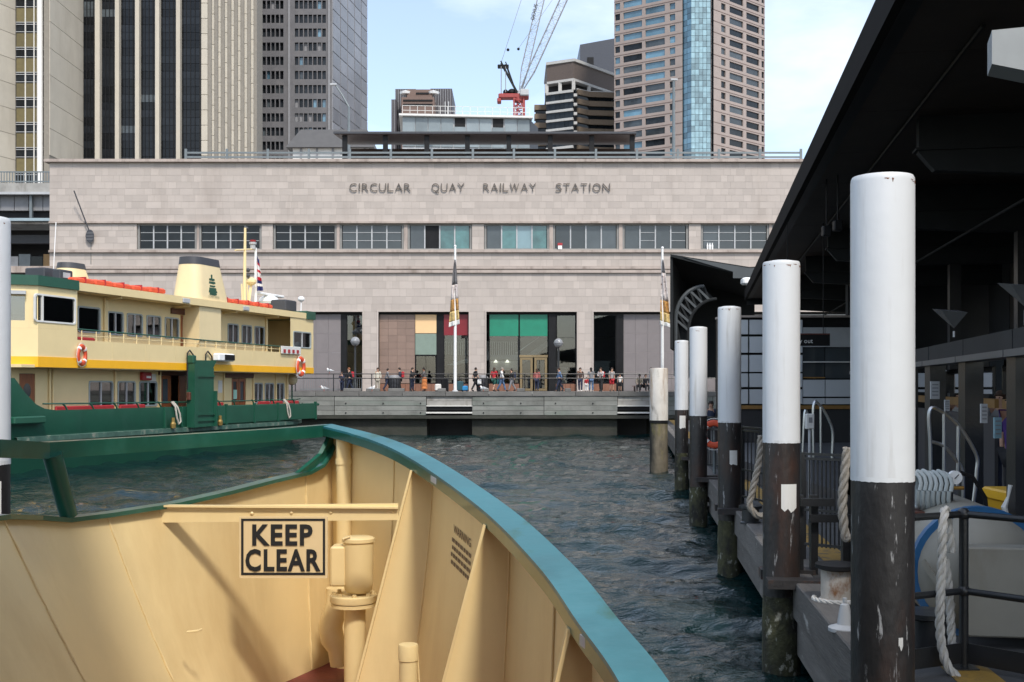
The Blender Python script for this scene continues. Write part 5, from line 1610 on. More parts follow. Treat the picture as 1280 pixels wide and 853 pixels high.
    # bollard plank at the very stern
    MB().bbox(22.3, 23.9, 0.75, 1.1, 2.25, 2.4, 0.03).build('stern_cleat', M['fgreen'], f)
    # ---- lifebuoys and ropes hung on the ferry (things of their own)
    W4 = rotm
    lifebuoy('lifebuoy', W4 @ Vector((0.25, -0.10, 4.75)), 'orange lifebuoy seen edge on beside the ferry wheelhouse', 'lifebuoys on the ferry', (0, 0, R(84))).scale = (1.05, 1.05, 1.2)
    lb2 = lifebuoy('lifebuoy', W4 @ Vector((sz(373, 458)[0], -0.16, 4.6)), 'orange lifebuoy hung near the stern end of the ferry', 'lifebuoys on the ferry', (0, 0, ang))
    lb2.scale = (1.35, 1.35, 1.55)
    rope_m = mk('pale_rope', (0.50, 0.46, 0.40), 0.85, var=0.2, vs=8, bump=0.3)
    for px, lb in ((218, 'loop of pale rope hung over the ferry bulwark left of the green boarding tower'), (357, 'loop of pale rope hung over the ferry bulwark near the stern')):
        a = sz(px, 508)[0]
        pts = [W4 @ Vector(p) for p in ((a - 0.25, 0.0, 2.70), (a - 0.15, -0.15, 2.45), (a - 0.05, -0.17, 1.95), (a + 0.12, -0.17, 1.62), (a + 0.27, -0.17, 1.72), (a + 0.2, -0.17, 2.1), (a, -0.16, 2.45), (a - 0.1, 0.02, 2.70))]
        MB().tube(pts, 0.045, 6).top('mooring_rope', rope_m, lb, 'rope', pts[3], 'ropes on the ferry', smooth=True)
ferry()
# ------------------------------------------------------------------ bow of the ferry the camera stands on
SB = 1.4
def U(x, y, h): return Vector((x * SB, y * SB, HC - h * SB))
def catmull(pts, n):
    out = []
    P = [pts[0]] + list(pts) + [pts[-1]]
    for i in range(1, len(P) - 2):
        for j in range(n):
            t = j / n
            a, b, c, d = P[i-1], P[i], P[i+1], P[i+2]
            out.append(tuple(0.5 * (2*b[k] + (c[k]-a[k])*t + (2*a[k]-5*b[k]+4*c[k]-d[k])*t*t + (3*b[k]-a[k]-3*c[k]+d[k])*t**3) for k in range(len(b))))
    out.append(tuple(pts[-1]))
    return out
def bow():
    cr = mk('bow_cream_paint', (0.76, 0.59, 0.30), 0.38, var=0.05, vs=1.6, coat=0.10, bump=0.28, bs=3.0,
            dirt=((0.57, 0.40, 0.18), 0.50, 0.85, 1.3, (1, 1, 0.22)), dirt2=((0.33, 0.16, 0.06), 0.705, 0.775, 10, (1, 1, 0.30)))
    gp = mk('bow_green_paint', (0.010, 0.085, 0.055), 0.30, var=0.25, vs=1.5, coat=0.25, bump=0.08, bs=5,
            dirt=((0.03, 0.13, 0.10), 0.5, 0.8, 3, (1, 1, 1)))
    gpt = mk('worn_cap_sky_sheen', (0.020, 0.150, 0.175), 0.45, var=0.2, vs=1.2, coat=0.12, bump=0.22, bs=6,
             dirt=((0.015, 0.10, 0.075), 0.56, 0.66, 3.4, (1, 0.5, 1)), dirt2=((0.05, 0.21, 0.245), 0.5, 0.75, 1.6, (1, 1, 1)))  # faded green cap, with the sky's reflection put into the teal colour
    rd = mk('red_deck_paint', (0.17, 0.035, 0.03), 0.55, var=0.25, vs=3, bump=0.2, bs=30)
    t = thing('ferry_bow', 'cream inside of the ferry bow with green capping and a sign', 'ferry', (0, 4.0, 0))
    # outer top curve of the right hand bulwark  (x, y, drop below the eye)
    h_of = lambda y: 0.204 + 0.0964 * (6.2 - y) if y > 2 else 0.609 + 0.03 * (2 - y)
    base = [(-0.996, 6.2), (-0.65, 5.69), (-0.367, 5.06), (-0.023, 3.98), (0.167, 3.165), (0.251, 2.64), (0.3135, 2.228), (0.37, 1.5), (0.43, 0.5), (0.47, -1.0), (0.48, -5.0)]
    rc = [(x, y, h_of(y)) for x, y in catmull(base, 8)]
    def normal2(c, i):
        a, b = c[max(i-1, 0)], c[min(i+1, len(c)-1)]
        d = Vector((b[0]-a[0], b[1]-a[1])).normalized()
        return Vector((d.y, -d.x))      # points outboard-left turned: used with a sign
    # cap: box section swept, top plate and inner lip
    cw, lip = 0.098, 0.056
    top, lipm = MB(), MB()
    rings = []
    for i, c in enumerate(rc):
        n = normal2(rc, i)              # curve runs aft: right normal = (dy,-dx) -> points to port (inboard is -x)
        if n.x > 0: n = -n
        wdt = cw * (0.9 if i < 6 else 1.0)
        o = Vector((c[0], c[1])); q = o + n * wdt
        rings.append([U(o.x, o.y, c[2]), U(q.x, q.y, c[2] + 0.004), U(q.x, q.y, c[2] + lip), U(o.x, o.y, c[2] + lip)])
    def sweep(mb, rings, closed=True):
        b = len(mb.v); n = len(rings[0])
        for r in rings: mb.v.extend([tuple(v) for v in r])
        for i in range(len(rings) - 1):
            for j in range(n if closed else n - 1):
                k = (j + 1) % n
                mb.f.append((b+i*n+j, b+i*n+k, b+i*n+n+k, b+i*n+n+j))
        mb.f.append(tuple(b + j for j in range(n)))
        e = b + (len(rings) - 1) * n
        mb.f.append(tuple(e + j for j in reversed(range(n))))
    sweep(top, [[r[0], r[1], r[1] - Vector((0, 0, 0.012 * SB)), r[0] - Vector((0, 0, 0.012 * SB))] for r in rings])
    top.build('cap_rail', gpt, t, smooth=True)
    sweep(lipm, [[r[1].lerp(r[0], 0.10) - Vector((0, 0, 0.0125 * SB)), r[1] - Vector((0, 0, 0.0125 * SB)), r[2], r[2].lerp(r[3], 0.10)] for r in rings])
    lipm.build('cap_lip', gp, t, smooth=True)
    # small pale stickers on the lip
    # right wall, in plates between the frames
    def flare(y): 
        ks = [(6.3, 0.0), (6.0, -0.03), (5.0, -0.13), (3.88, -0.06), (2.75, -0.035), (-6, -0.03)]
        for (a, fa), (b, fb) in zip(ks[:-1], ks[1:]):
            if y >= b: return fa + (fb - fa) * (a - y) / (a - b)
        return -0.03
    DK = 1.5
    def wall_pt(i_or_y, h):
        y = i_or_y
        for a, b in zip(rc[:-1], rc[1:]):
            if a[1] >= y >= b[1]:
                u = (a[1]-y) / max(1e-6, a[1]-b[1])
                x = a[0] + (b[0]-a[0]) * u
                break
        else: x = rc[0][0] if y > rc[0][1] else rc[-1][0]
        u = max(0, (h - 0.35)) / (DK - 0.35)
        return x - 0.006 + flare(y) * u ** 1.6
    ycuts = [6.2, 5.55, 5.0, 4.12, 3.88, 3.3, 2.75, 1.6, 0.2, -1.5, -5.0]
    for a, b in zip(ycuts[:-1], ycuts[1:]):
        mb = MB(); rows = []
        m = 5
        for i in range(m + 1):
            y = a + (b - a) * i / m
            rows.append([U(wall_pt(y, h), y, h) for h in [h_of(y) + 0.02 + (DK + 0.02 - h_of(y)) * j / 6 for j in range(7)]])
        for r in rows: mb.v.extend([tuple(v) for v in r])
        for i in range(m):
            for j in range(6): mb.f.append((i*7+j, (i+1)*7+j, (i+1)*7+j+1, i*7+j+1))
        mb.build('starboard_plate', cr, t, smooth=True)
        seam = [U(wall_pt(b, h) - 0.003, b, h) for h in [h_of(b) + 0.06 + (DK - 0.06 - h_of(b)) * j / 10 for j in range(11)]]
        seam = [p + Vector((0, 0, 0)) for p in seam]
        MB().tube(seam, 0.006, 5).build('weld_seam', cr, t, smooth=True)
    # outside skin down to the water
    mb = MB(); rows = []
    for c in rc: rows.append([U(c[0] + 0.012, c[1] + 0.01, c[2] + 0.02), U(c[0] + 0.012, c[1] + 0.01, 1.52), Vector((c[0]*SB - 0.35, c[1]*SB - 0.3, -0.6))])
    for r in rows: mb.v.extend([tuple(v) for v in r])
    for i in range(len(rows)-1):
        for j in range(2): mb.f.append((i*3+j, i*3+j+1, (i+1)*3+j+1, (i+1)*3+j))
    mb.build('hull_side', gp, t, smooth=True)
    # frames (brackets)
    for y, ft, fm, fb, in ((5.0, (-0.443, 0.375), (-0.565, 0.85), (-0.733, 1.5)), (3.88, (-0.09, 0.478), (-0.20, 0.90), (-0.36, 1.5)), (2.75, (0.143, 0.592), (0.10, 0.78), (-0.07, 1.5)),
                           (1.5, (0.27, 0.68), (0.22, 0.9), (0.05, 1.5))):
        root = [(wall_pt(y, h), h) for h in (ft[1], 0.6 + (ft[1] - 0.375), 0.85, 1.05, 1.2, 1.35, 1.5)]
        root = [r for r in root if r[1] >= ft[1]]
        poly = [U(ft[0], y, ft[1]), *[U(x, y, h) for x, h in root], U(fb[0], y, fb[1])]
        fr = MB().prism(poly, (0, 0.014, 0)).build('frame_bracket', cr, t)
        a, b = U(ft[0] - 0.004, y, ft[1] - 0.004), U(fb[0] - 0.004, y, fb[1])
        MB().bar(a + Vector((0, -0.012, 0)), b + Vector((0, -0.012, 0)), 0.075, 0.014, (1, 0, 0)).build('bracket_flange', cr, fr)
    # stringer beyond the third frame
    MB().bar(U(0.20, 2.7, 0.68), U(0.30, 1.5, 0.78), 0.02, 0.14).build('stringer', cr, t)
    # little pale tabs under the cap
    for y in (4.75, 2.62):
        c = [q for q in rc if q[1] <= y][0]
        p = U(c[0] - cw - 0.004, c[1], c[2] + 0.03)
        d = Vector((0.3, -0.95, -0.07)).normalized()
        MB().bar(p, p + d * 0.13, 0.006, 0.035).build('cap_tag', M['lgrey'], t)
    # ---- left hand side
    lt = [(-0.996, 6.22, 0.235), (-1.008, 6.20, 0.30), (-1.03, 6.15, 0.37), (-1.06, 6.08, 0.42), (-1.10, 5.97, 0.452), (-1.22, 5.66, 0.469), (-1.36, 5.30, 0.495), (-1.50, 4.97, 0.515), (-1.66, 4.58, 0.517), (-1.745, 4.36, 0.512), (-1.79, 4.20, 0.485), (-1.80, 3.95, 0.452), (-1.86, 3.4, 0.43), (-2.1, 2.0, 0.42), (-2.3, 0.5, 0.42), (-2.4, -1.5, 0.42), (-2.4, -5.0, 0.42)]
    lb = [(-0.985, 6.14), (-0.99, 6.12), (-1.00, 6.08), (-1.02, 6.02), (-1.06, 5.93), (-1.165, 5.66), (-1.19, 5.30), (-1.205, 4.97), (-1.235, 4.58), (-1.26, 4.36), (-1.25, 4.20), (-1.23, 3.95), (-1.26, 3.4), (-1.45, 2.0), (-1.7, 0.5), (-1.8, -1.5), (-1.8, -5.0)]
    def plate(i0, i1, sub=4):
        mb = MB(); n = 9; rows = []
        for i in range(i0, i1):
            for s in range(sub + (1 if i == i1 - 1 else 0)):
                u = s / sub
                a = [lt[i][k] + (lt[i+1][k] - lt[i][k]) * u for k in range(3)]
                b = [lb[i][k] + (lb[i+1][k] - lb[i][k]) * u for k in range(2)]
                row = []
                for j in range(n):
                    v = j / (n - 1)
                    bulge = -0.02 * math.sin(math.pi * v) * min(1, (6.2 - a[1]) / 1.0)
                    row.append(U(a[0] + (b[0]-a[0]) * v + bulge, a[1] + (b[1]-a[1]) * v, a[2] + (DK + 0.02 - a[2]) * v))
                rows.append(row)
        for r in rows: mb.v.extend([tuple(p) for p in r])
        for i in range(len(rows) - 1):
            for j in range(n - 1): mb.f.append((i*n+j, i*n+j+1, (i+1)*n+j+1, (i+1)*n+j))
        mb.build('port_plate', cr, t, smooth=True)
        return rows
    for a, b in ((0, 4), (4, 8), (8, 11), (11, 12), (12, 16)):
        rows = plate(a, b)
        pts = [p + Vector((0.004, -0.004, 0)) for p in rows[-1]]
        rough = []
        for p, q in zip(pts[:-1], pts[1:]):
            for s in range(5): rough.append(p.lerp(q, s / 5) + Vector((random.uniform(-.002, .002), 0, random.uniform(-.002, .002))))
        MB().tube(rough, [random.uniform(0.003, 0.0075) for _ in rough], 5).build('weld_seam', cr, t, smooth=True)
    # stem post: vertical pipe and fairing
    p0, p1 = U(-0.90, 6.0, 0.27), U(-0.90, 6.0, 1.5)
    MB().tube([p0, p0.lerp(p1, 0.5), p1], 0.058 * SB * 0.72, 14).build('stem_pipe', cr, t, smooth=True)
    MB().tube([p0 + Vector((0, 0, -0.16)), p0 + Vector((0, 0, -0.20))], 0.058 * SB * 0.80, 14).build('stem_pipe_collar', cr, t, smooth=True)
    # gunwale strip on the low left bulwark
    gw = []
    for i, c in enumerate(lt):
        a, b = lt[max(i-1, 0)], lt[min(i+1, len(lt)-1)]
        d = Vector((b[0]-a[0], b[1]-a[1])).normalized(); n = Vector((-d.y, d.x))
        if n.x < 0: n = -n
        q = Vector((c[0], c[1])) + n * (0.035 if i > 3 else 0.05)
        o = Vector((c[0], c[1])) - n * 0.035
        gw.append([U(o.x, o.y, c[2] - 0.004), U(q.x, q.y, c[2] - 0.004), U(q.x, q.y, c[2] + 0.014), U(o.x, o.y, c[2] + 0.014)])
    mb = MB(); sweep(mb, gw); mb.build('gunwale_strip', gp, t, smooth=False)
    # outside of the left side
    mb = MB(); rows = [[U(c[0] - 0.035, c[1] + 0.02, c[2] + 0.01), U(b_[0] - 0.05, b_[1] + 0.03, 1.55), Vector((b_[0]*SB + 0.1, b_[1]*SB - 0.2, -0.6))] for c, b_ in zip(lt, lb)]
    for r in rows: mb.v.extend([tuple(v) for v in r])
    for i in range(len(rows)-1):
        for j in range(2): mb.f.append((i*3+j, (i+1)*3+j, (i+1)*3+j+1, i*3+j+1))
    mb.build('hull_side', gp, t, smooth=True)
    # raised tubular rail (square section) with posts
    rp_ = [(-0.99, 6.22, 0.207), (-1.24, 5.62, 0.213), (-1.52, 4.92, 0.213), (-1.776, 4.28, 0.211), (-1.80, 3.92, 0.183), (-1.90, 3.3, 0.18), (-2.15, 2.0, 0.18), (-2.4, 0.0, 0.18), (-2.45, -4.0, 0.18)]
    rr = []
    for i, c in enumerate(rp_):
        a, b = rp_[max(i-1, 0)], rp_[min(i+1, len(rp_)-1)]
        d = Vector((b[0]-a[0], b[1]-a[1])).normalized(); n = Vector((-d.y, d.x))
        if n.x < 0: n = -n
        o, q = Vector((c[0], c[1])) - n * 0.06, Vector((c[0], c[1])) + n * 0.012
        rr.append([U(o.x, o.y, c[2]), U(q.x, q.y, c[2]), U(q.x, q.y, c[2] + 0.064), U(o.x, o.y, c[2] + 0.064)])
    mb = MB(); sweep(mb, rr); mb.build('raised_rail', gp, t)
    for (a, b) in (((-1.735, 4.385, 0.505), (-1.765, 4.30, 0.26)), ((-2.09, 2.1, 0.42), (-2.12, 2.1, 0.24)), ((-2.32, 0.3, 0.42), (-2.36, 0.3, 0.24))):
        MB().tube([U(*a), U(*b)], [0.034 * SB, 0.036 * SB], 12).build('rail_post', gp, t, smooth=True)
    # teal knee plate at the stem between rail and gunwale
    MB().prism([U(-1.0, 6.19, 0.27), U(-1.0, 6.19, 0.30), U(-1.03, 6.12, 0.38), U(-1.09, 5.98, 0.445), U(-1.14, 5.86, 0.45), U(-1.05, 6.06, 0.36), U(-1.015, 6.14, 0.27)], (0.03, 0.01, 0)).build('stem_knee', gp, t)
    # deck
    dkm = MB()
    left = [U(b[0], b[1], DK) for b in lb]
    right = [U(wall_pt(y, DK), y, DK) for y in (6.14, 5.5, 4.9, 4.3, 3.7, 3.0, 2.2, 1.0, -0.5, -2.0, -5.0)]
    dkm.quad(*(left + list(reversed(right)))).build('deck', rd, t)
    # ---- cross bar and sign
    def span(x0, x1, y0, y1, h0, h1, th):
        a = [U(x0, y0, h1), U(x1, y1, h1), U(x1, y1, h0), U(x0, y0, h0)]
        return MB().prism(a, (0, th, 0))
    span(-1.548, -0.505, 4.87, 4.97, 0.517, 0.590, 0.02).build('cross_bar', cr, t)
    MB().bar(U(-1.548, 4.868, 0.516), U(-0.505, 4.968, 0.534), 0.05, 0.012).build('cross_bar_flange', cr, t)
    for x in (-1.14, -0.97, -0.80, -0.53):
        p = U(x, 4.87 + 0.1 * (x + 1.548), 0.553)
        MB().ball(p + Vector((0, -0.004, 0)), 0.012, 0.01, 0.012, 8, 5).build('bolt', cr, t)
    ys = 4.86
    sp = mk('sign_cream', (0.70, 0.53, 0.29), 0.4, var=0.05)
    bk = mk('sign_black', (0.012, 0.012, 0.012), 0.5)
    X = lambda px: (px - 640) / F * ys
    H = lambda py: (py - 484) / F * ys
    sg = span(X(299), X(409.5), ys, ys, H(646), H(723), 0.012).build('sign_plate', sp, t)
    sg['label'] = 'KEEP CLEAR sign, black letters in a black border on cream'
    def strip(x0, x1, y0, y1):
        a = [U(X(x0), ys - 0.002, H(y1)), U(X(x1), ys - 0.002, H(y1)), U(X(x1), ys - 0.002, H(y0)), U(X(x0), ys - 0.002, H(y0))]
        return a
    b = MB()
    for q in ((301.5, 406.5, 648.5, 651.3), (301.5, 406.5, 716, 719), (301.5, 304.5, 651.3, 716), (403.6, 406.5, 651.3, 716)):
        b.prism(strip(*q), (0, 0.002, 0))
    b.build('sign_border', bk, sg)
    for txt, x0, x1, y0, y1 in (('KEEP', 315.5, 391, 655, 681), ('CLEAR', 307, 401, 686, 713)):
        h = (y1 - y0) / F * ys * SB
        me = text_mesh(txt, h, 0.0, 0.0058, spacing=1.14, width=(x1 - x0) / F * ys * SB)
        p = U(X((x0 + x1) / 2), ys - 0.004, H(y1))
        put('lettering', me, bk, sg, p - t.location)
    # ---- ventilator and pipes in the bow
    vy = 5.35
    VX = lambda px: (px - 640) / F * vy
    VH = lambda py: (py - 484) / F * vy
    c = lambda px, py: U(VX(px), vy, VH(py))
    k = vy / F * SB
    vt = MB().lathe([(13.5 * k, 0), (13.5 * k, 100 * k)], c(443.5, 856), 24).build('vent_pipe', cr, t, smooth=True)
    MB().lathe([(29 * k, 0), (29.5 * k, 1.5 * k), (29.5 * k, 8 * k), (28 * k, 9 * k), (0, 9 * k)], c(442, 752), 28).build('vent_flange', cr, t, smooth=True)
    MB().lathe([(28 * k, 0), (28 * k, 4.5 * k), (0, 4.5 * k)], c(442, 757.5), 28).build('vent_flange', cr, t, smooth=True)
    for a in range(0, 360, 45):
        MB().lathe([(2.6 * k, 0), (2.6 * k, 3.5 * k), (0, 3.5 * k)], c(442, 743) + Vector((24.5 * k * math.cos(R(a + 10)), 24.5 * k * math.sin(R(a + 10)), 0)), 6).build('flange_bolt', cr, t)
    MB().lathe([(14 * k, 0), (17 * k, 3 * k), (18.5 * k, 12 * k), (19 * k, 62 * k), (20.5 * k, 63 * k), (20.5 * k, 67 * k), (17 * k, 69 * k), (0, 69.5 * k)], c(448, 740), 28).build('vent_head', cr, t, smooth=True)
    # side box of the vent with its hinges
    MB().bbox(c(414, 700).x, c(434, 700).x, vy * SB - 0.06, vy * SB + 0.10, c(0, 732).z if False else HC - VH(732) * SB, HC - VH(682) * SB, 0.012).build('vent_valve', cr, t)
    for py in (690, 724):
        MB().tube([c(419, py), c(437, py)], 6 * k, 10).build('vent_hinge', cr, t, smooth=True)
    MB().tube([c(432, 672) + Vector((0, -0.08, 0)), c(440, 669) + Vector((0, -0.09, 0))], 1.4 * k, 6).build('vent_pin', cr, t)
    # bent pipe behind the vent
    by_ = 5.75
    kk = by_ / F
    q = lambda px, py: U((px - 640) * kk, by_, (py - 484) * kk)
    MB().tube([q(421, 735), q(421, 755), q(416, 772), q(413, 785), q(416, 800), q(422, 812), q(424, 832)], [0.062 * SB * 0.9, 0.062 * SB * 0.9, 0.060 * SB, 0.062 * SB, 0.06 * SB, 0.05 * SB, 0.045 * SB], 14).build('bent_pipe', cr, t, smooth=True)
    # capped sounding pipe at the front
    sy = 4.45
    k = sy / F * SB
    c = lambda px, py: U((px - 640) / F * sy, sy, (py - 484) / F * sy)
    MB().lathe([(11.5 * k, 0), (11.5 * k, 150 * k)], c(510.5, 975), 18).build('sounding_pipe', cr, t, smooth=True)
    MB().lathe([(12.6 * k, 0), (12.6 * k, 17 * k), (11.8 * k, 19.5 * k), (0, 20 * k)], c(510.5, 825), 18).build('sounding_cap', cr, t, smooth=True)
    MB().tube([c(522, 812), c(524.5, 860), c(524, 930)], 0.004, 5).build('cap_chain', cr, t)
    # small cleat on the left plate
    MB().tube([U(-1.33, 4.60, 1.005), U(-1.325, 4.57, 1.0), U(-1.28, 4.57, 0.995), U(-1.275, 4.6, 0.995)], 0.007, 6).build('small_cleat', cr, t)
    # stencilled warning: heading and four unreadable lines, as small ink blocks
    ink = mk('stencil_ink', (0.21, 0.14, 0.075), 0.7, var=0.4, vs=30)
    ya, yb = 4.66, 4.38
    def wp(u, h):
        y = ya + (yb - ya) * u
        return U(wall_pt(y, h) - 0.0022, y - 0.001, h)
    me = text_mesh('WARNING', 0.034 * SB, 0.0, 0.001, width=1.0)
    for v in me.vertices:
        u = 0.05 + (v.co.x + 0.5) * 0.92
        h = 0.600 + 0.03 * u - v.co.z / SB
        v.co = wp(u, h) - t.location
    put('stencil_heading', me, ink, t)
    b = MB()
    for r in range(4):
        u = 0.0 + 0.03 * (r % 2)
        while u < 0.97:
            wd = random.uniform(0.05, 0.16)
            u1 = min(u + wd, 1.0)
            h0 = 0.640 + r * 0.030
            b.quad(wp(u, h0 + 0.030 * u), wp(u1, h0 + 0.030 * u1), wp(u1, h0 + 0.030 * u1 - 0.016), wp(u, h0 + 0.030 * u - 0.016))
            u = u1 + 0.03
    b.build('stencil_lines', ink, t)
    # ---- unseen deckhouse, and a made-up slab overhead added to shade the port plates
    zr = HC + 1.75
    MB().prism([(-5.2, 4.85, zr), (-2.02, 4.85, zr), (-0.35, 2.50, zr), (-0.35, -9.0, zr), (-5.2, -9.0, zr)], (0, 0, 0.18)).build('side_awning', M['cream'], t)
    MB().box(-3.0, 0.5, -9.0, -3.0, HC - 2.1, zr).build('deckhouse', M['cream'], t)
    for p in ((-3.7, -1.5), (-3.7, -4.0)):
        MB().tube([(p[0], p[1], HC - 2.2), (p[0], p[1], zr)], 0.05, 10).build('awning_post', M['cream'], t)
bow()
# ------------------------------------------------------------------ wharf on the right
WZ = 1.16                      # wharf deck level
def wx(Y): return 1.84 + 0.1075 * Y
WROT = -math.atan(0.1075)
def wharf():
    def pile_mat(name, top):
        return mk(name, *top)
    wp = mk('pile_white_sleeve', (0.66, 0.675, 0.69), 0.42, var=0.03, vs=1.5, bump=0.12, bs=9,
            dirt=((0.44, 0.425, 0.40), 0.53, 0.80, 2.6, (2.2, 2.2, 0.14)), dirt2=((0.30, 0.25, 0.2), 0.71, 0.75, 6, (1, 1, 0.6)))
    bp = mk('pile_black_tar', (0.022, 0.020, 0.020), 0.42, var=0.4, vs=2, bump=0.45, bs=14, stretch=(1, 1, 0.5),
            dirt=((0.30, 0.30, 0.30), 0.618, 0.66, 9.0, (1.8, 1.8, 0.28)), dirt2=((0.050, 0.026, 0.018), 0.52, 0.70, 2.2, (1, 1, 0.35)))
    mp_ = mk('pile_tide_growth', (0.055, 0.055, 0.025), 0.85, var=0.5, vs=5, bump=0.9, bs=22,
             dirt=((0.30, 0.30, 0.25), 0.57, 0.63, 9, (1, 1, 0.6)), dirt2=((0.015, 0.015, 0.012), 0.45, 0.62, 3.0, (1, 1, 0.5)))
    rust = mk('rust_patch', (0.20, 0.07, 0.02), 0.85, var=0.5, vs=12)
    def pile(x, y, r, ztop, zblk, label, group='white topped mooring piles', tide=0.95, sticker=None):
        t = thing('mooring_pile', label, 'pile', (x, y, 0), 0, group, local=True)
        n = 36
        sl = MB().lathe([(r * 1.0, zblk), (r * 1.0, ztop - 0.04), (r * 0.985, ztop - 0.015), (r * 0.95, ztop), (r * 0.5, ztop + 0.018), (0, ztop + 0.022)], n=n).build('white_sleeve', wp, t, smooth=True)
        # ragged lower edge of the white coat over the tar
        mb = MB(); off_ = [random.uniform(0.0, 0.006) for _ in range(90)]
        for i in range(90):
            an = 2 * math.pi * i / 90
            cx_, sx_ = r * 1.0015 * math.cos(an), r * 1.0015 * math.sin(an)
            mb.v += [(cx_, sx_, zblk + 0.03), (cx_, sx_, zblk - off_[i])]
        for i in range(90):
            j = (i + 1) % 90
            mb.f.append((2*i, 2*i+1, 2*j+1, 2*j))
        mb.build('ragged_edge', wp, sl, smooth=True)
        MB().lathe([(r * 0.985, tide), (r * 0.99, (tide + zblk) / 2), (r * 0.985, zblk + 0.03)], n=n).build('tarred_shaft', bp, t, smooth=True)
        MB().lathe([(r * 0.98, -2.5), (r * 1.02, -0.2), (r * 1.03, tide * 0.6), (r * 0.99, tide + 0.02)], n=n).build('tide_zone', mp_, t, smooth=True)
        # rusty nicks near the top rim
        for q_ in range(7):
            a = random.uniform(190, 350); dw = random.choice([0.012, 0.02, 0.04, 0.07]); dh = random.choice([0.006, 0.01, 0.012, 0.03])
            z = ztop - 0.04 - random.choice([0, 0, 0.01, 0.05])
            mb = MB(); m = 8; rr_ = r * 1.004
            for i in range(m):
                an = R(a) + (i / (m - 1) - 0.5) * dw / r
                u_, l_ = random.uniform(0, 0.3), random.uniform(0.5, 1.0)
                k_ = math.sin(math.pi * (i + 0.3) / (m - 0.4))
                mb.v += [(rr_ * math.cos(an), rr_ * math.sin(an), z - dh * u_ * 0.5), (rr_ * math.cos(an), rr_ * math.sin(an), z - dh * (0.15 + l_ * k_))]
            for i in range(m - 1): mb.f.append((2*i, 2*i+2, 2*i+3, 2*i+1))
            mb.build('rust_chip', rust, sl)
        if sticker:
            a, z0, z1, da = sticker
            mb = MB(); m = 6
            for i in range(m):
                an = R(a) + (i / (m - 1) - 0.5) * da
                for z in (z0 + random.uniform(-.03, .03), z1): mb.v.append((r * 1.006 * math.cos(an), r * 1.006 * math.sin(an), z))
            for i in range(m - 1): mb.f.append((2*i, 2*i+2, 2*i+3, 2*i+1))
            mb.build('paint_patch', M['offwhite'], t)
        return t
    zt, zb = HC + 1.46, HC - 0.646
    pile(2.58, 7.80, 0.215, zt, zb, 'largest nearest white topped pile with black streaked lower half', tide=0.55, sticker=(285, 1.62, 1.70, 0.16))
    pile(3.15, 13.1, 0.215, zt, zb, 'white topped black pile, second from the camera, with a pale patch low down', sticker=(282, 1.98, 2.28, 0.9))
    pile(3.98, 20.5, 0.210, zt, zb, 'white topped black pile, third from the camera, under the canopy edge', sticker=(280, 2.0, 2.25, 0.7))
    pile(4.56, 27.4, 0.215, zt, HC - 0.70, 'white topped pile, fourth from the camera, beside the lifebuoy')
    pile(5.36, 35.4, 0.215, zt, HC - 0.72, 'farthest white topped pile with peeling black paint', tide=1.3, sticker=(270, 2.1, 2.5, 0.9))
    pile(-4.53, 9.6, 0.215, HC + 1.45, HC - 0.66, 'white topped pile cut off by the left edge of the picture', sticker=(300, 2.0, 2.6, 1.2))
    # short stained pile carrying a flagpole beside it
    t = thing('stained_pile', 'short stout rust stained white pile standing in the water by the quay', 'pile', (5.9, 45, 0), local=True)
    sw = mk('stained_white', (0.60, 0.57, 0.52), 0.6, var=0.12, vs=2, dirt=((0.24, 0.13, 0.05), 0.50, 0.68, 1.6, (1, 1, 0.18)), dirt2=((0.06, 0.05, 0.04), 0.60, 0.75, 2.5, (1, 1, 0.3)))
    MB().lathe([(0.37, 2.05), (0.37, 4.10), (0.34, 4.16), (0, 4.17)], n=24).build('white_sleeve', sw, t, smooth=True)
    MB().lathe([(0.36, 1.95), (0.385, 1.96), (0.385, 2.06), (0.36, 2.07)], n=24).build('band', M['black'], t)
    MB().lathe([(0.37, -2), (0.37, 0.8), (0.355, 1.97)], n=24).build('stained_shaft', mk('old_timber_growth', (0.16, 0.135, 0.095), 0.9, var=0.4, vs=2, bump=0.6, bs=9, dirt=((0.022, 0.022, 0.017), 0.40, 0.60, 1.4, (1, 1, 0.25)), dirt2=((0.17, 0.15, 0.05), 0.55, 0.7, 2.0, (1, 1, 0.4))), t, smooth=True)

    # ---- deck
    dm = mk('wharf_deck_asphalt', (0.075, 0.075, 0.075), 0.85, var=0.2, vs=2, bump=0.3, bs=60)
    ym = mk('worn_yellow_line', (0.34, 0.20, 0.035), 0.75, var=0.25, vs=5, dirt=((0.09, 0.08, 0.06), 0.52, 0.66, 6, (1, 1, 1)))
    tm = mk('weathered_timber', (0.135, 0.125, 0.115), 0.85, var=0.3, vs=2.5, bump=0.5, bs=18, stretch=(3, 0.35, 3), rand=0.15, dirt=((0.34, 0.33, 0.31), 0.63, 0.72, 5, (1, 0.3, 1)))
    d = thing('wharf', 'grey ferry wharf deck edged with weathered timber beams', 'wharf', (1.84, 0, 0), WROT, local=True)
    ka = 1 / math.cos(math.atan(0.1075))
    y0, y1 = 2.0, 76.0 * ka
    MB().box(0.30, 26, y0, y1, WZ - 0.30, WZ).build('deck', dm, d)
    n = 0
    for a in [2.0] + [v * ka for v in (7.8, 13.1, 20.5, 27.4, 35.4, 43.0, 50.0, 57.0, 64.0)]:
        b = {2.0: 7.8 * ka}.get(a)
        n += 1
    ys = [2.0] + [v * ka for v in (7.8, 13.1, 20.5, 27.4, 35.4, 43.0, 50.0, 57.0, 64.0, 71.0)]
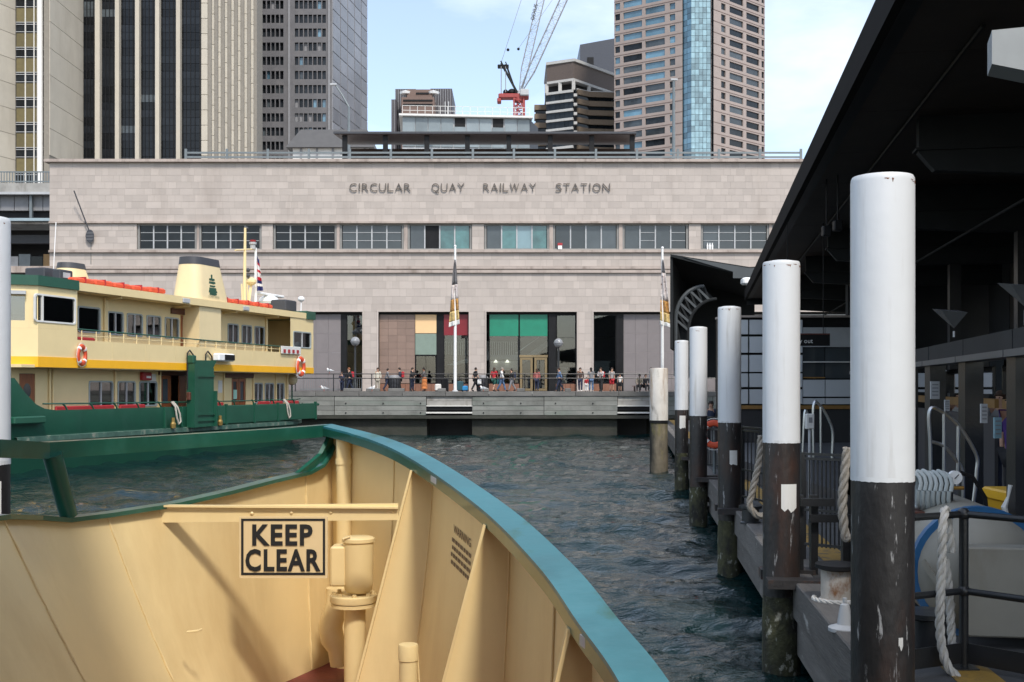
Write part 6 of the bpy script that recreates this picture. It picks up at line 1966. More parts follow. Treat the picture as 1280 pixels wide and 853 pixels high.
    for a, b in zip(ys[:-1], ys[1:]):
        m = max(1, int((b - a) / 3.4))
        for i in range(m):
            s0, s1 = a + (b - a) * i / m + 0.012, a + (b - a) * (i + 1) / m - 0.012
            MB().bbox(0.0 + random.uniform(-.01, .01), 0.292, s0, s1, WZ - 0.42, WZ + 0.012 + random.uniform(0, 0.012), 0.015).build('edge_beam', tm, d)
            MB().bbox(0.06, 0.26, s0, s1, WZ - 0.86, WZ - 0.46, 0.015).build('lower_beam', tm, d)
    MB().box(0.62, 0.98, y0, y1, WZ + 0.004, WZ + 0.009).build('yellow_line', ym, d)
    MB().box(2.6, 2.9, 8.6, y1, WZ + 0.004, WZ + 0.009).build('yellow_line', ym, d)
    # steel guides holding the piles
    gm = mk('dark_steel_guide', (0.030, 0.027, 0.026), 0.6, var=0.4, vs=4, bump=0.3, dirt=((0.10, 0.04, 0.02), 0.55, 0.7, 4, (1, 1, 1)))
    for Y in (7.8, 13.1, 20.5, 27.4, 35.4):
        s = Y * ka + 0.1
        g = MB().box(-0.30, 0.34, s + 0.16, s + 0.42, WZ - 0.06, WZ + 0.055).build('pile_guide', gm, d)
        for z in (0.86, 0.62, 0.38):
            MB().box(-0.02, 0.30, s + 0.18, s + 0.40, z - 0.07, z + 0.07).build('guide_slat', gm, g)
        MB().box(-0.3, 0.34, s - 0.55, s - 0.30, WZ - 0.05, WZ + 0.05).build('pile_guide', gm, d)
    for Y in range(6, 74, 6):
        for xx in (1.2, 5.0, 9.0):
            MB().tube([(xx, Y, -2.5), (xx, Y, WZ - 0.31)], 0.2, 10).build('support_pile', mp_, d)
    MB().box(3.4, 3.6, y0, y1, -2.5, WZ - 0.31).build('underdeck_dark_sheet', M['darkint'], d)  # dark sheet added so the water below the deck stays dark

    # ---- roof over the wharf
    EZ = HC + 4.4
    e0, e1 = Vector((4.20, 11.8)), Vector((11.73, 56.5))
    dv = (e1 - e0); L_ = dv.length; ra = math.atan2(dv.y, dv.x) - math.pi / 2
    sof = mk('dark_soffit', (0.052, 0.035, 0.027), 0.7, var=0.2, vs=1.2)
    stl = mk('dark_roof_steel', (0.026, 0.027, 0.028), 0.7, var=0.2, spec=0.25)
    r = thing('wharf_roof', 'wide dark flat roof sheltering the ferry wharf', 'roof', (e0.x, e0.y, 0), ra, local=True)
    nb = 14
    for i in range(nb):
        MB().box(0.34, 17, L_ * i / nb + 0.008, L_ * (i + 1) / nb - 0.008, EZ + 0.05, EZ + 0.12).build('soffit_panel', sof, r)
    MB().box(0.1, 17.2, 0, L_, EZ + 0.125, EZ + 0.42).build('roof_slab', stl, r)
    MB().box(0.0, 0.12, -0.05, L_ + 0.05, EZ, EZ + 0.50).build('fascia', mk('dark_fascia', (0.014, 0.012, 0.011), 0.8, spec=0.1), r)
    MB().box(0.121, 0.33, -0.02, L_ + 0.02, EZ + 0.02, EZ + 0.07).build('gutter', M['black'], r)
    MB().box(0.12, 17.2, L_ + 0.01, L_ + 0.12, EZ - 0.25, EZ + 0.5).build('end_fascia', stl, r)
    for i, s in enumerate((6.9, 13.5, 20.2, 26.9, 33.5, 40.2)):
        MB().prism([(1.6, s, EZ - 0.85), (1.35, s, EZ - 0.55), (1.35, s, EZ + 0.045), (17, s, EZ + 0.045), (17, s, EZ - 1.0), (4, s, EZ - 1.0)], (0, 0.22, 0)).build('roof_beam', stl, r)
        MB().box(1.3, 17, s - 0.06, s + 0.28, EZ - 0.52, EZ - 0.48).build('beam_flange', stl, r)
    pale = mk('pale_beam_end', (0.30, 0.32, 0.33), 0.6)
    inv = (Matrix.Translation((e0.x, e0.y, 0)) @ Matrix.Rotation(ra, 4, 'Z')).inverted()
    q_ = [inv @ at(px, py, 8.6) for px, py in ((1240, 38), (1240, 80), (1300, 92), (1300, 32))]
    MB().prism(q_, (0.05, 0.35, 0)).build('cantilever_beam', pale, r)
    h_ = inv @ at(1295, 40, 8.8)
    MB().bar(h_, (h_.x, h_.y, EZ + 0.12), 0.1, 0.1).build('beam_hanger', stl, r)
    # unseen nearer bay, added to shade the tank, set back to leave the piles lit
    for i in range(4):
        MB().box(1.9, 17, -20 + 5 * i + 0.008, -20 + 5 * i + 4.992, EZ + 0.05, EZ + 0.12).build('soffit_panel', sof, r)
    MB().box(1.9, 17.2, -20, -0.06, EZ + 0.125, EZ + 0.42).build('roof_slab', stl, r)
    # columns carrying it
    for s in (6.9, 13.5, 20.2, 26.9, 33.5, 40.2):
        MB().box(4.6, 4.9, s - 0.05, s + 0.25, WZ, EZ - 1.01).build('column', M['blackmetal'], r)
        MB().box(10.6, 10.9, s - 0.05, s + 0.25, WZ, EZ - 1.01).build('column', M['blackmetal'], r)
    # pipes and cable under the soffit
    MB().tube([(1.2, 2, EZ - 0.02), (1.2, L_ - 1, EZ - 0.02)], 0.03, 6).build('cable', M['black'], r)
    MB().tube([(3.6, 8, EZ - 1.0), (3.6, L_ - 1, EZ - 1.0)], 0.03, 8).build('service_pipe', stl, r)
    # small speakers under the roof
    for px, py, Y, lb in ((1033, 283, 24.0, 'small black speaker hung under the wharf roof, nearest the big pile'), (1047, 276, 23.5, 'small black lamp bracket hung under the wharf roof by the big pile')):
        p = at(px, py, Y)
        s = thing('roof_speaker', lb, 'speaker', p, group='speakers under the wharf roof')
        MB().bbox(p.x - 0.09, p.x + 0.09, p.y - 0.1, p.y + 0.1, p.z - 0.22, p.z, 0.02).build('body', M['black'], s)
        MB().tube([p, Vector((p.x, p.y, EZ + 0.05))], 0.012, 6).build('bracket', M['black'], s)
    # pyramid shaped hanging lamps
    lampm = mk('lamp_shade_glass', (0.12, 0.125, 0.13), 0.25, var=0.2)
    for px, py, Y, lb in ((1187, 398, 13.0, 'grey upturned pyramid lamp hung above the gate beam'), (1275, 368, 10.5, 'grey upturned pyramid lamp cut by the right edge')):
        p = at(px, py, Y)
        s = thing('pyramid_lamp', lb, 'lamp', p, group='pyramid lamps')
        q = 0.15
        MB().add([(p.x - q, p.y - q, p.z + 0.08), (p.x + q, p.y - q, p.z + 0.06), (p.x + q, p.y + q, p.z + 0.10), (p.x - q, p.y + q, p.z + 0.12), (p.x + 0.05, p.y, p.z - 0.12)],
                 [(0, 1, 4), (1, 2, 4), (2, 3, 4), (3, 0, 4), (3, 2, 1, 0)]).build('shade', lampm, s)
        MB().tube([(p.x + 0.05, p.y, p.z - 0.15), (p.x + 0.05, p.y, HC + 0.58)], 0.012, 6).build('stem', M['lgrey'], s)
    # cctv camera at the end of the roof
    p = at(935, 353, 56.0)
    s = thing('security_camera', 'white security camera under the far end of the wharf roof', 'camera', p)
    MB().bbox(p.x - 0.35, p.x + 0.25, p.y - 0.5, p.y + 0.2, p.z - 0.15, p.z + 0.2, 0.08).build('housing', M['white'], s)
    MB().tube([p, p + Vector((0.5, 0.3, 0.6))], 0.04, 6).build('bracket', M['grey'], s)

    # ---- gate line: dark columns, beam, glass gates
    gx = lambda Y: 2.8 + 0.2 * Y
    g = thing('gate_screen', 'dark steel gate screen with a deep beam along the wharf', 'gate', (gx(11), 11, WZ))
    for a, b in zip((8.5, 11.0, 13.4, 15.8, 18.2, 20.6, 23.0), (11.0, 13.4, 15.8, 18.2, 20.6, 23.0, 26.0)):
        MB().bar((gx(a) , a + .01, HC + 0.47), (gx(b), b - .01, HC + 0.47), 0.16, 0.20).build('gate_beam', stl, g)
        MB().bar((gx(a) - 0.05, a + .01, HC + 0.33), (gx(b) - 0.05, b - .01, HC + 0.33), 0.24, 0.07).build('gate_beam_flange', mk('beam_flange%d' % int(a * 10), (0.085, 0.088, 0.09), 0.5), g)
        MB().box(gx(b) - 0.10, gx(b) + 0.12, b - 0.10, b + 0.10, WZ, HC + 0.36).build('gate_post', M['blackmetal'], g)
    # glazed gate leaves and kick panels
    bl = mk('blue_panel', (0.035, 0.065, 0.14), 0.4, var=0.2)
    oc = mk('ochre_timber_rail', (0.27, 0.145, 0.04), 0.6, var=0.25, vs=4, stretch=(1, 0.3, 1))
    for i, (a, b) in enumerate(zip((8.5, 11.0, 13.4, 15.8, 18.2, 20.6), (11.0, 13.4, 15.8, 18.2, 20.6, 23.0))):
        off = 0.9
        pts = lambda z0, z1: [(gx(a) + off, a + 0.12, z0), (gx(b) + off, b - 0.12, z0), (gx(b) + off, b - 0.12, z1), (gx(a) + off, a + 0.12, z1)]
        MB().prism(pts(WZ + 0.05, HC - 0.42), (0.05, 0, 0)).build('kick_panel', bl if i in (0, 1) else M['dkgrey'], g)
        MB().prism(pts(HC - 0.30, HC - 0.17), (0.06, 0, 0)).build('timber_rail', oc, g)
        MB().prism(pts(HC - 0.10, HC + 0.30), (0.02, 0, 0)).build('pane', M['pane'], g)
    # notices on the posts
    for px, py, Y, wd, ht, lb in ((1229, 517, 12.0, 8, 24, 'narrow pale notice on the gate post nearest the camera'), (1246, 535, 11.4, 9, 26, 'pale blue notice below the gate post notice'),
                                  (1168, 488, 15.2, 11, 22, 'small pale notice board on a gate column beside the big pile'), (1183, 507, 15.0, 6, 14, 'small grey switch box below the notice board')):
        p = at(px, py, Y); hw, hh = wd / 2 / F * Y, ht / 2 / F * Y
        s = thing('notice', lb, 'notice', (p.x, p.y, p.z - hh), group='notices on the gate screen')
        MB().box(p.x - hw, p.x + hw, p.y - 0.03, p.y, p.z - hh, p.z + hh).build('board', M['lgrey'] if px != 1246 else mk('pale_blue_notice', (0.20, 0.33, 0.38), 0.5), s)
        for i in range(4):
            z = p.z + hh * (0.65 - i * 0.4)
            MB().box(p.x - hw * 0.7, p.x + hw * 0.7, p.y - 0.034, p.y - 0.031, z - hh * 0.07, z + hh * 0.07).build('print_line', M['grey'], s)
    # concourse behind: back wall with dim shop fronts and a lit strip
    X2 = lambda px: ax(px, 40.2)
    c = thing('concourse_wall', 'dark shop fronts behind the gate screen of the wharf', 'building', (gx(18) + 6, 18, WZ))
    for i in range(11):
        a = 6 + i * 3.0
        MB().prism([(gx(a) + 6, a + 0.02, WZ), (gx(a + 3) + 6, a + 2.98, WZ), (gx(a + 3) + 6, a + 2.98, EZ + 0.04), (gx(a) + 6, a + 0.02, EZ + 0.04)], (0.3, 0, 0)).build('wall_panel', [M['darkint'], mk('shop_dark%d' % i, (0.05 + 0.02 * (i % 3), 0.04, 0.035), 0.6)][i % 2], c)
        MB().prism([(gx(a) + 5.9, a + 0.3, HC - 0.3), (gx(a + 3) + 5.9, a + 2.7, HC - 0.3), (gx(a + 3) + 5.9, a + 2.7, HC + 0.9), (gx(a) + 5.9, a + 0.3, HC + 0.9)], (0.05, 0, 0)).build('shop_window', M['glass_mid'], c)
    MB().box(X2(1060), X2(1500), 40.2, 40.5, WZ, EZ + 0.04).build('end_wall', M['darkint'], c)
    for i, (px, py) in enumerate(((1262, 444), (1272, 439), (1279, 440))):
        p = at(px, py, 19.0)
        MB().ball(p, 0.035).top('downlight', mk('downlight_glow%d' % i, (1, 0.9, 0.7), 0.5, emit=6.0), 'tiny lit downlight deep in the concourse, %s of three' % ('leftmost', 'middle one', 'rightmost')[i], 'lamp', p, 'downlights in the concourse')

    # ---- panel building under the far end of the roof
    Y = 38.0; k = Y / F
    X = lambda px: (px - 640) * k
    Z = lambda py: HC + (484 - py) * k
    pm = mk('pale_blue_grey_panel', (0.56, 0.59, 0.62), 0.35, var=0.06, vs=0.6, rand=0.06)
    b = thing('panel_building', 'pale grey panelled terminal building behind the piles', 'building', (X(960), Y, WZ))
    MB().box(X(903), X(1100), Y + 0.12, Y + 1.2, WZ, Z(397)).build('core', M['black'], b)
    MB().box(X(902), X(1100), Y - 0.05, Y + 1.2, Z(397), Z(394.5)).build('roof_edge', M['stone_trim'], b)
    for z0, z1 in ((418, 400), (441, 421), (465, 444), (484, 467), (505, 487)):
        for p, q in ((904, 911), (913, 935), (937, 958), (960, 981), (983, 1003)):
            MB().box(X(p), X(q), Y, Y + 0.11, Z(z0), Z(z1)).build('wall_panel', pm, b)
    for p, q in ((1004, 1031), (1032, 1063), (1064, 1095)):
        MB().box(X(p), X(q), Y, Y + 0.11, Z(434), Z(409.5)).build('wall_panel', M['lgrey'], b)
        MB().box(X(p), X(q), Y, Y + 0.11, Z(496), Z(475)).build('wall_panel', pm, b)
        MB().box(X(p), X(q), Y, Y + 0.11, Z(505.5), Z(498)).build('wall_panel', pm, b)
        MB().box(X(p), X(q), Y + 0.05, Y + 0.11, Z(473), Z(435)).build('window', M['glass_mid'], b)
    MB().box(X(1004), X(1095), Y - 0.06, Y - 0.005, Z(453.5), Z(452)).build('rail', M['offwhite'], b)
    MB().box(X(1004), X(1031), Y - 0.05, Y - 0.004, Z(473), Z(471.5)).build('rail', oc, b)
    MB().box(X(903), X(1095), Y - 0.08, Y - 0.005, Z(511.5), Z(507)).build('timber_band', oc, b)
    MB().box(X(903), X(1095), Y - 0.02, Y + 0.1, WZ, Z(512)).build('base_panel', M['darkint'], b)
    sg = thing('way_out_sign', 'black hanging sign reading way out in white letters', 'sign', (X(1005), 30, 0 + az(433, 30)))
    Ys = 30.0
    MB().box(ax(970, Ys), ax(1037.5, Ys), Ys, Ys + 0.15, az(432.5, Ys), az(418.5, Ys)).build('panel', M['black'], sg)
    MB().box(ax(970, Ys), ax(1037.5, Ys), Ys - 0.01, Ys + 0.16, az(418.4, Ys), az(417, Ys)).build('top_trim', mk('dark_red_trim', (0.12, 0.03, 0.02), 0.5), sg)
    me = text_mesh('Way out', 0.125, 0.0, 0.0, align='RIGHT')
    put('lettering', me, M['white'], sg, Vector((ax(1016, Ys), Ys - 0.006, az(429, Ys))) - sg.location)
    for px in (985, 1030):
        MB().tube([(ax(px, Ys), Ys + 0.07, az(417, Ys)), (ax(px, Ys), Ys + 0.07, EZ)], 0.01, 6).build('drop_rod', M['black'], sg)

    # ---- second canopy near the quay with a curved truss
    Yc = 60.0
    P = lambda px, py, dy=0.0: at(px, py, Yc) + Vector((0, dy, 0))
    cm = mk('canopy_dark_shade', (0.020, 0.022, 0.023), 0.85, var=0.15, spec=0.15)  # darkened so the shade inside the canopy is carried by the colour
    cl = mk('canopy_grey_fascia', (0.055, 0.062, 0.066), 0.5, var=0.1)
    cn = thing('quay_canopy', 'charcoal canopy with curved lattice arch beside the quay flagpole', 'canopy', P(890, 500))
    MB().prism([P(838, 318), P(838, 321), P(935, 346), P(1010, 346), P(1010, 330), P(937, 334)], (2.7, 14, 0)).build('roof', cm, cn)
    MB().prism([P(855, 322, -0.06), P(936, 335.5, -0.06), P(1000, 334, -0.06), P(1000, 349, -0.06), P(916, 348, -0.06), P(916, 340, -0.06)], (0, 0.05, 0)).build('fascia', cl, cn)
    MB().prism([P(838, 321, 0.1), P(841, 321, 0.1), P(841, 436, 0.1), P(838, 436, 0.1)], (2.5, 13, 0)).build('side_screen', cm, cn)
    MB().prism([P(838, 321, 13.2) + Vector((2.6, 0, 0)), P(1010, 346, 13.2), P(1010, 470, 13.2), P(838, 470, 13.2) + Vector((2.6, 0, 0))], (0, 0.2, 0)).build('back_screen', cm, cn)
    arc, arc2 = [], []
    for i in range(13):
        a = R(180 - 90 * i / 12)
        arc.append(P(884 + 36 * math.cos(a), 398 - 42 * math.sin(a), 1.0))
        arc2.append(P(900 + 36 * math.cos(a), 412 - 40 * math.sin(a), 1.0))
    arc = [P(848, 470, 1.0), P(848, 430, 1.0)] + arc; arc2 = [P(862, 470, 1.0), P(863, 440, 1.0)] + arc2
    MB().tube(arc, 0.11, 8).build('arch_chord', cl, cn, smooth=True)
    MB().tube(arc2, 0.09, 8).build('arch_chord', cm, cn, smooth=True)
    for i in range(0, len(arc) - 1, 2):
        MB().bar(arc[i], arc2[i], 0.12, 0.12).build('arch_web', cl, cn)
        MB().bar(arc2[i], arc[min(i + 2, len(arc) - 1)], 0.10, 0.10).build('arch_web', cm, cn)
    MB().prism([arc[i] + Vector((0, 0.4, 0)) for i in range(len(arc))] + [arc2[i] + Vector((0, 0.4, 0)) for i in reversed(range(len(arc2)))], (0, 0.05, 0)).build('arch_panel', cm, cn)

    # ---- railing at the right front, with rope
    rl = M['blackmetal']
    q = thing('wharf_railing', 'black tubular railing at the corner of the wharf in the foreground', 'railing', (3.59, 8.9, WZ))
    A, B, C = Vector((2.95, 8.60, 0)), Vector((3.59, 8.9, 0)), Vector((4.35, 8.05, 0))
    for z in (2.39, 1.78):
        MB().tube([A + Vector((0, 0, z)), B + Vector((0, 0, z)), C + Vector((0, 0, z))], 0.028, 10).build('rail', rl, q, smooth=True)
    for p in (A, B, C):
        MB().tube([p + Vector((0, 0, WZ)), p + Vector((0, 0, 2.39))], 0.036, 10).build('post', rl, q, smooth=True)
        for z in (2.39, 1.78):
            MB().ball(p + Vector((0, 0, z)), 0.052, n=12, m=8).build('rail_joint', rl, q, smooth=True)
        MB().box(p.x - 0.09, p.x + 0.09, p.y - 0.09, p.y + 0.09, WZ + 0.004, WZ + 0.02).build('base_plate', rl, q)
    for (u, v) in ((A, B), (B, C)):
        MB().bar(u + Vector((0, 0, WZ + 0.13)), v + Vector((0, 0, WZ + 0.13)), 0.012, 0.16).build('kick_plate', rl, q)
    rm = mk('white_laid_rope', (0.52, 0.50, 0.46), 0.9, var=0.2, vs=10, bump=0.3)
    rmd = mk('weathered_laid_rope', (0.30, 0.27, 0.23), 0.9, var=0.25, vs=10, bump=0.3)
    def rope(pts, rad, label, mat, grp='mooring ropes on the wharf'):
        pts = [Vector(p) for p in pts]
        c = catmull([tuple(p) for p in pts], 14)
        c = [Vector(p) for p in c]
        t = thing('laid_rope', label, 'rope', c[-1] if c[-1].z < c[0].z else c[0], group=grp)
        # three strands twisted round each other
        acc = 0.0
        for s in range(3):
            path = []
            acc = 0.0
            for i, p in enumerate(c):
                if i: acc += (c[i] - c[i-1]).length
                dd = (c[min(i+1, len(c)-1)] - c[max(i-1, 0)]).normalized()
                a_ = dd.orthogonal().normalized()
                ref = Vector((1, 0.3, 0.1)); a_ = (ref - dd * ref.dot(dd)).normalized(); b_ = dd.cross(a_)
                th = acc / (rad * 7.5) * 2 * math.pi + s * 2.094
                path.append(p + (a_ * math.cos(th) + b_ * math.sin(th)) * rad * 0.50)
            MB().tube(path, rad * 0.56, 6).build('strand', mat, t, smooth=True)
        return t
    def dense(pts, step=0.02):
        out = []
        for a, b in zip(pts[:-1], pts[1:]):
            a, b = Vector(a), Vector(b); m = max(1, int((b - a).length / step / 14))
            for i in range(m): out.append(a.lerp(b, i / m))
        out.append(Vector(pts[-1])); return out
    Yr = 8.80
    rp = lambda px, py, Y=Yr: at(px, py, Y)
    rope(dense([rp(1181, 700, 8.98), rp(1186, 735, 8.98), rp(1190, 800, 8.98), rp(1194, 815, 8.98)]), 0.034, 'back strand of thick white rope hanging inside the wharf railing', rm)
    rope(dense([rp(1190, 690, 8.95), rp(1184, 650, 8.92), rp(1181, 638, 8.83), rp(1178, 665, 8.72), rp(1177, 710, 8.72), rp(1175, 760, 8.7), rp(1176, 800, 8.7), rp(1184, 832, 8.68), rp(1200, 850, 8.66)]), 0.036, 'thick white rope looped over the foreground wharf railing', rm)
    rope(dense([rp(1059, 560, 12.4), rp(1056, 590, 12.4), rp(1053, 630, 12.4), rp(1056, 668, 12.4), rp(1061, 672, 12.4)]), 0.052, 'weathered rope hanging between the two nearest piles', rmd)
    rope(dense([rp(951, 545, 16.5), rp(948, 580, 16.5), rp(940, 615, 16.5), rp(937, 632, 16.5), rp(946, 644, 16.5), rp(958, 645, 16.5)]), 0.05, 'weathered rope hanging beside the third pile', rmd)

    # ---- bollards and cleats
    rb = mk('rusty_white_bollard', (0.42, 0.38, 0.33), 0.8, var=0.25, vs=5, dirt=((0.22, 0.10, 0.04), 0.5, 0.65, 6, (1, 1, 0.6)))
    def bollard(px, py, lb, body, cap, r_=0.17, h=0.40):
        Y = (HC - WZ) * F / (py - 484)
        p = Vector((ax(px, Y), Y, WZ))
        t = thing('bollard', lb, 'bollard', p, group='bollards on the wharf')
        MB().lathe([(r_ * 1.2, 0), (r_ * 1.2, 0.03), (r_, 0.05), (r_, h - 0.06)], p, 20).build('body', body, t, smooth=True)
        MB().lathe([(r_, h - 0.058), (r_ * 1.35, h - 0.04), (r_ * 1.35, h), (0, h + 0.02)], p, 20).build('cap', cap, t, smooth=True)
        return p
    p = bollard(1047, 753, 'rusty white bollard with black cap beside the nearest pile', rb, M['black'])
    rope([p + Vector((0.24 * math.cos(R(a)), 0.24 * math.sin(R(a)), 0.03 + a / 36000)) for a in range(150, 420, 15)], 0.026, 'white rope wound round the foot of the rusty bollard', rm)
    bollard(1160, 818, 'black bollard just right of the nearest pile', M['blackmetal'], M['blackmetal'], 0.16, 0.36)
    bollard(938, 655, 'small dark bollard near the third pile', M['blackmetal'], M['blackmetal'], 0.14, 0.3)
    p = Vector((ax(1056, 10.3), 10.3, WZ))
    t = thing('deck_bell_cap', 'grey bell shaped cap on the wharf edge beside the nearest pile', 'cap', p)
    MB().lathe([(0.15, 0.0), (0.15, 0.03), (0.07, 0.06), (0.055, 0.16), (0.04, 0.24), (0, 0.26)], p, 16).build('bell', M['lgrey'], t, smooth=True)
    MB().lathe([(0.02, 0.26), (0.02, 0.30), (0, 0.30)], p, 8).build('knob', M['lgrey'], t)

    # ---- baluster gates between the piles
    def bargate(p, q, z0, z1, n, lb):
        p, q = Vector(p), Vector(q)
        t = thing('bar_gate', lb, 'gate', (p.x, p.y, z0), group='black bar gates on the wharf')
        for z in (z1, z1 - 0.06, z0 + 0.08, z0 + (z1 - z0) * 0.42):
            MB().bar(p + Vector((0, 0, z - p.z)), q + Vector((0, 0, z - q.z)), 0.04, 0.035).build('rail', rl, t)
        for i in range(n):
            a = p.lerp(q, (i + 0.5) / n)
            MB().tube([(a.x, a.y, z0 + 0.05), (a.x, a.y, z1 - 0.05)], 0.012, 6).build('bar', rl, t)
        for a in (p, q):
            MB().box(a.x - 0.03, a.x + 0.03, a.y - 0.03, a.y + 0.03, WZ, z1 + 0.02).build('post', rl, t)
        return t
    bargate((ax(1004, 14.6), 14.6, WZ), (ax(1062, 14.2), 14.2, WZ), WZ + 0.12, HC - 0.87, 11, 'black upright bar gate between the two nearest piles')
    bargate((ax(1062, 14.2), 14.2, WZ), (ax(1100, 15.6), 15.6, WZ), WZ + 0.12, HC - 0.87, 6, 'black upright bar gate hidden partly by the nearest pile')
    bargate((ax(928, 21), 21, WZ), (ax(956, 20), 20, WZ), WZ + 0.12, HC - 0.75, 6, 'black upright bar gate between the second and third piles')
    bargate((ax(880, 30), 30, WZ), (ax(900, 29), 29, WZ), WZ + 0.12, HC - 0.8, 6, 'black upright bar gate between the third and fourth piles')
    # black cross members of the berth furniture
    t = thing('berth_frame', 'black steel berth frame standing behind the bar gate', 'frame', (ax(1030, 13.2), 13.2, WZ))
    for py in (628, 648):
        MB().bar(at(1000 if py == 628 else 1012, py, 13.3), at(1042 if py == 628 else 1062, py, 13.3), 0.10, 0.09).build('cross_bar', M['blackmetal'], t)
    for px in (1002, 1020, 1060):
        MB().box(ax(px, 13.3) - 0.04, ax(px, 13.3) + 0.04, 13.36, 13.46, WZ, az(620, 13.3)).build('leg', M['blackmetal'], t)

    # ---- tank with blue rim
    tk = mk('tank_grey', (0.27, 0.255, 0.215), 0.5, var=0.12, vs=1.2, bump=0.08, bs=4, dirt=((0.16, 0.13, 0.09), 0.56, 0.85, 1.5, (1, 1, 0.4)))
    blu = mk('tank_blue', (0.015, 0.11, 0.27), 0.45, var=0.15)
    tx, ty, tz, tr = ax(1228, 10.0), 10.05, 1.73, 0.58
    t = thing('storage_tank', 'grey steel tank with a blue painted rim behind the foreground railing', 'tank', (tx, ty, 0), R(82), local=True)
    def xl(mb, prof, cz, n=36):
        vs = []
        for (r_, o_) in prof:
            for k_ in range(n):
                th = 2 * math.pi * k_ / n
                vs.append((o_, r_ * math.cos(th), cz + r_ * math.sin(th)))
        fs = []
        for i in range(len(prof) - 1):
            for k_ in range(n):
                j = (k_ + 1) % n
                fs.append((i*n+k_, i*n+j, i*n+n+j, i*n+n+k_))
        mb.add(vs, fs); return mb
    xl(MB(), [(0.001, -0.24), (0.18, -0.22), (0.36, -0.15), (0.49, -0.06), (tr * 0.93, 0.0)], tz).build('dished_end', tk, t, smooth=True)
    xl(MB(), [(tr * 0.93, 0.0), (tr * 1.03, -0.01), (tr * 1.03, 0.10), (tr, 0.10)], tz).build('blue_rim', blu, t, smooth=True)
    xl(MB(), [(tr, 0.10), (tr, 2.2), (tr * 0.8, 2.35), (0.01, 2.4)], tz).build('shell', tk, t, smooth=True)
    MB().bbox(-0.50, -0.27, -1.6, 0.24, WZ + 0.10, tz + 0.30, 0.015).build('front_casing', tk, t)
    MB().bbox(-0.27, 0.5, -1.6, -0.62, WZ + 0.10, tz + 0.26, 0.015).build('side_casing', tk, t)
    for yy in (-0.35, -0.95):
        MB().box(-0.504, -0.5005, yy - 0.006, yy + 0.006, WZ + 0.12, tz + 0.28).build('casing_seam', M['grey'], t)
    MB().box(-0.515, -0.501, -0.42, -0.28, WZ + 0.36, WZ + 0.385).build('latch', M['offwhite'], t)
    MB().bar((-0.12, 0.52, tz + 0.12), (-0.30, 0.30, tz - 0.25), 0.02, 0.05).build('stay', tk, t)
    for xx in (0.2, 1.6):
        MB().box(xx, xx + 0.2, -0.4, 0.4, WZ, tz - 0.42).build('saddle', M['blackmetal'], t)
    # hose coil on a stand
    p = at(1160, 612, 10.9)
    t = thing('hose_coil', 'pale grey hose coil on a timber stand behind the big pile', 'hose', (p.x, p.y, WZ))
    hm = mk('pale_hose', (0.42, 0.45, 0.44), 0.55, var=0.1)
    for i in range(7):
        o_ = (i - 3) * 0.042
        pts = [(p.x + o_ + 0.02 * math.sin(a_ * 0.05), p.y - 0.12 * math.cos(R(a_)) - 0.02 * i, p.z + 0.17 * math.sin(R(a_)) * (1 + 0.05 * (i % 3))) for a_ in range(0, 361, 24)]
        MB().tube(pts, 0.020, 7).build('hose_loop', hm, t, smooth=True)
    MB().box(p.x - 0.22, p.x + 0.22, p.y - 0.18, p.y + 0.18, p.z - 0.26, p.z - 0.20).build('stand_top', M['dkwood'], t)
    for sx in (-0.18, 0.18):
        MB().box(p.x + sx - 0.03, p.x + sx + 0.03, p.y - 0.05, p.y + 0.05, WZ, p.z - 0.26).build('stand_leg', M['dkwood'], t)
    # gauge on valve stand
    p = at(1193, 597, 10.8)
    t = thing('pressure_gauge_stand', 'round white dial gauge on a black valve stand above the tank', 'gauge', (p.x, p.y, WZ))
    g_ = MB(); n_ = 20
    g_.add([(p.x + 0.065 * math.cos(2*math.pi*i/n_), p.y - 0.03, p.z + 0.065 * math.sin(2*math.pi*i/n_)) for i in range(n_)] + [(p.x + 0.065 * math.cos(2*math.pi*i/n_), p.y + 0.02, p.z + 0.065 * math.sin(2*math.pi*i/n_)) for i in range(n_)],
           [tuple(range(n_)), tuple(reversed(range(n_, 2*n_)))] + [(i, i+n_, (i+1) % n_ + n_, (i+1) % n_) for i in range(n_)])
    g_.build('dial', M['white'], t)
    MB().bar((p.x - 0.01, p.y - 0.034, p.z - 0.01), (p.x + 0.03, p.y - 0.034, p.z + 0.03), 0.004, 0.006).build('needle', M['black'], t)
    MB().tube([(p.x - 0.03, p.y + 0.02, p.z - 0.06), (p.x - 0.04, p.y, p.z - 0.3), (p.x - 0.09, p.y, p.z - 0.34), (p.x - 0.09, p.y, WZ)], 0.028, 8).build('pipe', M['blackmetal'], t)
    MB().bbox(p.x - 0.16, p.x - 0.06, p.y - 0.06, p.y + 0.06, p.z - 0.26, p.z + 0.03, 0.015).build('valve_body', M['blackmetal'], t)
    MB().tube([(p.x - 0.02, p.y - 0.02, p.z - 0.1), (p.x + 0.08, p.y - 0.02, p.z - 0.1)], 0.018, 8).build('valve_tap', mk('brass_tap', (0.4, 0.22, 0.05), 0.4, 0.6), t)
    MB().tube([(p.x + 0.05, p.y, p.z + 0.05), (p.x + 0.18, p.y, p.z + 0.0), (p.x + 0.30, p.y, p.z - 0.2), (p.x + 0.32, p.y, p.z - 0.5)], 0.02, 8).build('black_hose', M['black'], t, smooth=True)
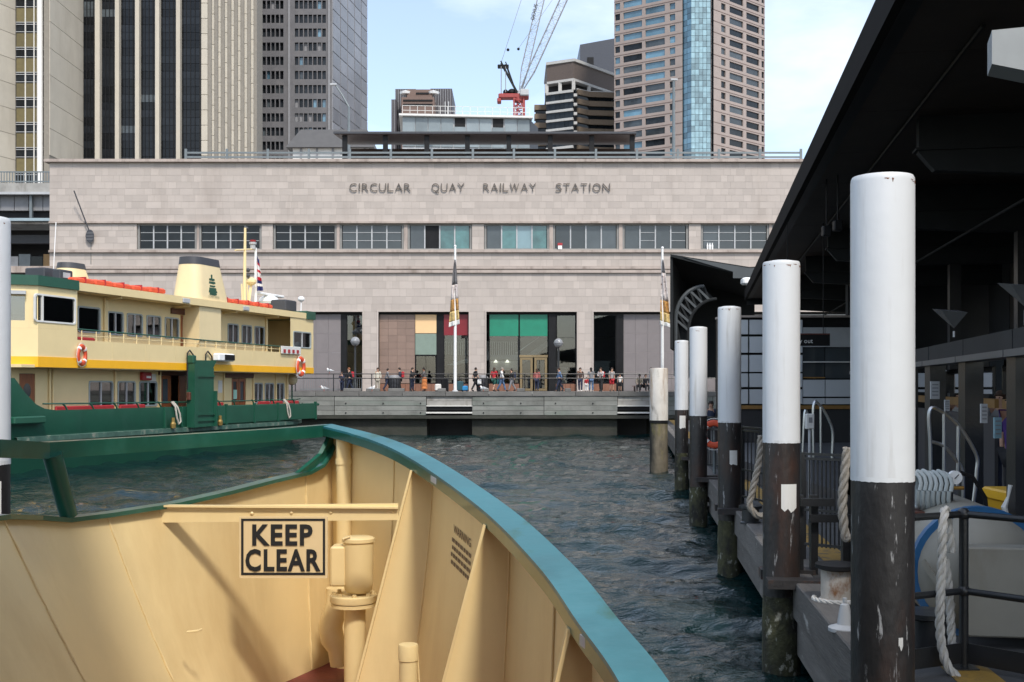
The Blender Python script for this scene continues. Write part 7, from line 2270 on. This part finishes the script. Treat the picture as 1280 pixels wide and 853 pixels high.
    # bent steel handrails
    def hoop(pts, lb, r_=0.022, extra=()):
        t = thing('steel_handrail', lb, 'handrail', pts[0], group='bent steel handrails')
        c_ = [Vector(v) for v in catmull([tuple(v) for v in pts], 6)]
        MB().tube(c_, r_, 8).build('tube', M['steel'], t, smooth=True)
        for e in extra:
            MB().tube([Vector(v) for v in catmull([tuple(v) for v in e], 5)], r_ * 0.9, 8).build('tube', M['steel'], t, smooth=True)
    Yh = 12.6
    H_ = lambda px, py, Y=Yh: at(px, py, Y)
    hoop([H_(1164, 640), H_(1163, 560), H_(1162, 514), H_(1176, 514), H_(1198, 532), H_(1220, 568), H_(1221, 590), H_(1217, 628)], 'bent stainless steel handrail behind the hose coil',
         extra=([H_(1163, 552), H_(1180, 558), H_(1195, 575), H_(1203, 590), H_(1204, 630)], [H_(1180, 514), H_(1180, 600)], [H_(1198, 532), H_(1197, 610)]))
    Yh = 20.5
    hoop([H_(1017, 575, Yh), H_(1017, 508, Yh), H_(1025, 507, Yh), H_(1036, 525, Yh), H_(1041, 542, Yh), H_(1040, 575, Yh)], 'bent stainless steel handrail behind the second pile', 0.026,
         extra=([H_(1010, 520, Yh), H_(1006, 516, Yh), H_(1003, 575, Yh)], [H_(1026, 508, Yh), H_(1026, 570, Yh)]))
    # meter box on posts
    p = at(1012, 527, 19.0)
    t = thing('meter_box', 'white meter box on a post between the two nearest piles', 'meter box', (p.x, p.y, WZ))
    MB().bbox(p.x - 0.07, p.x + 0.07, p.y - 0.06, p.y + 0.06, p.z - 0.13, p.z + 0.13, 0.012).build('box', M['offwhite'], t)
    MB().box(p.x - 0.03, p.x + 0.03, p.y - 0.066, p.y - 0.061, p.z - 0.02, p.z + 0.07).build('display', M['grey'], t)
    MB().tube([(p.x, p.y, WZ), (p.x, p.y, p.z - 0.13)], 0.025, 8).build('post', M['lgrey'], t)
    # yellow bin
    p = at(1272, 640, 11.4)
    yl = mk('yellow_plastic', (0.72, 0.40, 0.01), 0.4, var=0.06)
    t = thing('yellow_bin', 'yellow plastic bin at the right edge behind the tank', 'bin', (p.x + 0.05, p.y, WZ))
    zt_ = az(612, 11.4)
    MB().add([(p.x - 0.13, p.y - 0.2, WZ + 0.05), (p.x + 0.33, p.y - 0.2, WZ + 0.05), (p.x + 0.33, p.y + 0.3, WZ + 0.05), (p.x - 0.13, p.y + 0.3, WZ + 0.05),
              (p.x - 0.18, p.y - 0.25, zt_ - 0.12), (p.x + 0.38, p.y - 0.25, zt_ - 0.12), (p.x + 0.38, p.y + 0.35, zt_ - 0.12), (p.x - 0.18, p.y + 0.35, zt_ - 0.12)],
             [(0,3,2,1),(4,5,6,7),(0,1,5,4),(1,2,6,5),(2,3,7,6),(3,0,4,7)]).build('body', yl, t)
    MB().bbox(p.x - 0.21, p.x + 0.41, p.y - 0.28, p.y + 0.38, zt_ - 0.12, zt_, 0.02).build('lid', yl, t)
    MB().box(p.x + 0.05, p.x + 0.3, p.y - 0.262, p.y - 0.252, zt_ - 0.35, zt_ - 0.18).build('bin_label', blu, t)
    # tangle of pale strapping at the bin
    p = at(1263, 650, 10.6)
    MB().tube([p + Vector((0, 0, 0.33)), p + Vector((-0.02, 0, 0.22)), p + Vector((-0.06, 0, 0.12)), p + Vector((-0.02, 0, -0.02)), p + Vector((0.02, 0, -0.12)), p + Vector((0.16, 0, -0.11))], [0.02, 0.012, 0.028, 0.022, 0.012, 0.02], 6).top('plastic_strap', M['offwhite'], 'pale twisted plastic strap hanging beside the yellow bin', 'strap', p)
    # lifebuoy by the fourth pile
    lb_ = lifebuoy('lifebuoy', at(893, 543, 28.4), 'orange lifebuoy on a stand behind the fourth pile', 'lifebuoys on the wharf', (0, 0, R(-25)))
    lb_.scale = (0.95, 0.95, 0.95)
    p = at(893, 543, 28.6)
    t = thing('lifebuoy_stand', 'grey post carrying the orange lifebuoy on the wharf', 'post', (p.x, p.y, WZ))
    MB().tube([(p.x, p.y, WZ), (p.x, p.y, p.z + 0.4)], 0.04, 8).build('post', M['galv'], t)
    MB().box(p.x - 0.25, p.x + 0.25, p.y - 0.05, p.y - 0.01, p.z + 0.1, p.z + 0.16).build('hook_bar', M['galv'], t)
wharf()
# ------------------------------------------------------------------ flagpoles, lamps, birds, people on the promenade
def street_things():
    wm = M['white']
    for px, pt, Y, lab, lab2, mir in ((569, 309, QY + 1.0, 'tall white flagpole on the quay edge before the red sign', 'long narrow printed banner on the flagpole before the red sign', -1),
                                      (828, 311, QY + 0.6, 'tall white flagpole on the quay edge beside the charcoal canopy', 'long narrow printed banner on the flagpole beside the charcoal canopy', 1)):
        x = ax(px, Y)
        t = thing('flagpole', lab, 'flagpole', (x, Y, PZ), group='flagpoles on the quay')
        zt = az(pt, Y)
        MB().tube([(x, Y, PZ), (x, Y, zt)], [0.12, 0.075], 10).build('pole', wm, t, smooth=True)
        MB().lathe([(0.22, 0), (0.22, 0.05), (0.13, 0.12)], (x, Y, PZ), 14).build('base', M['lgrey'], t)
        MB().ball((x, Y, zt + 0.05), 0.10).build('finial', wm, t)
        # banner: a gathered cloth, wider towards the foot
        b = thing('banner', lab2, 'banner', (x, Y - 0.1, az(406, Y)), group='banners on the flagpoles')
        z0, z1 = az(407, Y), az(325, Y)
        cols = [('banner_white', (0.70, 0.70, 0.68)), ('banner_gold', (0.55, 0.40, 0.16)), ('banner_print', (0.42, 0.22, 0.06)), ('banner_pale', (0.52, 0.47, 0.45)), ('banner_dark', (0.16, 0.155, 0.16))]
        cuts = [0, 0.07, 0.22, 0.40, 0.62, 1.0] if mir < 0 else [0, 0.06, 0.20, 0.38, 0.80, 1.0]
        for i in range(5):
            mb = MB(); nu, nv = 10, 6
            for jv in range(nv + 1):
                v = cuts[i] + (cuts[i+1] - cuts[i]) * jv / nv
                wd = (0.70 * (1 - v) ** 0.75 + 0.06)
                for ju in range(nu + 1):
                    u = ju / nu - (0.58 if mir < 0 else 0.28)
                    mb.v.append((x + u * wd * 1.0, Y - 0.14 + 0.12 * math.sin(u * 11 + v * 6) * (0.3 + wd), z0 + (z1 - z0) * v - 0.22 * (u if mir > 0 else -u) * (1 - v)))
            for jv in range(nv):
                for ju in range(nu):
                    a = jv * (nu + 1) + ju
                    mb.f.append((a, a + 1, a + nu + 2, a + nu + 1))
            o = mb.build('cloth', mk(cols[i][0], cols[i][1], 0.7, var=0.45 if i in (1, 2, 3) else 0.15, vs=6, dirt=((0.12, 0.06, 0.05), 0.58, 0.64, 4, (1, 1, 1.4)) if i in (2, 3) else None), b, smooth=True)
            md = o.modifiers.new('solid', 'SOLIDIFY'); md.thickness = 0.01
    # globe lamps on posts
    gl = mk('globe_glass', (0.24, 0.25, 0.26), 0.15, var=0.35, vs=3)
    for px, py, lab in ((444, 427, 'round globe lamp on a black post in front of the left dark doorway'), (698, 429, 'round globe lamp on a black post right of the brass doors')):
        Y = QY + 4.0
        p = at(px, py, Y)
        t = thing('globe_lamp', lab, 'street lamp', (p.x, Y, PZ), group='globe lamps on the promenade')
        MB().ball(p, 0.34, 0.34, 0.34, 18, 12).build('globe', gl, t, smooth=True)
        MB().lathe([(0.16, 0), (0.16, 0.5), (0.09, 0.7), (0.07, p.z - PZ - 0.36), (0.14, p.z - PZ - 0.30), (0, p.z - PZ - 0.29)], (p.x, Y, PZ), 12).build('post', M['blackmetal'], t, smooth=True)
        MB().lathe([(0.35, -0.03), (0.36, 0.0), (0.35, 0.03)], p, 18).build('band', M['grey'], t)
    # bins
    for px, lab, m in ((493, 'dark round litter bin on the promenade by the red backpack', M['dkgrey']), (603, 'dark round litter bin beside the person with a white bag', M['dkgrey'])):
        Y = QY + 2.6; x = ax(px, Y)
        t = thing('litter_bin', lab, 'bin', (x, Y, PZ), group='litter bins')
        MB().lathe([(0.36, 0), (0.40, 0.06), (0.40, 0.95)], (x, Y, PZ), 16).build('body', m, t, smooth=True)
        MB().lathe([(0.42, 0.952), (0.42, 1.02), (0.30, 1.18), (0, 1.2)], (x, Y, PZ), 16).build('lid', M['grey'], t, smooth=True)
        for i in range(12):
            a = 2 * math.pi * i / 12
            MB().box(x + 0.405 * math.cos(a) - 0.02, x + 0.405 * math.cos(a) + 0.02, Y + 0.405 * math.sin(a) - 0.02, Y + 0.405 * math.sin(a) + 0.02, PZ + 0.08, PZ + 0.93).build('slat', M['black'], t)
    # luggage and stall goods by the first flagpole
    for px, w_, h_, m, lab in ((548, 0.5, 0.55, M['offwhite'], 'pale drum standing left of the flagpole'), (556, 0.55, 0.95, M['black'], 'black suitcase left of the flagpole'),
                               (575, 0.5, 0.75, mk('teal_bag', (0.02, 0.07, 0.09), 0.7), 'dark teal bag right of the flagpole'), (581, 0.45, 0.42, mk('blue_bag', (0.02, 0.22, 0.48), 0.6), 'bright blue bag right of the flagpole')):
        Y = QY + 3.2; x = ax(px, Y)
        t = thing('luggage', lab, 'luggage', (x, Y, PZ), group='luggage by the flagpole')
        MB().bbox(x - w_/2, x + w_/2, Y - 0.2, Y + 0.2, PZ + 0.05, PZ + h_, 0.07).build('body', m, t)
        MB().tube([(x - 0.12, Y, PZ + h_ - 0.02), (x - 0.1, Y, PZ + h_ + 0.12), (x + 0.1, Y, PZ + h_ + 0.12), (x + 0.12, Y, PZ + h_ - 0.02)], 0.02, 6).build('handle', M['black'], t)
        for s in (-1, 1):
            MB().box(x + s * w_ * 0.35 - 0.04, x + s * w_ * 0.35 + 0.04, Y - 0.15, Y + 0.15, PZ, PZ + 0.05).build('foot', M['black'], t)
    # gulls
    wh = mk('gull_white', (0.78, 0.78, 0.77), 0.7); gy = mk('gull_grey', (0.40, 0.42, 0.44), 0.7); rd = mk('gull_red', (0.5, 0.08, 0.03), 0.5)
    def gull(p, rz, lab):
        t = thing('seagull', lab, 'seagull', p, rz, 'seagulls', local=True)
        MB().add(*(lambda b: (b.v, b.f))(MB().ball((0, 0, 0.22), 0.20, 0.085, 0.095, 12, 8))).ball((0.17, 0, 0.34), 0.065, 0.055, 0.06, 10, 7).tube([(0.12, 0, 0.26), (0.16, 0, 0.33)], [0.07, 0.05], 8).build('body', wh, t, smooth=True)
        for s in (-1, 1):
            MB().prism([(0.10, s * 0.075, 0.28), (-0.05, s * 0.09, 0.30), (-0.34, s * 0.03, 0.20), (-0.10, s * 0.085, 0.16)], (0, s * 0.02, 0)).build('wing', gy, t)
            MB().tube([(0.0, s * 0.035, 0.14), (0.0, s * 0.035, 0.0)], 0.009, 5).build('leg', rd, t)
        MB().prism([(-0.15, -0.04, 0.22), (-0.15, 0.04, 0.22), (-0.36, 0.05, 0.20), (-0.36, -0.05, 0.20)], (0, 0, 0.015)).build('tail', wh, t)
        MB().tube([(0.22, 0, 0.34), (0.30, 0, 0.325)], [0.018, 0.004], 6).build('beak', rd, t)
    gull((ax(412, QY + 1.7), QY + 1.7, 4.36), R(160), 'white gull perched on the quay railing beside the ferry stern')
    gull((ax(465, QY + 0.3), QY + 0.3, PZ + 0.03), R(30), 'white gull on the quay edge in front of the person in pale clothes')
    gull((ax(405, QY + 0.3), QY + 0.3, PZ + 0.03), R(200), 'grey winged gull on the quay edge close to the ferry stern')
    gull((ax(604, QY + 0.3), QY + 0.3, PZ + 0.03), R(170), 'white gull on the quay edge in front of the litter bin')
street_things()

def people():
    H = 1.7
    def joints(stride, armf, armb, sit=False, bend=0.0):
        """a figure facing +x, y to its left"""
        J = {}
        hz = 0.92 if not sit else 0.46
        J['pel'] = (0, 0, hz); J['bel'] = (0.01, 0, hz + 0.16); J['che'] = (0.02 + bend, 0, hz + 0.38); J['nec'] = (0.03 + bend * 1.3, 0, hz + 0.55)
        J['hea'] = (0.06 + bend * 1.5, 0, hz + 0.66); J['top'] = (0.055 + bend * 1.6, 0, hz + 0.76)
        for s, nm, st, ar in ((1, 'L', stride, armf), (-1, 'R', -stride, armb)):
            J['hip' + nm] = (0, s * 0.095, hz - 0.05)
            if sit:
                J['kne' + nm] = (0.42, s * 0.12, 0.48); J['ank' + nm] = (0.40, s * 0.12, 0.08); J['toe' + nm] = (0.56, s * 0.13, 0.04)
            else:
                J['kne' + nm] = (st * 0.5 + 0.03, s * 0.10, 0.48); J['ank' + nm] = (st - (0.05 if st < 0 else 0), s * 0.10, 0.085 + (0.05 if st < -0.1 else 0)); J['toe' + nm] = (st + 0.15, s * 0.115, 0.035)
            J['sho' + nm] = (0.02 + bend, s * 0.185, hz + 0.50)
            e = (ar[0] * 0.5 + bend, s * (0.23), hz + 0.24); w_ = (ar[0] + bend, s * (0.22 - ar[1]), hz + 0.02 + ar[2])
            J['elb' + nm] = e; J['wri' + nm] = w_; J['han' + nm] = (w_[0] + 0.04, w_[1] * 0.97, w_[2] - 0.07 + ar[2] * 0.2)
        return J
    poses = {'stand': joints(0.04, (0.05, 0, 0), (0.03, 0, 0)), 'walk': joints(0.27, (-0.16, 0, 0.02), (0.20, 0, 0.05)), 'fold': joints(0.03, (0.24, 0.12, 0.22), (0.22, 0.12, 0.18)),
             'sit': joints(0, (0.3, 0.1, 0.08), (0.3, 0.1, 0.08), True, 0.06)}
    E_body = [('pel', 'bel'), ('bel', 'che'), ('che', 'nec'), ('nec', 'hea'), ('hea', 'top')] + [(a + s, b + s) for s in 'LR' for a, b in (('hip', 'kne'), ('kne', 'ank'), ('ank', 'toe'), ('sho', 'elb'), ('elb', 'wri'), ('wri', 'han'))] + [('pel', 'hip' + s) for s in 'LR'] + [('che', 'sho' + s) for s in 'LR']
    R_ = {'pel': .13, 'bel': .115, 'che': .125, 'nec': .05, 'hea': .088, 'top': .07, 'hip': .085, 'kne': .058, 'ank': .040, 'toe': .032, 'sho': .055, 'elb': .040, 'wri': .028, 'han': .030}
    rad = lambda j: R_.get(j, R_.get(j[:3]))
    E_shirt = [('pel', 'bel'), ('bel', 'che'), ('che', 'shoL'), ('che', 'shoR'), ('shoL', 'elbL'), ('shoR', 'elbR'), ('che', 'nec')]
    E_long = E_shirt + [('elbL', 'wriL'), ('elbR', 'wriR')]
    E_pants = [('pel', 'hipL'), ('pel', 'hipR'), ('hipL', 'kneL'), ('hipR', 'kneR'), ('kneL', 'ankL'), ('kneR', 'ankR')]
    E_short = [('pel', 'hipL'), ('pel', 'hipR'), ('hipL', 'kneL'), ('hipR', 'kneR')]
    E_shoeL = [('ankL', 'toeL')]
    todo = []
    def spec(nm, J, E, grow, root):
        ids = []
        for a, b in E:
            for q in (a, b):
                if q not in ids: ids.append(q)
        me = bpy.data.meshes.new(nm)
        me.from_pydata([J[i] for i in ids], [(ids.index(a), ids.index(b)) for a, b in E], [])
        o = bpy.data.objects.new(nm, me); COL.objects.link(o)
        o.modifiers.new('skin', 'SKIN')
        for i, v in zip(ids, me.skin_vertices[0].data):
            r = rad(i) + grow
            if i == 'nec' and grow: r = 0.058
            v.radius = (r, r)
            v.use_root = (i == root)
        sb = o.modifiers.new('sub', 'SUBSURF'); sb.levels = 1
        todo.append((nm, o))
    for pn, J in poses.items():
        spec(pn + '_body', J, E_body, 0.0, 'pel')
        spec(pn + '_shirt', J, E_shirt, 0.020, 'bel'); spec(pn + '_long', J, E_long, 0.020, 'bel')
        spec(pn + '_pants', J, E_pants, 0.022, 'pel'); spec(pn + '_short', J, E_short, 0.026, 'pel')
        spec(pn + '_shoeL', J, [('ankL', 'toeL')], 0.016, 'ankL'); spec(pn + '_shoeR', J, [('ankR', 'toeR')], 0.016, 'ankR')
    dg = bpy.context.evaluated_depsgraph_get()
    G = {}
    for nm, o in todo:
        me = bpy.data.meshes.new_from_object(o.evaluated_get(dg))
        me.polygons.foreach_set('use_smooth', [True] * len(me.polygons))
        G[nm] = me
    for nm, o in todo:
        m0 = o.data
        bpy.data.objects.remove(o); bpy.data.meshes.remove(m0)
    for pn, J in poses.items():
        hx, hy, hz = J['hea']; tz = J['top'][2]
        b = MB()
        b.ball((hx - 0.018, 0, hz + 0.055), 0.105, 0.098, 0.105, 14, 9)
        b.v = [v if not (v[0] > hx + 0.045 and v[2] < hz + 0.07) else (hx + 0.02, v[1] * 0.9, v[2]) for v in b.v]
        G[pn + '_hair'] = b.mesh('hair', smooth=True)
        b.ball((hx - 0.075, 0, hz - 0.08), 0.06, 0.085, 0.17, 12, 8)
        G[pn + '_longhair'] = b.mesh('hair', smooth=True)
        f = MB()
        f.ball((hx + 0.092, 0, hz + 0.005), 0.022, 0.013, 0.028, 8, 6)
        G[pn + '_nose'] = f.mesh('nose', smooth=True)
        f = MB().ball((hx + 0.083, 0.034, hz + 0.030), 0.010, 0.013, 0.009, 8, 6).ball((hx + 0.083, -0.034, hz + 0.030), 0.010, 0.013, 0.009, 8, 6)
        G[pn + '_eyes'] = f.mesh('eyes', smooth=True)
        f = MB().ball((hx + 0.080, 0, hz - 0.045), 0.010, 0.026, 0.007, 8, 6)
        G[pn + '_mouth'] = f.mesh('mouth', smooth=True)
        # skirt as a flared lathe
        px_, py_, pz_ = J['pel']
        G[pn + '_skirt'] = MB().lathe([(0.15, 0.10), (0.17, -0.05), (0.20, -0.35), (0.23, -0.70), (0.21, -0.72)], (px_, py_, pz_), 16).mesh('skirt', smooth=True)
        c = J['che']
        G[pn + '_pack'] = MB().bbox(c[0] - 0.33, c[0] - 0.12, -0.15, 0.15, c[2] - 0.30, c[2] + 0.14, 0.05).mesh('backpack')
        wq = J['hanR']
        G[pn + '_bag'] = MB().bbox(wq[0] - 0.15, wq[0] + 0.15, wq[1] - 0.06, wq[1] + 0.06, wq[2] - 0.40, wq[2] - 0.06, 0.03).tube([(wq[0] - 0.08, wq[1], wq[2] - 0.07), (wq[0], wq[1], wq[2] + 0.01), (wq[0] + 0.08, wq[1], wq[2] - 0.07)], 0.01, 5).mesh('bag')
    cache = {}
    def cm(c, nm='cloth'):
        if c not in cache: cache[c] = mk('%s_%d' % (nm, len(cache)), c, 0.8, var=0.15, vs=6)
        return cache[c]
    skins = [(0.50, 0.30, 0.21), (0.38, 0.21, 0.14), (0.24, 0.12, 0.07)]
    BLK, NAVY, WHT, RED, GRY, BRN, BLU, KHA = (0.015, 0.015, 0.017), (0.015, 0.022, 0.05), (0.70, 0.70, 0.69), (0.42, 0.02, 0.03), (0.20, 0.20, 0.21), (0.075, 0.045, 0.035), (0.10, 0.17, 0.30), (0.30, 0.25, 0.18)
    BH, DH, FH = (0.018, 0.012, 0.009), (0.05, 0.025, 0.014), (0.22, 0.08, 0.03)
    def person(px, Y, face, pose, top_, bot, label, hair=DH, skin=0, longs=True, bottom='pants', lh=False, h=1.0, pack=None, bag=None, z=PZ, grp='people on the promenade', shoe=BLK):
        x = ax(px, Y)
        t = thing('person', label, 'person', (x, Y, z), R(face), grp, local=True)
        t.scale = (h, h, h)
        sm = cm(skins[skin], 'skin')
        body = put('body', G[pose + '_body'], sm, t, own_mat=True)
        put('nose', G[pose + '_nose'], sm, body, own_mat=True)
        put('eyes', G[pose + '_eyes'], cm(BLK), body, own_mat=True)
        put('mouth', G[pose + '_mouth'], cm((0.30, 0.09, 0.08)), body, own_mat=True)
        put('shirt', G[pose + ('_long' if longs else '_shirt')], cm(top_), t, own_mat=True)
        if bottom == 'pants': put('trousers', G[pose + '_pants'], cm(bot), t, own_mat=True)
        elif bottom == 'short': put('shorts', G[pose + '_short'], cm(bot), t, own_mat=True)
        else: put('skirt', G[pose + '_skirt'], cm(bot), t, own_mat=True)
        for s in 'LR': put('shoe', G[pose + '_shoe' + s], cm(shoe), t, own_mat=True)
        put('hair', G[pose + ('_longhair' if lh else '_hair')], cm(hair), t, own_mat=True)
        if pack: put('backpack', G[pose + '_pack'], cm(pack), t, own_mat=True)
        if bag: put('bag', G[pose + '_bag'], cm(bag), t, own_mat=True)
        return t
    Q = QY
    person(427.5, Q + 2.4, 250, 'fold', NAVY, NAVY, 'person in navy with folded arms behind the railing by the left doorway', hair=DH, h=0.82)
    person(437, Q + 2.6, 200, 'walk', BLK, NAVY, 'person in black with a red backpack beside the person in navy', hair=FH, pack=RED)
    person(472, Q + 3.2, 285, 'stand', (0.58, 0.55, 0.46), (0.36, 0.33, 0.27), 'person in pale cream clothes in front of the stone pier', hair=DH)
    person(500, Q + 2.9, 190, 'stand', NAVY, BLK, 'person in dark clothes wearing a red backpack by the bin', pack=RED, hair=BH)
    person(515, Q + 2.3, 340, 'fold', BLK, NAVY, 'person in a long black jacket facing the person in orange', hair=BH)
    person(530.5, Q + 2.3, 190, 'fold', (0.13, 0.12, 0.12), (0.58, 0.20, 0.06), 'person in a grey top and long orange skirt', bottom='skirt', hair=BH, skin=2)
    person(594, Q + 2.2, 20, 'walk', BLK, BLK, 'person in black striding beside the stone pier carrying a white bag', hair=BH, bag=WHT, longs=False)
    person(617.5, Q + 2.4, 60, 'walk', RED, (0.02, 0.10, 0.08), 'person in a red top and dark green shorts next to the white shirt', longs=False, bottom='short', hair=DH, lh=True, bag=(0.02, 0.12, 0.13))
    person(627, Q + 2.3, 350, 'walk', WHT, BLU, 'person in a white shirt and blue jeans walking right', hair=(0.30, 0.26, 0.22))
    person(699.5, Q + 3.6, 185, 'walk', BLU, NAVY, 'person in a light blue shirt beside the globe lamp post', hair=DH)
    person(725.5, Q + 2.4, 255, 'stand', BRN, (0.035, 0.04, 0.08), 'person in a dark brown top and pale shoes standing right of the globe lamp', hair=BH, shoe=WHT)
    person(733, Q + 2.2, 80, 'stand', RED, WHT, 'person in a red top and white trousers beside the dark brown top', h=0.60, hair=DH)
    person(739, Q + 2.3, 100, 'stand', GRY, BLU, 'person in a grey top and blue jeans beside the red top', lh=True, hair=BH, longs=False, shoe=WHT)
    person(751.5, Q + 2.7, 230, 'fold', (0.55, 0.50, 0.50), BLK, 'person in a pale top with a red backpack and folded arms', hair=DH, pack=RED, lh=True)
    person(764.5, Q + 2.4, 300, 'stand', (0.36, 0.34, 0.34), RED, 'person in a grey shirt and red shorts wearing a dark backpack', bottom='short', longs=False, hair=BH, pack=BLK)
    person(775, Q + 2.5, 265, 'stand', WHT, BLK, 'person in a white shirt and black shorts next to the red shorts', h=0.74, bottom='short', longs=False, hair=DH)
    person(800, Q + 4.2, 250, 'sit', KHA, BLK, 'person in khaki seated on the bench near the grey panel', hair=BH)
    person(806, Q + 4.2, 290, 'sit', BLK, BLK, 'person in black seated on the bench near the grey panel', hair=DH)
    person(814.5, Q + 2.4, 200, 'stand', (0.05, 0.08, 0.16), NAVY, 'person in dark blue half hidden by the stained pile', hair=DH)
    person(484, Q + 6.5, 10, 'walk', GRY, NAVY, 'person in a grey top walking right before the brown tiles', hair=BH)
    person(640, Q + 7.5, 190, 'walk', BLK, GRY, 'person in black heading left past the green sign', hair=BH, pack=NAVY)
    person(671, Q + 8.0, 80, 'stand', (0.35, 0.10, 0.09), NAVY, 'person in a dusty red top at the brass doors', hair=DH, lh=True)
    b = MB(); Y = Q + 4.5; x = ax(803, Y)
    bt = thing('bench', 'dark slatted bench with two seated people near the grey panel', 'bench', (x, Y, PZ))
    for i in range(4):
        MB().box(x - 0.8, x + 0.8, Y - 0.45 + i * 0.13, Y - 0.45 + i * 0.13 + 0.10, PZ + 0.38, PZ + 0.42).build('seat_slat', M['dkwood'], bt)
    for sx in (-0.6, 0.6):
        MB().box(x + sx - 0.04, x + sx + 0.04, Y - 0.42, Y + 0.05, PZ, PZ + 0.37).build('leg', M['blackmetal'], bt)
    # wharf people
    person(889, 40.0, 250, 'stand', NAVY, BLK, 'person in a navy jacket on the wharf beside the fourth pile', z=WZ + 0.01, grp='people on the wharf', hair=BH)
    person(1270, 15.0, 200, 'stand', (0.06, 0.02, 0.16), BLK, 'person in a purple top behind the gate screen at the right edge', z=WZ + 0.45, grp='people on the wharf', longs=False, hair=BH)
    person(1200, 21.5, 240, 'stand', (0.45, 0.45, 0.45), BLK, 'person in a pale shirt deep behind the gate screen', z=WZ + 0.45, grp='people on the wharf', longs=False, hair=BH)
    person(1252, 19.0, 220, 'walk', GRY, NAVY, 'person in a grey shirt deep behind the gate screen', z=WZ + 0.45, grp='people on the wharf', hair=DH)
    MB().box(2.8 + 0.2 * 8 + 1.2, 2.8 + 0.2 * 8 + 10, 8, 36, WZ + 0.02, WZ + 0.45).top('raised_floor', M['dkgrey'], 'raised dark concourse floor behind the gate screen', 'floor', (8, 18, WZ), kind='structure')
people()
